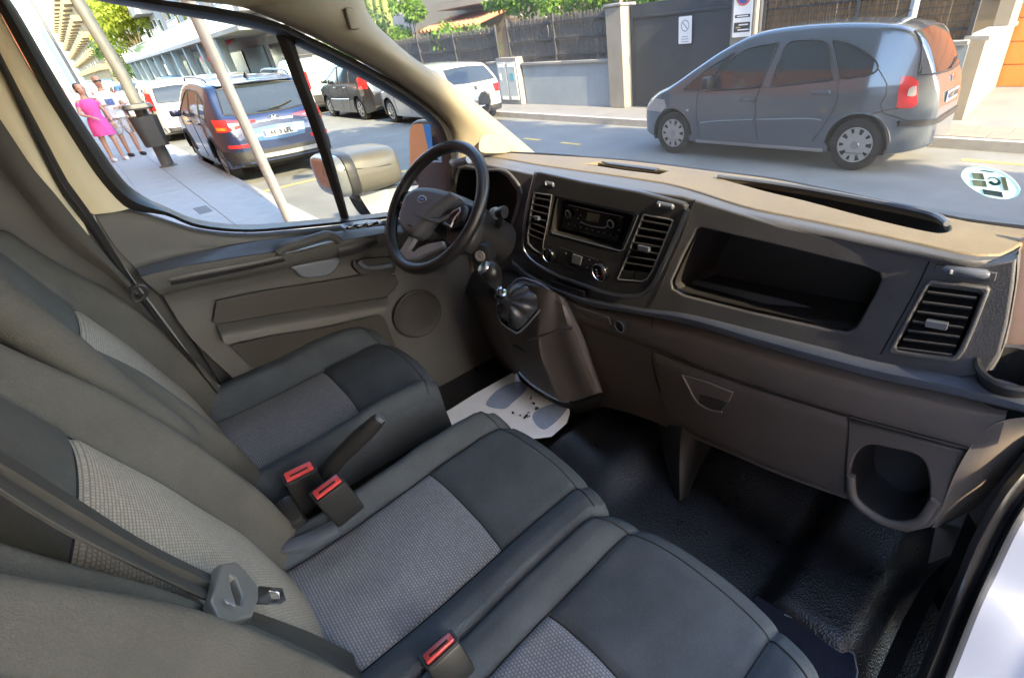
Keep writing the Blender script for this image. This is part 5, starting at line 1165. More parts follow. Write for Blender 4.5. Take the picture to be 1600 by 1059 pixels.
fb = house('far_building', -460, -345, 7.0, 14, 26, m_hblue, 'pale blue-grey tower block closing the end of the street')
# beige villa with balcony and porch behind the fence
vh = house('beige_villa', -27.0, -16.8, 14.2, 9, 7.5, m_hbeige, 'beige villa with an iron balcony behind the reed fence')
balcony(vh, 1.6, 3.05, 3.6, 1.4, .18, m_hbeige); window(vh, 1.2, 4.4, 1.1, 1.9, True); window(vh, -3.2, 1.9, 1.0, 1.1); window(vh, 3.6, 1.8, 1.0, 1.2, True)
pr = mk('porch_roof', *rows([[(-1.2, -.1, 2.72), (3.4, -.1, 2.72)], [(-1.2, -1.9, 2.25), (3.4, -1.9, 2.25)]], 2, 1, False), m_roof, vh, smooth=False)
for i in range(14): mk('roof_tile_row', *tube([(-1.1 + .33 * i, -.1, 2.75), (-1.1 + .33 * i, -1.92, 2.28)], .075, 8), m_roof, pr)
for sx in (-1.0, 1.1, 3.2): mk('porch_post', *rbox((sx, -1.8, 1.1), (.18, .18, 2.2)), m_hbeige, vh, smooth=False)
vh2 = house('cream_villa', -16.0, -9.6, 15.0, 8, 6.5, m_hcream, 'cream villa half hidden by the vine above the fence')
window(vh2, -1.5, 2.2, 1.3, 1.5); window(vh2, 1.6, 2.2, 1.3, 1.5, True)
vh3 = house('ochre_villa', -8.6, 1.2, 16.0, 8, 7.5, m_hcream, 'ochre villa beyond the wire mesh fence')
window(vh3, -2.6, 2.4, 1.2, 1.6, True); window(vh3, 1.2, 2.4, 1.2, 1.6)
# orange garage front the van is driving out of (the mirror shows it, and it shades the seats)
gf = empty('orange_garage', (-.8, -.1, .13), 'orange painted building the van is nosing out of, shown in its mirror', 'building')
FY = -.2
def gbox(name, x0, x1, z0, z1, m, y0=FY - .3, y1=FY): return mk(name, *rbox(((x0 + x1) / 2 + .8, (y0 + y1) / 2 + .1, (z0 + z1) / 2), (x1 - x0, y1 - y0, z1 - z0)), m, gf, smooth=False)
gbox('front_wall', -40, -8.0, 0, 3.5, m_tint, -.5, .05); gbox('front_wall', -8.0, -2.05, 0, 3.5, m_tint); gbox('added_storey', -40, -2.05, 3.5, 12.5, m_hblue, -9, -.22); m_court = mat('pale orange render', (.74, .40, .22), .8, var=.05)  # unseen storey added: tall to shade the pavement, pale for car-window reflections
gbox('front_wall', 5.0, 9.3, 0, 11.5, m_court, -9, -.06); gbox('front_wall', 9.3, 30, 0, 7.2, m_tint, -9, -.06)  # unseen right wing, heights shaped to shade the seats but sun the dash
gbox('bounce_court_side', -2.25, -2.05, 0, 6, m_court, -9, FY - .3); gbox('bounce_court_back', -2.25, 5.0, 0, 3.6, m_court, -9.3, -9)  # court walls added out of view, pale to bounce light into the cab
struct(mk('bounce_forecourt', *rbox((1.475, -4.6, .132), (7.0, 8.8, .012)), mat('pale forecourt concrete', (.52, .50, .47), .85, var=.1), smooth=False))  # added out of view, pale so skylight bounces up into the cab
for i, x in enumerate((1.0, 5.0, 9.2)):  # unseen trees added to shade the road and the SUV
    tree('street_tree', (x, 1.25, .13), [(rp.uniform(-3.6, .3) if i == 0 else rp.uniform(-2.0, 2.0), rp.uniform(1.7, 4.6), rp.uniform(4.6, 7.8), rp.uniform(1.0, 1.5)) for _ in range(16)], 6500, .5, m_leaf1, ('unseen street tree added beside the passenger door to shade the road', 'second unseen street tree added past the passenger door for shade', 'third unseen street tree added farther along the kerb for shade')[i], 'tree', 4.4, .13, 40 + i, 'unseen shade trees added along the near kerb')
# ------------------------------------------------------------ vehicles in the street
m_tyre = mat('tyre', (.022, .021, .020), .8, bump=(200, .4, .002), var=.2)
m_rimg = mat('wheel silver', (.42, .43, .42), .38, metal=.5, var=.06)
m_carblk = mat('car black trim', (.018, .018, .019), .5, var=.12)
m_cglass = mat('car window glass', (.020, .026, .030), .03, spec=.9, var=.2, vscale=.8)
m_tail = mat('tail lamp red', (.52, .018, .022), .12, coat=.8, var=.1)
m_tailw = mat('lamp clear', (.40, .36, .32), .1, coat=.5, var=.1); m_amber = mat('lamp amber', (.65, .20, .03), .15, coat=.5)
m_plate = mat('number plate white', (.42, .43, .44), .4); m_pltx = mat('plate lettering', (.02, .02, .025), .5); m_pltb = mat('plate blue', (.03, .08, .40), .4)
def paint(name, c, metal=.35, rough=.32): return mat(name, c, rough, metal=metal, coat=1.0, var=.03, vscale=1.5)
def interp(pts, x):
    if x <= pts[0][0]: return pts[0][1]
    for a, b in zip(pts, pts[1:]):
        if x <= b[0]: return lerp(a[1], b[1], (x - a[0]) / (b[0] - a[0]))
    return pts[-1][1]
def smoothprof(p):
    q = catmull([(a, b, 0) for a, b in p], 10); return [(v.x, v.y) for v in q]
class Car:
    """body skin from cross sections; windows, lamps and seams are laid on it as thin pieces of their own.
    local axes: x forward, y to the car's left, z up, origin between the wheels on the ground"""
    def __init__(s, name, label, cat, loc, rz, prof, L0, L1, W_, belt, wr, wx, paintm, tumble=.17, sill=.20, zmid=.55, group=None, endw=.74, coarse=1.0, arch=1.17, rnd=.55):
        s.e = empty(name, loc, label, cat, group, rz); s.paint = paintm
        prof = sorted(prof); P = smoothprof(prof); P.sort(); s.H = max(z for _, z in P)
        n = int((L1 - L0) / (.055 * coarse)); xs = [lerp(L0, L1, .5 - .5 * math.cos(math.pi * i / n)) * .5 + lerp(L0, L1, i / n) * .5 for i in range(n + 1)]
        hn = int(24 / coarse)
        def W(x, z, zt):
            d = min(x - L0, L1 - x); w = W_ / 2 * (endw + (1 - endw) * min(1, d / rnd) ** .42 if d < rnd else 1)
            w *= 1 - .07 * max(0, (zmid - z) / zmid) ** 2
            return w * (1 - tumble * max(0, (z - belt) / (s.H - belt)) ** 1.15)
        ver = []; s.rn = None
        for x in xs:
            zt = interp(P, x); d = min(x - L0, L1 - x)
            zb = sill + .10 * (1 - min(1, d / .5)) ** 2; ze = max(zb + .05, zt - .06)
            half = [(0, zb), (.5 * W(x, zb, zt), zb), (.92 * W(x, zb, zt), zb)]
            half += [(W(x, z, zt), z) for z in [lerp(zb + .015, ze, k / hn) for k in range(hn + 1)]]
            wt = W(x, ze, zt)
            half += [(wt * .985, lerp(ze, zt, .4)), (wt * .955, lerp(ze, zt, .72)), (wt * .90, lerp(ze, zt, .93)), (wt * .78, zt + .004), (wt * .5, zt + .018), (wt * .22, zt + .026)]
            ring = half + [(0, zt + .028)] + [(-y, z) for y, z in half[:0:-1]]
            s.rn = len(ring); ver += [Vector((x, y, z)) for y, z in ring]
        m = len(xs); inside = [False] * len(ver)
        ra = wr * arch
        for k, p in enumerate(ver):
            for cx in wx:
                dx, dz = p.x - cx, p.z - wr
                r_ = math.hypot(dx, dz)
                if r_ < ra and abs(p.y) > W_ * .30:
                    inside[k] = True
                    if r_ < 1e-4: dx, dz, r_ = 0, 1, 1
                    if dz < -.02: continue
                    p.x = cx + dx / r_ * ra; p.z = wr + dz / r_ * ra
        faces = [f for f in gridf(m, s.rn, False, True) if not all(inside[i] for i in f)]
        faces += [tuple(range(s.rn)), tuple(reversed(range((m - 1) * s.rn, m * s.rn)))]
        s.body = mk('body', ver, faces, paintm, s.e, sharp=42)
        s.bvh = BVHTree.FromPolygons(ver, faces)
        s.L0, s.L1, s.W, s.wr, s.wx = L0, L1, W_, wr, wx
        wl = MB()
        for cx in wx:
            for sy in (-1, 1): wl.add(lathe([(ra * 1.0, 0), (ra * 1.0, .34), (.01, .34)], (cx, sy * (W_ / 2 - .02), wr), (0, -sy, 0), 24, cap=False))
        for p in wl.v: p.z = max(p.z, sill + .02)
        wl.add(rbox(((wx[0] + wx[1]) / 2, 0, .30), (L1 - L0 - .6, W_ * .6, .22)))
        mk('wheel_well', wl.v, wl.f, m_void, s.e, sharp=0)
    def cast(s, u, w, side, off):
        if side in 'LR':
            sg = 1 if side == 'L' else -1; h = s.bvh.ray_cast(Vector((u, sg * 3, w)), Vector((0, -sg, 0)))
        elif side == 'B': h = s.bvh.ray_cast(Vector((s.L0 - 2, u, w)), Vector((1, 0, 0)))
        elif side == 'F': h = s.bvh.ray_cast(Vector((s.L1 + 2, u, w)), Vector((-1, 0, 0)))
        else: h = s.bvh.ray_cast(Vector((u, w, 4)), Vector((0, 0, -1)))
        if h[0] is None: return None
        nrm = h[1]; d = {'L': Vector((0, 1, 0)), 'R': Vector((0, -1, 0)), 'B': Vector((-1, 0, 0)), 'F': Vector((1, 0, 0)), 'T': Vector((0, 0, 1))}[side]
        if nrm.dot(d) < 0: nrm = -nrm
        return h[0] + nrm * off
    def patch(s, name, top, bot, side, m, off=.005, nx=18, nz=6, parent=None, thick=.0, label=None):
        t = resample([Vector((*p, 0)) for p in top], nx); b = resample([Vector((*p, 0)) for p in bot], nx)
        v = []
        for i in range(nz):
            for j in range(nx):
                q = t[j].lerp(b[j], i / (nz - 1)); p = s.cast(q.x, q.y, side, off)
                if p is None:
                    p = None
                v.append(p)
        last = next((p for p in v if p), Vector())
        for i, p in enumerate(v):
            if p is None: v[i] = last
            else: last = p
        # a thin edge back to the skin
        rim = [j for j in range(nx)] + [i * nx + nx - 1 for i in range(1, nz)] + [(nz - 1) * nx + j for j in range(nx - 2, -1, -1)] + [i * nx for i in range(nz - 2, 0, -1)]
        f = gridf(nz, nx)
        d = {'L': Vector((0, 1, 0)), 'R': Vector((0, -1, 0)), 'B': Vector((-1, 0, 0)), 'F': Vector((1, 0, 0)), 'T': Vector((0, 0, 1))}[side]
        n0 = len(v); v += [v[k] - d * (off + .006) for k in rim]; k_ = len(rim)
        f += [(rim[i], rim[(i + 1) % k_], n0 + (i + 1) % k_, n0 + i) for i in range(k_)]
        o = mk(name, v, f, m, parent or s.e, sharp=50, label=label)
        if m is m_cglass and side in 'LRB':                      # dark rubber round the pane
            q = [v[k] for k in rim]; mk('window_seal', *tube(q, .011, 5, True), m_carblk, o)
        return o
    def line(s, name, pts, side, m, r=.006, off=.001, sm=4, parent=None):
        q = catmull([Vector((*p, 0)) for p in pts], sm) if sm else [Vector((*p, 0)) for p in pts]
        v = [s.cast(p.x, p.y, side, off) for p in q]; v = [p for p in v if p]
        if len(v) < 2: return None
        return mk(name, *tube(v, r, 6), m, parent or s.e)
    def wheels(s, rim='cover', holes=10, sides=('L', 'R')):
        wr = s.wr
        for cx in s.wx:
            for sd in sides:
                sg = 1 if sd == 'L' else -1; y = sg * (s.W / 2 - .035)
                t = mk('wheel', *lathe([(wr * .62, -.19), (wr * .9, -.195), (wr * .985, -.17), (wr, -.13), (wr, -.04), (wr * .985, -.012), (wr * .93, .0), (wr * .70, .006), (wr * .64, -.012)], (cx, y, wr), (0, sg, 0), 32), m_tyre, s.e)
                fr = Frame((cx, y + sg * -.012, wr), (0, sg, 0), (sg, 0, 0)); r0 = wr * .665
                mk('rim_back', *on(fr.sh(-.03), plate2(ell(r0 * 1.9, r0 * 1.9, 24), [], .004, 0)), m_carblk, t)
                hl = []
                if rim == 'cover':
                    for k in range(holes):
                        a = 2 * math.pi * k / holes; c, s_ = math.cos(a), math.sin(a); big = k % 2
                        hw = .030 * (1.0 if big else .75); r1, r2 = r0 * (.60 if big else .66), r0 * .92
                        hl.append([(r * c - h * s_, r * s_ + h * c) for r, h in ((r1, -hw * .5), (r2, -hw), (r2, hw), (r1, hw * .5))])
                else:
                    for k in range(holes):
                        a = 2 * math.pi * (k + .5) / holes; w_ = math.pi / holes * .70
                        hl.append([(r * math.cos(a + b), r * math.sin(a + b)) for r, b in ((r0 * .36, -w_ * .5), (r0 * .62, -w_ * .9), (r0 * .88, -w_), (r0 * .88, w_), (r0 * .62, w_ * .9), (r0 * .36, w_ * .5))])
                mk('rim', *on(fr, plate2(ell(2 * r0, 2 * r0, 48), hl, .016, .004)), m_rimg, t, sharp=40)
                mk('hub_cap', *on(fr.sh(.014), lathe([(r0 * .24, 0), (r0 * .22, .006), (.001, .008)], n=18, cap=False)), m_satin, t)
    def plate_no(s, side, u, z, txt, w=.52):
        p = s.cast(u, z, side, .012); n = Vector((-1, 0, 0)) if side == 'B' else Vector((1, 0, 0)); fr = Frame(p, n, (0, -1, 0) if side == 'B' else (0, 1, 0))
        o = mk('number_plate', *fr.plate_l(rrect(w, .115, .01, 2), th=.008, bv=.001), m_plate, s.e)
        mk('plate_band', *fr.sh(.0085).plate_l(rrect(.04, .10, .004, 1, -w / 2 + .028, 0), th=.001, bv=0), m_pltb, o)
        if txt: mk('plate_lettering', *on(fr.sh(.0125), text_vf(txt, .100, .0005, 1.0, 'CENTER', .0035), .02, 0), m_pltx, o, smooth=False)
        return o
    def mirror(s, x, z, sides=('L', 'R')):
        for sd in sides:
            sg = 1 if sd == 'L' else -1
            p = s.cast(x, z, sd, 0)
            mk('door_mirror', *rbox(p + Vector((-.02, sg * .10, .06)), (.10, .19, .13), .035), s.paint, s.e)
    def finish(s): return s.e

GREYBLUE = paint('grey-blue metallic', (.11, .130, .152), .4, .24)
DKBLUE = paint('dark blue metallic', (.012, .024, .072), .35)
BLK = paint('black paint', (.010, .010, .012), .1); WHT = paint('white car paint', (.42, .44, .45), .0, .3)
SILV = paint('silver paint', (.40, .41, .42), .6); RED = paint('dark red paint', (.25, .02, .03), .3); BLUE2 = paint('mid blue paint', (.05, .12, .25), .4)
STREET = 'cars parked along the street'
# blue-grey people carrier right across the road
CY = 6.80; CX = -3.73
pc = lambda p: (lambda w: (-(w.x - CX), w.z))(oy(p, CY))
za = lambda x, y: (900 + x / 3.995, y / 3.995); zb_ = lambda x, y: (1200 + x / 3.995, y / 3.995)
cit = Car('people_carrier', 'blue-grey people carrier parked side-on in front of the black gate', 'car', (CX - .05, CY + .80, 0), math.pi + R(2.2),
          [(-2.13, .42), (-2.13, .62), (-2.10, .90), (-2.02, 1.08), (-1.90, 1.30), (-1.74, 1.50), (-1.5, 1.585), (-1.0, 1.635), (-.4, 1.645), (.15, 1.60), (.6, 1.44), (1.0, 1.235), (1.40, 1.02), (1.75, .90), (1.98, .76), (2.09, .62), (2.14, .45)], -2.14, 2.14, 1.64, .93, .315, (-1.38, 1.38), GREYBLUE, tumble=.20, zmid=.6, group=STREET, endw=.52, rnd=.75)
def pside(name, top, bot, m, **k): return cit.patch(name, [pc(p) for p in top], [pc(p) for p in bot], 'L', m, **k)
pside('quarter_window', [za(690, 555), za(760, 490), za(860, 410), za(985, 335)], [za(690, 562), za(780, 560), za(815, 545), za(975, 350)], m_cglass, nx=14)
pside('front_window', [za(865, 545), za(905, 460), za(975, 375), za(1060, 310), (900 + 1250 / 3.995, 272 / 3.995)], [za(872, 560), za(950, 558), za(1030, 555), za(1120, 548), za(1165, 540)], m_cglass)
pside('rear_door_window', [za(1228, 500), za(1260, 390), za(1310, 275), za(1420, 258), zb_(300, 258), zb_(345, 270), zb_(375, 310)], [za(1220, 542), za(1300, 535), za(1400, 525), zb_(250, 518), zb_(330, 508), zb_(385, 502), zb_(408, 498)], m_cglass)
pside('rear_quarter_window', [zb_(390, 258), zb_(450, 268), zb_(540, 302), zb_(620, 350), zb_(660, 385), zb_(678, 420)], [zb_(455, 495), zb_(520, 488), zb_(590, 480), zb_(640, 468), zb_(670, 450), zb_(679, 428)], m_cglass)
for pts in ([za(780, 570), za(770, 700), za(790, 860)], [za(1255, 280), za(1180, 500), za(1135, 640), za(1140, 870)], [zb_(385, 255), zb_(430, 420), zb_(445, 500), zb_(430, 640), zb_(370, 760), zb_(280, 885)], [za(780, 570), za(1000, 560), za(1200, 545), zb_(100, 535), zb_(430, 505)], [zb_(800, 690), zb_(720, 700), zb_(640, 720)]):
    cit.line('door_seam', [pc(p) for p in pts], 'L', m_carblk, .0055)
pside('rub_strip', [za(790, 762), za(900, 752), za(1020, 747), za(1120, 744)], [za(790, 785), za(900, 790), za(1020, 788), za(1122, 785)], GREYBLUE, off=.018, nz=4)
pside('rub_strip', [za(1140, 744), za(1300, 741), za(1450, 741), za(1540, 752)], [za(1140, 785), za(1300, 785), za(1450, 780), za(1545, 768)], GREYBLUE, off=.018, nz=4)
cit.line('strip_highlight', [pc(p) for p in [za(795, 762), za(900, 752), za(1120, 744)]], 'L', m_satin, .007, .016); cit.line('strip_highlight', [pc(p) for p in [za(1140, 744), za(1450, 741), za(1540, 752)]], 'L', m_satin, .007, .016)
for c in (za(1088, 620), za(1537, 578)):
    u, z = pc(c); p = cit.cast(u, z, 'L', .012); mk('door_handle', *rbox(p, (.24, .035, .055), .016), GREYBLUE, cit.e)
u, z = pc(za(717, 685)); mk('indicator', *rbox(cit.cast(u, z, 'L', .004), (.05, .012, .035), .005), m_tailw, cit.e)
u, z = pc(za(845, 535)); p = cit.cast(u, z, 'L', 0); mk('door_mirror', *rbox(p + Vector((-.04, .10, .05)), (.13, .20, .16), .045), m_carblk, cit.e)
pside('tail_lamp', [zb_(815, 490), zb_(850, 488), zb_(890, 500), zb_(915, 530)], [zb_(788, 685), zb_(830, 692), zb_(880, 690), zb_(905, 670)], m_tail, off=.012, nx=10)
pside('lamp_lens', [zb_(862, 568), zb_(880, 556), zb_(905, 552)], [zb_(850, 612), zb_(880, 618), zb_(902, 610)], m_tailw, off=.018, nx=8)
cit.patch('headlamp', [(-.78, .80), (-.6, .82), (-.45, .80)], [(-.80, .62), (-.6, .62), (-.45, .66)], 'F', m_tailw); cit.patch('headlamp', [(.45, .80), (.6, .82), (.78, .80)], [(.45, .66), (.6, .62), (.80, .62)], 'F', m_tailw)
cit.patch('rear_window', [(-.60, 1.50), (0, 1.53), (.60, 1.50)], [(-.66, 1.08), (0, 1.06), (.66, 1.08)], 'B', m_cglass, nx=20, nz=8)
cit.patch('windscreen', [(.50, -.58), (.56, 0), (.50, .58)], [(1.36, -.72), (1.42, 0), (1.36, .72)], 'T', m_cglass, nx=20, nz=8)
cit.line('tailgate_seam', [(-.74, 1.45), (-.76, 1.0), (-.70, .62), (0, .60), (.70, .62), (.76, 1.0), (.74, 1.45)], 'B', m_carblk, .006)
cit.patch('rear_bumper_step', [(-.8, .60), (0, .61), (.8, .60)], [(-.8, .54), (0, .55), (.8, .54)], 'B', m_carblk, off=.02)
cit.patch('tail_lamp', [(-.80, .95), (-.72, .97), (-.64, .95)], [(-.80, .66), (-.72, .66), (-.64, .68)], 'B', m_tail, off=.012, nx=6)
cit.line('rear_wiper', [(.05, 1.08), (-.15, 1.10), (-.42, 1.16)], 'B', m_carblk, .010, .02)
cit.plate_no('B', 0, .80, '4392 BNW'); p = cit.cast(0, .98, 'B', .01)
mk('badge', *rbox(p, (.012, .10, .08), .004), m_chrome, cit.e)
mk('aerial', *tube([(-1.35, .1, 1.64), (-1.50, .1, 1.70)], .008, 6), m_carblk, cit.e)
mk('sill_trim', *rbox((-.03, .79, .225), (1.95, .03, .05), .012), m_greytrim, cit.e)
cit.line('arch_lip', [(-1.38 + .375 * math.cos(t), .315 + .375 * math.sin(t)) for t in [R(8 + 16.4 * k) for k in range(11)]], 'L', GREYBLUE, .012, .002)
cit.line('arch_lip', [(1.38 + .375 * math.cos(t), .315 + .375 * math.sin(t)) for t in [R(8 + 16.4 * k) for k in range(11)]], 'L', GREYBLUE, .012, .002)
cit.wheels('cover', 10)
wsp = MB()

# dark blue SUV seen from behind
HX, HY = -12.85, 2.52
suv = Car('suv', 'dark blue SUV with its tail towards the van, number plate 4418 LFL', 'car', (HX, HY, 0), math.pi,
          [(-2.24, .50), (-2.24, .75), (-2.19, .98), (-2.08, 1.12), (-1.92, 1.36), (-1.80, 1.53), (-1.55, 1.60), (-.9, 1.65), (-.1, 1.655), (.45, 1.58), (.9, 1.36), (1.25, 1.12), (1.7, 1.03), (2.0, .92), (2.18, .74), (2.24, .5)], -2.24, 2.24, 1.85, 1.02, .35, (-1.33, 1.34), DKBLUE, tumble=.22, sill=.24, zmid=.65, group=STREET, endw=.72, arch=1.16)
hx = HX + 2.20
sb = lambda p: (lambda w: (-(w.y - HY), w.z))(ox(p, hx))
zh = lambda x, y: (200 + x / 3.995, 50 + y / 3.995)
def rear(name, top, bot, m, **k): return suv.patch(name, [sb(zh(*p)) for p in top], [sb(zh(*p)) for p in bot], 'B', m, **k)
suv.patch('rear_window', [(.62, 1.50), (.3, 1.53), (0, 1.54), (-.3, 1.53), (-.62, 1.50)], [(.70, 1.14), (.3, 1.10), (0, 1.095), (-.3, 1.10), (-.70, 1.14)], 'B', m_cglass, nx=24, nz=10)
suv.patch('brake_light', [(.2, 1.575), (0, 1.58), (-.2, 1.575)], [(.2, 1.55), (0, 1.555), (-.2, 1.55)], 'B', m_tail, off=.02)
for sg in (1, -1):
    suv.patch('tail_lamp', [(sg * .30, 1.005), (sg * .55, 1.03), (sg * .75, 1.06), (sg * .87, 1.08)], [(sg * .30, .985), (sg * .55, .93), (sg * .75, .89), (sg * .87, .88)], 'B', m_tail, off=.014, nx=12)
    suv.patch('lamp_lens', [(sg * .48, .985), (sg * .6, .99), (sg * .72, 1.0)], [(sg * .48, .965), (sg * .6, .955), (sg * .72, .95)], 'B', m_tailw, off=.02, nx=6)
    suv.patch('lamp_lens', [(sg * .76, .95), (sg * .86, .96)], [(sg * .76, .91), (sg * .86, .91)], 'B', m_amber, off=.02, nx=4)
    suv.patch('reflector', [(sg * .48, .66), (sg * .82, .67)], [(sg * .48, .61), (sg * .82, .62)], 'B', m_tail, off=.014, nx=8)
    mk('roof_rail', *tube([(-1.55, sg * .66, 1.62), (-1.3, sg * .67, 1.69), (0, sg * .69, 1.72), (.3, sg * .68, 1.66)], .018, 8, sm=4), m_satin, suv.e)
suv.patch('chrome_strip', [(.30, .975), (0, .985), (-.30, .975)], [(.30, .95), (0, .96), (-.30, .95)], 'B', m_chrome, off=.012)
suv.patch('plate_recess', [(.46, .87), (0, .89), (-.46, .87)], [(.40, .68), (0, .66), (-.40, .68)], 'B', BLUE2, off=.006)
suv.plate_no('B', 0, .775, '4418 LFL', .56)
suv.patch('lower_bumper', [(.90, .56), (.5, .54), (0, .53), (-.5, .54), (-.90, .56)], [(.86, .30), (.5, .27), (0, .26), (-.5, .27), (-.86, .30)], 'B', m_carblk, off=.012, nx=24)
suv.patch('skid_plate', [(.55, .47), (0, .46), (-.55, .47)], [(.5, .40), (0, .39), (-.5, .40)], 'B', m_greytrim, off=.022)
e_ = suv.cast(0, 1.0, 'B', .012); fe = Frame(e_, (-1, 0, .25), (0, -1, 0))
bd = mk('badge', *fe.plate_l(ell(.17, .10, 28), [ell(.135, .070, 28)], th=.012, bv=.003), m_chrome, suv.e)
mk('badge_letter', *on(fe.sh(.004), (lambda mb: (mb.v, mb.f))(MB().add(rbox((-.026, 0, 0), (.014, .062, .008), .002, Matrix.Rotation(R(-18), 3, 'Z'))).add(rbox((.026, 0, 0), (.014, .062, .008), .002, Matrix.Rotation(R(-18), 3, 'Z'))).add(rbox((0, .002, 0), (.05, .013, .008), .002, Matrix.Rotation(R(18), 3, 'Z'))))), m_chrome, bd)
p = suv.cast(.62, .80, 'B', .010); mk('model_script', *on(Frame(p, (-1, 0, 0), (0, -1, 0)), text_vf('TUCSON', .055)), m_chrome, suv.e, smooth=False)
suv.line('rear_wiper', [(0, 1.13), (-.2, 1.15), (-.42, 1.21)], 'B', m_carblk, .012, .022)
mk('roof_spoiler', *rows([[(-1.70, -.62, 1.585), (-1.72, 0, 1.605), (-1.70, .62, 1.585)], [(-1.86, -.60, 1.56), (-1.90, 0, 1.58), (-1.86, .60, 1.56)], [(-1.82, -.60, 1.54), (-1.86, 0, 1.555), (-1.82, .60, 1.54)]], 16, 3), DKBLUE, suv.e)
mk('aerial_fin', *rows([[(-1.35, -.03, 1.645), (-1.35, .03, 1.645)], [(-1.42, -.015, 1.70), (-1.42, .015, 1.70)], [(-1.50, -.005, 1.72), (-1.50, .005, 1.72)], [(-1.50, -.02, 1.64), (-1.50, .02, 1.64)]], 4, 3), m_carblk, suv.e)
def sidewin(c, spans, belt, top, m=m_cglass, sides='LR'):
    for sd in sides:
        for x0, x1, t0, t1 in spans: c.patch('side_window', [(x0, t0), ((x0 + x1) / 2, (t0 + t1) / 2 + .015), (x1, t1)], [(x0, belt), ((x0 + x1) / 2, belt - .005), (x1, belt - .01)], sd, m, nx=10, nz=6)
sidewin(suv, [(-1.62, -1.12, 1.30, 1.47), (-1.05, -.15, 1.50, 1.52), (-.07, .92, 1.52, 1.14)], 1.09, 1.5)
for sd in 'LR':
    suv.line('door_seam', [(-1.1, 1.5), (-1.08, 1.0), (-.95, .6), (-.75, .35)], sd, m_carblk, .006); suv.line('door_seam', [(-.1, 1.5), (-.1, 1.0), (-.12, .35)], sd, m_carblk, .006); suv.line('door_seam', [(1.0, 1.1), (1.02, .8), (.95, .4)], sd, m_carblk, .006)
    for cx in suv.wx: suv.line('arch_trim', [(cx + .42 * math.cos(t), .35 + .42 * math.sin(t)) for t in [R(6 + 16.8 * k) for k in range(11)]], sd, m_carblk, .026, .002)
    for hx_ in (-.98, .02): mk('door_handle', *rbox(suv.cast(hx_ + .18, .98, sd, .015), (.2, .03, .04), .012), DKBLUE, suv.e)
suv.mirror(.80, 1.06); suv.wheels('spoke', 5)

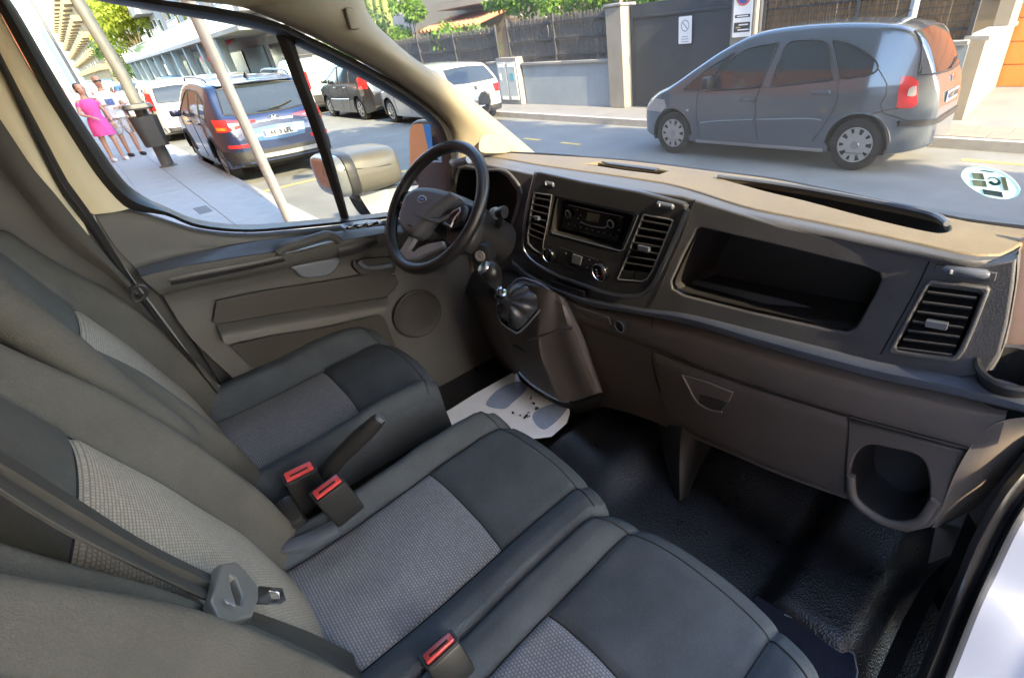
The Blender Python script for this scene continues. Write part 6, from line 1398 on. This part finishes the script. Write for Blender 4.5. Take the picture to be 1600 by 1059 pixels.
def simple(name, label, x, y, kind, pm, plate=None, rz=math.pi, full=True, group=STREET):
    if kind == 'hatch':
        c = Car(name, label, 'car', (x, y, 0), rz, [(-2.1, .5), (-2.1, .75), (-2.04, .93), (-1.92, 1.08), (-1.62, 1.33), (-1.35, 1.39), (-.5, 1.43), (.1, 1.40), (.5, 1.22), (.85, .98), (1.4, .91), (1.85, .80), (2.08, .62), (2.12, .45)], -2.12, 2.14, 1.76, .90, .32, (-1.32, 1.36), pm, tumble=.24, group=group, endw=.72, coarse=1.0 if full else 1.8)
        rw = ((.60, 1.29), (.66, .99)); sp = [(-1.35, -.85, 1.14, 1.28), (-.78, -.02, 1.31, 1.33), (.05, .72, 1.32, 1.06)]; b = .95; tl = (.88, .70)
    elif kind == 'mpv':
        c = Car(name, label, 'car', (x, y, 0), rz, [(-2.2, .45), (-2.2, .75), (-2.16, 1.0), (-2.04, 1.25), (-1.9, 1.48), (-1.65, 1.58), (-.9, 1.65), (-.1, 1.66), (.4, 1.57), (.9, 1.32), (1.35, 1.06), (1.8, .92), (2.1, .72), (2.2, .45)], -2.2, 2.22, 1.82, 1.0, .33, (-1.36, 1.38), pm, tumble=.2, group=group, endw=.72, coarse=1.0 if full else 1.8)
        rw = ((.60, 1.47), (.68, 1.09)); sp = [(-1.75, -1.15, 1.26, 1.48), (-1.06, -.15, 1.50, 1.54), (-.07, .95, 1.53, 1.14)]; b = 1.06; tl = (1.36, .90)
    else:
        c = Car(name, label, 'van', (x, y, 0), rz, [(-2.2, .45), (-2.2, .9), (-2.19, 1.5), (-2.12, 1.80), (-1.9, 1.86), (0, 1.88), (.55, 1.80), (1.0, 1.45), (1.35, 1.12), (1.8, 1.0), (2.1, .78), (2.2, .45)], -2.2, 2.2, 1.82, 1.1, .32, (-1.33, 1.33), pm, tumble=.10, group=group, endw=.84)
        rw = None; sp = [(-.05, .95, 1.58, 1.20)]; b = 1.10; tl = (1.45, .85)
    if rw: c.patch('rear_window', [(rw[0][0], rw[0][1]), (0, rw[0][1] + .03), (-rw[0][0], rw[0][1])], [(rw[1][0], rw[1][1]), (0, rw[1][1] - .02), (-rw[1][0], rw[1][1])], 'B', m_cglass, nx=16, nz=8)
    sidewin(c, sp, b, 0, sides='LR')
    for sg in (1, -1):
        if kind == 'hatch': c.patch('tail_lamp', [(sg * .52, tl[0]), (sg * .82, tl[0] + .02)], [(sg * .55, tl[1]), (sg * .84, tl[1])], 'B', m_tail, off=.012, nx=8)
        else: c.patch('tail_lamp', [(sg * .72, tl[0]), (sg * .84, tl[0])], [(sg * .76, tl[1]), (sg * .90, tl[1])], 'B', m_tail, off=.012, nx=6, nz=8)
    c.patch('lower_bumper', [(.80, .42), (0, .40), (-.80, .42)], [(.76, .28), (0, .26), (-.76, .28)], 'B', m_carblk, off=.012)
    if full:
        c.plate_no('B', 0, .52 if kind == 'hatch' else .80, plate or ''); c.mirror(.72 if kind == 'hatch' else .85, .98 if kind == 'hatch' else 1.08)
        for sd in 'L':
            c.line('door_seam', [(-.82, b + .35), (-.80, b - .1), (-.7, .5), (-.6, .3)], sd, m_carblk, .006); c.line('door_seam', [(.02, b + .35), (.0, b - .1), (0, .3)], sd, m_carblk, .006); c.line('door_seam', [(.85, b), (.9, .7), (.85, .3)], sd, m_carblk, .006)
            for cx in (-.62, .22): mk('door_handle', *rbox(c.cast(cx, b - .12, sd, .015), (.2, .03, .04), .012), pm, c.e)
    c.wheels('spoke', 5 if kind != 'hatch' else 10)
    return c
bm_ = simple('hatchback', 'white hatchback parked beside the meter cabinet, tail to the blue-grey people carrier', -14.1, 7.62, 'hatch', WHT, '7204 HJK')
bm_.patch('boot_badge', [(.05, .90), (-.05, .90)], [(.05, .80), (-.05, .80)], 'B', m_carblk, nx=4, nz=4)
mk('aerial', *tube([(-1.2, 0, 1.43), (-1.35, 0, 1.62)], .006, 6), m_carblk, bm_.e)
mp_ = simple('people_carrier', 'black people carrier parked between the white hatchback and the white van', -18.9, 7.58, 'mpv', BLK, '')
mp_.line('chrome_side_strip', [(-.75, .62), (.3, .60), (.85, .60)], 'L', m_chrome, .012, .004)
wv = simple('small_van', 'white panel van with black roof bars and an orange mark on its rear door', -24.4, 7.65, 'van', WHT, '1187 KGB')
wv.patch('rear_door_mark', [(.02, 1.42), (-.2, 1.46), (-.35, 1.40)], [(.0, 1.22), (-.2, 1.18), (-.32, 1.24)], 'B', mat('orange logo', (.75, .25, .06), .5, var=.5, vscale=14), nx=8)
wv.line('door_gap', [(0, 1.75), (0, 1.0), (0, .45)], 'B', m_carblk, .008)
wv.patch('dark_bumper', [(.88, .66), (0, .64), (-.88, .66)], [(.86, .30), (0, .28), (-.86, .30)], 'B', m_carblk, off=.014)
for x in (-1.5, -.6, .2): mk('roof_bar', *rbox((x, 0, 1.98), (.05, 1.5, .04), .01), m_carblk, wv.e)
for y in (-.7, .7): mk('roof_bar', *rbox((-.65, y, 1.95), (1.9, .04, .04), .01), m_carblk, wv.e)
simple('hatchback', 'white hatchback beyond the white panel van, mostly hidden by the dark blue SUV', -29.6, 7.6, 'hatch', WHT, '')
simple('hatchback', 'white hatchback parked nose-on beyond the litter bin, ahead of the dark blue SUV', -22.6, 2.62, 'mpv', WHT, '2651 LBD')
far = [('silver hatchback third in the near row beyond the litter bin', -28.4, 2.6, 'hatch', SILV), ('mid blue hatchback in the near row behind the couple', -34, 2.6, 'mpv', BLUE2), ('white people carrier in the near row beyond the mid blue car', -39.5, 2.6, 'mpv', WHT), ('black hatchback in the near row beyond the white people carrier', -45.5, 2.6, 'hatch', BLK), ('silver people carrier far along the near row', -51.5, 2.6, 'mpv', SILV), ('dark red hatchback across the road beyond the recycling bins', -50, 7.6, 'hatch', RED), ('white hatchback across the road past the dark red one', -56, 7.6, 'hatch', WHT), ('mid blue people carrier across the road past the white hatchback', -62, 7.6, 'mpv', BLUE2), ('silver hatchback at the far end of the row across the road', -68.5, 7.6, 'hatch', SILV), ('pale blue-topped van shape at the far end of the near row', -58.5, 2.6, 'van', BLUE2)]
protos = {}
def copy_tree(o, parent=None):
    c = o.copy(); COL.objects.link(c); c.parent = parent
    for ch in [x for x in o.children]: copy_tree(ch, c)
    return c
for lab, x, y, kind, pm in far:
    lab = lab.replace('van shape', 'van')
    nm = {'hatch': 'hatchback', 'mpv': 'people_carrier', 'van': 'small_van'}[kind]
    if kind not in protos:
        protos[kind] = simple(nm, lab, x, y, kind, pm, full=False).e
    else:
        c = copy_tree(protos[kind]); c.location = (x, y, 0); c['label'] = lab; c.name = nm
        for ch in c.children:
            if ch.name.startswith('body'): ch.material_slots[0].link = 'OBJECT'; ch.material_slots[0].material = pm

# driver-side mirror of the van
zm = lambda x, y: (480 + x / 5.885, 170 + y / 5.885)
MX = -2.00
mw = [oy(zm(*p), .98) for p in [(940, 540), (940, 180), (975, 135), (1140, 130), (1160, 300), (1185, 690), (1000, 670)]]
dvec = Vector((.12, -1, .02)).normalized()
FMi = Frame(oy(zm(1060, 400), .98), dvec)
mc = lambda p: tuple(FMi.px(zm(*p)))
mir = mk('door_mirror', *FMi.sh(-.05).plate_l([mc(p) for p in [(930, 560), (928, 200), (950, 130), (990, 108), (1100, 105), (1240, 125), (1290, 200), (1310, 420), (1318, 745), (1190, 755), (1010, 700), (960, 640)]], th=.05, bv=.015, back=True), m_black, door, label='tall black driver-side mirror reflecting the orange garage')
mk('mirror_back', *rows([[FMi.w((*mc(p), d * -.10)) for p in [(930, 560), (940, 150), (1100, 108), (1280, 190), (1315, 745), (1010, 700), (930, 560)]] for d in (.4, .8, 1.1)], 40, 2), m_black, mir)
m_mirror = mat('mirror glass', (.92, .92, .92), .01, metal=1.0)
mk('mirror_glass', *FMi.plate_l([mc(p) for p in [(948, 540), (950, 210), (970, 150), (1010, 138), (1138, 142), (1155, 300), (1180, 640), (1010, 620), (965, 580)]], th=.003, bv=0), m_mirror, mir)
mk('wide_glass', *FMi.plate_l([mc(p) for p in [(1020, 705), (1185, 745), (1190, 775), (1020, 775)]], th=.003, bv=0), m_mirror, mir)
mk('mirror_arm', *tube([FMi.w((*mc((1250, 650)), -.03)), ox((712, 285), -1.75)], .035, 10), m_black, mir)
# blue poster on the garage front beside the van (seen in the mirror)
po = empty('wall_poster', (-2.965, -.12, 1.9), 'blue poster with white marks on the orange garage front', 'poster')
fpo = Frame((0, .03, 0), (0, 1, 0), (-1, 0, 0))
b = mk('poster_board', *fpo.plate_l(rrect(.55, 1.9, .02, 2), th=.02, bv=.004), mat('poster blue', (.04, .13, .30), .5), po)
mk('poster_mark', *fpo.sh(.021).plate_l([(-.1, .6), (0, .8), (.1, .6), (0, .68)], th=.001, bv=0), m_print_w, b); mk('poster_mark', *fpo.sh(.021).plate_l(rrect(.3, .05, .01, 2, 0, .5), th=.001, bv=0), m_print_w, b)
mk('poster_mark', *fpo.sh(.021).plate_l(ell(.22, .22, 24, 0, 0), [ell(.15, .15, 24, 0, 0)], th=.001, bv=0), m_print_w, b); mk('poster_mark', *fpo.sh(.021).plate_l(ell(.26, .26, 24, 0, -.6), [ell(.17, .17, 24, 0, -.6)], th=.001, bv=0), m_print_w, b)

# scooter standing by the kerb outside the driver's window
SX = -3.9
tb = ox((558, 264), SX)
sc_ = empty('scooter', (SX, 1.9, 0), 'parked scooter with a bronze-grey top box, outside the driver window', 'scooter', world_parts=True)
m_box = mat('bronze-grey box plastic', (.065, .062, .053), .4, coat=.12, var=.06)
m_scoot = mat('grey scooter panel', (.10, .11, .12), .3, coat=.6, var=.1)
tb_b = ox((560, 264), SX)
hw_ = (ox((612, 258), SX) - ox((512, 266), SX)).length / 2
zc_ = tb_b.z; hh = (ox((570, 230), SX).z - ox((570, 298), SX).z) / 2
def sq(y, w, h): return [Vector((SX + w * math.copysign(abs(math.cos(t)) ** .5, math.cos(t)), y, zc_ + h * math.copysign(abs(math.sin(t)) ** .5, math.sin(t)))) for t in [2 * math.pi * k / 36 for k in range(37)]]
yc = tb_b.y
topbox = mk('top_box', *rows([sq(yc + hw_ * f, .25 * s_, hh * s_) for f, s_ in ((-.42, .99), (0, 1.0), (.5, .98), (.86, .92), (.98, .80), (1.0, .5), (1.0, .02))], 37, 3, False), m_box, sc_)
mk('box_band', *rows([sq(yc + hw_ * f, .25 * s_, hh * s_) for f, s_ in ((-.72, .96), (-.70, 1.02), (-.45, 1.02), (-.43, .985))], 37, 2, False), m_black, topbox)
mk('box_lid', *rows([sq(yc + hw_ * f, .25 * s_, hh * s_) for f, s_ in ((-1.12, .02), (-1.12, .6), (-1.06, .86), (-.9, .95), (-.7, .98))], 37, 3, False), m_scoot, topbox)
mk('box_line', *tube([ox(p, SX + .245) for p in [(537, 266), (560, 264), (590, 261), (611, 256)]], .004, 6), m_black, topbox)
mk('scooter_seat', *rbox((SX, yc + .62, zc_ - .26), (.30, .72, .12), .05), m_black, sc_)
mk('rear_fairing', *rows([[(SX + w, y, z) for y, z, w in l] for l in ([(yc - .10, .95, .12), (yc + .4, .90, .17), (yc + .95, .80, .15)], [(yc - .05, .75, .17), (yc + .4, .62, .22), (yc + .95, .55, .20)], [(yc + .1, .55, .16), (yc + .5, .40, .20), (yc + .95, .38, .20)])], 14, 4), m_scoot, sc_)
mk('rear_fairing', *rows([[(SX - w, y, z) for y, z, w in l] for l in ([(yc - .10, .95, .12), (yc + .4, .90, .17), (yc + .95, .80, .15)], [(yc - .05, .75, .17), (yc + .4, .62, .22), (yc + .95, .55, .20)], [(yc + .1, .55, .16), (yc + .5, .40, .20), (yc + .95, .38, .20)])], 14, 4), m_scoot, sc_)
mk('box_bracket', *rbox((SX, yc + .15, zc_ - hh - .03), (.22, .5, .05), .01), m_black, sc_)
mk('tail_lamp', *rbox(ox((592, 308), SX + .05), (.18, .05, .04), .012), m_amber, sc_); mk('tail_lamp', *rbox(ox((598, 316), SX + .05), (.16, .06, .04), .012), m_tail, sc_)
mk('footboard', *rbox((SX, yc + 1.05, .36), (.34, .5, .06), .02), m_scoot, sc_)
mk('front_shield', *rows([[(SX - .22, yc + 1.32, .40), (SX, yc + 1.42, .40), (SX + .22, yc + 1.32, .40)], [(SX - .24, yc + 1.30, .75), (SX, yc + 1.44, .75), (SX + .24, yc + 1.30, .75)], [(SX - .14, yc + 1.20, 1.05), (SX, yc + 1.28, 1.08), (SX + .14, yc + 1.20, 1.05)]], 14, 4), m_scoot, sc_)
mk('handlebar', *tube([(SX - .34, yc + 1.06, 1.06), (SX - .1, yc + 1.18, 1.04), (SX + .1, yc + 1.18, 1.04), (SX + .34, yc + 1.06, 1.06)], .016, 8, sm=3), m_black, sc_)
mp = ox((757, 161), SX + .30)
mk('mirror_stalk', *tube([(SX + .28, yc + 1.08, 1.06), tuple(mp + Vector((0, .0, -.12))), tuple(mp + Vector((0, .02, -.04)))], .007, 8, sm=3), m_black, sc_)
fmi = Frame(mp, Vector((.80, -.60, .02)))
m1 = mk('scooter_mirror', *fmi.plate_l([(.02, .085), (.05, .06), (.055, .01), (.035, -.05), (.01, -.09), (-.03, -.085), (-.05, -.03), (-.04, .04), (-.015, .075)], th=.02, bv=.006, back=True), m_black, sc_)
mk('mirror_glass', *fmi.sh(.0205).plate_l([(.015, .075), (.04, .052), (.045, .01), (.028, -.045), (.006, -.08), (-.025, -.075), (-.041, -.03), (-.032, .036), (-.012, .066)], th=.001, bv=0), m_mirror, m1)
for y in (yc + .25, yc + 1.52):
    w_ = mk('wheel', *lathe([(.16, -.05), (.22, -.055), (.255, -.03), (.26, 0), (.255, .03), (.22, .055), (.16, .05)], (SX, y, .26), (1, 0, 0), 28), m_tyre, sc_); mk('rim', *lathe([(.165, -.035), (.12, -.02), (.12, .02), (.165, .035)], (SX, y, .26), (1, 0, 0), 20), m_rimg, w_)
mk('front_mudguard', *tube([(SX, yc + 1.52 + .3 * math.cos(t), .26 + .3 * math.sin(t)) for t in [R(20 + 15 * k) for k in range(10)]], .07, 8, flat=.3), m_scoot, sc_)
mk('fork', *tube([(SX, yc + 1.52, .26), (SX, yc + 1.2, 1.0)], .03, 8), m_black, sc_)

# street furniture by the near kerb
cp = empty('sign_pole', ox((455, 350), -6.79), 'cream painted pole leaning at the kerb beside the dark blue SUV', 'pole', world_parts=True)
m_cpole = mat('cream pole paint', (.37, .355, .33), .45, var=.1, dirt=((.34, .28, .2), 5, .5)); m_gpole = mat('grey lamp post steel', (.11, .115, .115), .5, var=.12)
mk('pole_shaft', *tube([ox((458, 356), -6.79), ox((375, 178), -6.79), ox((298, 8), -6.79), ox((276, -40), -6.79)], .055, 16), m_cpole, cp)
mk('pole_base', *lathe([(.085, 0), (.085, .02), (.06, .04)], oz((455, 352), .13), (0, 0, 1), 16), m_cpole, cp)
LX = -14.16
lmp = empty('lamp_post', (LX, 1.03, .13), 'thick grey lamp post carrying a dark litter bin', 'lamp post', world_parts=True)
mk('post_shaft', *tube([ox((264, 261), LX), ox((190, 115), LX), ox((120, 0), LX), ox((40, -150), LX)], [.115, .105, .10, .09], 16), m_gpole, lmp)
mk('post_collar', *lathe([(.17, 0), (.17, .04), (.125, .07)], ox((265, 262), LX), (0, 0, 1), 16), m_gpole, lmp)
bnn = empty('litter_bin', ox((233, 195), LX), 'dark grey litter bin with a hooded top hung on the grey lamp post', 'litter bin', world_parts=True)
m_bin = mat('litter bin plastic', (.05, .053, .055), .5, var=.15)
bc = ox((232, 200), LX + .25); 
def ringb(w, d, p): return [p + Vector((d * c_, w * s_, 0)) for c_, s_ in ((1, .6), (1, -.6), (.6, -1), (-.6, -1), (-1, -.6), (-1, .6), (-.6, 1), (.6, 1), (1, .6))]
upv = (ox((212, 165), LX) - ox((250, 228), LX)); 
mk('bin_body', *rows([ringb(.20, .20, bc - Vector((0, 0, .33))), ringb(.23, .22, bc + Vector((0, 0, .22)))], 28, 1, False), m_bin, bnn)
mk('bin_floor', *rbox(bc - Vector((0, 0, .33)), (.38, .38, .02)), m_bin, bnn)
mk('bin_hood', *rows([ringb(.23, .23, bc + Vector((0, 0, .34))), ringb(.25, .25, bc + Vector((0, 0, .37))), ringb(.22, .22, bc + Vector((0, 0, .44))), ringb(.02, .02, bc + Vector((0, 0, .45)))], 28, 1, False), m_bin, bnn)
for sy in (-.19, .19): mk('hood_post', *rbox(bc + Vector((0, sy, .29)), (.05, .03, .16)), m_bin, bnn)
for i, (x, top, lab) in enumerate(((-46, (25, 0), 'tall thin lamp post far along the near pavement'), (-92, (78, 60), 'second thin lamp post, small with distance, at the end of the street'))):
    l = empty('lamp_post', (x, 1.1, .13), lab, 'lamp post')
    mk('post_shaft', *tube([(0, 0, 0), (0, 0, 4), (0, 0, 9.2)], [.10, .08, .06], 10), m_gpole, l); mk('post_arm', *tube([(0, 0, 9.1), (.2, .9, 9.5), (.3, 2.0, 9.55)], .04, 8, sm=3), m_gpole, l); mk('lamp_head', *rbox((.3, 2.3, 9.52), (.25, .7, .12), .04), m_gpole, l)
br = empty('pavement_barrier', (-18.6, 1.28, .13), 'white folding board standing at the kerb behind the litter bin', 'board')
mk('board_face', *rbox((0, -.05, .75), (.05, .34, 1.3), .01, Matrix.Rotation(R(6), 3, 'Y')), m_signw, br); mk('board_face', *rbox((-.25, -.05, .75), (.05, .34, 1.3), .01, Matrix.Rotation(R(-6), 3, 'Y')), m_signw, br)
# recycling bins across the road
BG = 'recycling bins across the road'
cols = [(.75, .75, .72), (.08, .28, .12), (.70, .62, .12), (.07, .22, .42), (.45, .47, .48), (.74, .74, .72), (.06, .06, .06)]
names = ['white', 'green', 'yellow', 'blue', 'grey', 'pale white', 'black']
m_binb = mat('recycling bin body', (.06, .07, .07), .5, var=.15)
for i, (c, nmz) in enumerate(zip(cols, names)):
    x = -34.5 - 1.75 * i
    e = empty('recycling_bin', (x, 7.2, 0), f'{nmz} lidded street recycling bin in the row across the road', 'recycling bin', BG)
    mk('bin_body', *rbox((0, 0, .62), (1.45, 1.2, 1.1), .05), m_binb, e)
    mk('bin_lid', *rows([[(-.72, .6 * math.cos(t), 1.17 + .42 * math.sin(t)), (.72, .6 * math.cos(t), 1.17 + .42 * math.sin(t))] for t in [math.pi * k / 12 for k in range(13)]], 2, 1, False), mat(nmz + ' bin lid', c, .35, var=.06), e)
    for sx in (-.72, .72): mk('lid_end', [(sx, .6 * math.cos(t), 1.17 + .42 * math.sin(t)) for t in [math.pi * k / 12 for k in range(13)]], [tuple(range(13))], m_binb, e)
    for sx in (-.55, .55):
        for sy in (-.4, .4): mk('castor', *lathe([(.08, -.03), (.08, .03)], (sx, sy, .08), (0, 1, 0), 12), m_tyre, e)

# ------------------------------------------------------------ the couple on the pavement
m_skin = mat('skin', (.52, .30, .20), .55, var=.06); m_skin2 = mat('tanned skin', (.48, .26, .17), .55, var=.06)
m_hair = mat('dark hair', (.03, .022, .018), .6); m_pinkd = mat('pink dress', (.78, .10, .36), .8, var=.12, vscale=20); m_tee = mat('white printed T-shirt', (.72, .72, .72), .85, var=.1, vscale=14)
m_plaid = mat('checked shorts', (.50, .50, .50), .85, var=.5, vscale=26); m_shoe = mat('black trainers', (.02, .02, .02), .6); m_shoew = mat('white trainers', (.7, .7, .7), .6)
def skin(name, chains, m, parent, sub=2, root=0):
    """one surface grown on a skeleton: chains of (point, radius); points that coincide are shared"""
    idx = {}; pts = []; rad = []; edges = []
    for ch in chains:
        prev = None
        for p, r in ch:
            k = tuple(round(a, 3) for a in p)
            if k not in idx: idx[k] = len(pts); pts.append(p); rad.append(r)
            i = idx[k]
            if prev is not None and prev != i: edges.append((prev, i))
            prev = i
    me = bpy.data.meshes.new(name); me.from_pydata(pts, edges, []); me.materials.append(m)
    o = bpy.data.objects.new(name, me); COL.objects.link(o); o.parent = parent
    sk = o.modifiers.new('Skin', 'SKIN'); sk.use_smooth_shade = True; sk.branch_smoothing = .3
    for i, r in enumerate(rad): me.skin_vertices[0].data[i].radius = (r, r)
    me.skin_vertices[0].data[root].use_root = True
    o.modifiers.new('Sub', 'SUBSURF').levels = sub; o.modifiers['Sub'].render_levels = sub
    return o
def head(e, c, m, face, hairm=None, glasses=False, bald=False):
    """c: head centre; the face looks along +x of the person's frame"""
    c = Vector(c)
    v, f = lathe([(.004, -.118), (.042, -.110), (.062, -.08), (.074, -.03), (.080, .02), (.076, .07), (.055, .105), (.004, .118)], c, (0, 0, 1), 20)
    v = [Vector((c.x + (p.x - c.x) * 1.18, p.y, p.z)) for p in v]
    h = mk('head', v, f, m, e, sharp=0)
    mk('nose', *rbox(c + Vector((.098, 0, -.012)), (.03, .022, .042), .009), m, h)
    mk('mouth', *rbox(c + Vector((.080, 0, -.065)), (.012, .045, .010), .004), m_redled, h)
    for sy in (-.034, .034):
        mk('eye', *rbox(c + Vector((.083, sy, .012)), (.012, .024, .012), .004), m_shoe, h); mk('ear', *rbox(c + Vector((0, sy * 2.4, -.01)), (.04, .016, .055), .007), m, h)
    if glasses: mk('sunglasses', *rbox(c + Vector((.082, 0, .014)), (.03, .135, .038), .012), m_shoe, h)
    if hairm:
        v, f = lathe([(.086, -.06), (.092, .0), (.090, .06), (.066, .112), (.004, .128)], c + Vector((-.022, 0, .0)), (0, 0, 1), 20)
        mk('hair', [Vector((c.x + (p.x - c.x) * 1.12, p.y, p.z)) for p in v], f, hairm, h, sharp=0)
def hand(e, wrist, d, m):
    d = Vector(d).normalized(); s = d.cross(Vector((0, 0, 1)) if abs(d.z) < .9 else Vector((1, 0, 0))).normalized(); w = Vector(wrist)
    ch = [[(tuple(w), .026), (tuple(w + d * .05), .034)]]
    for k, L in enumerate((.07, .085, .08, .06)):
        o = s * (.027 - .018 * k); b = w + d * .075 + o; ch.append([(tuple(w + d * .05), .034), (tuple(b), .011), (tuple(b + d * L * .6 - Vector((0, 0, .008))), .009), (tuple(b + d * L * .95 - Vector((0, 0, .022))), .008)])
    ch.append([(tuple(w + d * .05), .034), (tuple(w + d * .055 + s * .05), .011), (tuple(w + d * .09 + s * .06), .009)])
    return skin('hand', ch, m, e, 1)
def person(loc, rz, label, hgt, woman):
    e = empty('person', loc, label, 'person', None, rz); k = hgt / 1.75
    sw = .19 * k if not woman else .165 * k
    hip = .095 * k; P = lambda x, y, z: (x * k, y * k, z * k)
    body = [[(P(0, 0, .92), .125 * k), (P(.01, 0, 1.08), .115 * k), (P(.0, 0, 1.25), .135 * k), (P(-.01, 0, 1.40), .11 * k), (P(0, 0, 1.47), .055 * k), (P(.01, 0, 1.55), .05 * k), (P(.015, 0, 1.60), .055 * k)]]
    arms = {}
    for sg in (-1, 1):
        body.append([(P(0, 0, .92), .125 * k), (P(.01, sg * .095, .84), .092 * k), (P(.03 + .05 * sg, sg * .10, .48), .058 * k), (P(.0 + .05 * sg, sg * .10, .28), .05 * k), (P(-.03 + .05 * sg, sg * .10, .09), .036 * k), (P(.07 + .05 * sg, sg * .11, .05), .036 * k)])
        sh = P(-.01, sg * .17, 1.39)
        if woman: el, wr = (P(.03, sg * .25, 1.13), P(.20, sg * .12, 1.05)) if sg < 0 else (P(-.02, sg * .26, 1.14), P(.06, sg * .27, .90))
        else: el, wr = (P(.04, sg * .27, 1.12), P(.24, sg * .08, 1.10)) if sg > 0 else (P(.02, sg * .28, 1.13), P(.22, sg * .16, 1.16))
        body.append([(P(-.01, 0, 1.40), .11 * k), (sh, .058 * k), (el, .042 * k), (wr, .028 * k)]); arms[sg] = (sh, el, wr)
    b = skin('body', body, m_skin2 if not woman else m_skin, e)
    head(e, P(.03, 0, 1.655), m_skin2 if not woman else m_skin, 0, m_hair if woman else None, not woman)
    for sg in (-1, 1): hand(e, arms[sg][2], Vector(arms[sg][2]) - Vector(arms[sg][1]), m_skin2 if not woman else m_skin)
    if woman:
        r = [[(0.0 + (a * math.cos(t)) * k, c * math.sin(t) * k, z * k) for t in [2 * math.pi * i / 28 for i in range(29)]] for z, a, c in ((1.44, .07, .12), (1.38, .125, .17), (1.25, .155, .175), (1.08, .135, .15), (.95, .16, .19), (.80, .185, .21), (.62, .20, .225))]
        rr = [[(p[0] * (1 + .05 * math.sin(i * 1.8) * (j / 6)), p[1] * (1 + .05 * math.cos(i * 2.1) * (j / 6)), p[2]) for i, p in enumerate(q)] for j, q in enumerate(r)]
        mk('dress', *rows(rr, 29, 3, False), m_pinkd, e, sharp=0)
        skin('sleeve', [[(P(-.01, -.15, 1.40), .075 * k), (tuple(Vector(arms[-1][0]).lerp(Vector(arms[-1][1]), .55)), .058 * k)]], m_pinkd, e, 1); skin('sleeve', [[(P(-.01, .15, 1.40), .075 * k), (tuple(Vector(arms[1][0]).lerp(Vector(arms[1][1]), .55)), .058 * k)]], m_pinkd, e, 1)
        sm_ = m_shoew
    else:
        r = [[((a * math.cos(t)) * k, c * math.sin(t) * k, z * k) for t in [2 * math.pi * i / 28 for i in range(29)]] for z, a, c in ((1.46, .07, .10), (1.40, .13, .19), (1.25, .165, .205), (1.05, .165, .19), (.88, .165, .195))]
        mk('t_shirt', *rows(r, 29, 3, False), m_tee, e, sharp=0)
        mk('shirt_print', *rbox(P(.158, 0, 1.22), (.02, .16 * k, .14 * k), .008), mat('shirt print', (.10, .14, .30), .8, var=.6, vscale=30), e)
        for sg in (-1, 1):
            skin('sleeve', [[(P(-.01, sg * .16, 1.40), .085 * k), (tuple(Vector(arms[sg][0]).lerp(Vector(arms[sg][1]), .7)), .066 * k)]], m_tee, e, 1)
            skin('shorts', [[(P(.0, sg * .05, .93), .135 * k), (P(.02 + .02 * sg, sg * .10, .75), .118 * k), (P(.03 + .05 * sg, sg * .11, .50), .105 * k)]], m_plaid, e, 1)
        sm_ = m_shoe
    for sg in (-1, 1): mk('shoe', *rbox(P(.06 + .05 * sg, sg * .11, .045), (.27 * k, .095 * k, .09 * k), .035), sm_, e, sharp=0)
    return e
person((-17.3, .74, .13), R(10), 'bald man in sunglasses, white T-shirt and checked shorts beside the woman in pink', 1.76, False)
person((-16.9, .36, .13), R(14), 'dark-haired woman in a bright pink dress standing next to the bald man', 1.64, True)
bag = empty('shoulder_bag', (-17.15, 1.08, .85), 'striped beige bag hanging from the arm of the bald man', 'bag')
mk('bag_body', *rbox((0, 0, 0), (.16, .34, .40), .04), mat('beige bag', (.50, .38, .26), .8, var=.3, vscale=18), bag); mk('bag_strap', *tube([(0, -.12, .18), (0, -.06, .42), (0, .06, .42), (0, .12, .18)], .012, 8, sm=3), mat('red strap', (.45, .1, .08), .7), bag)
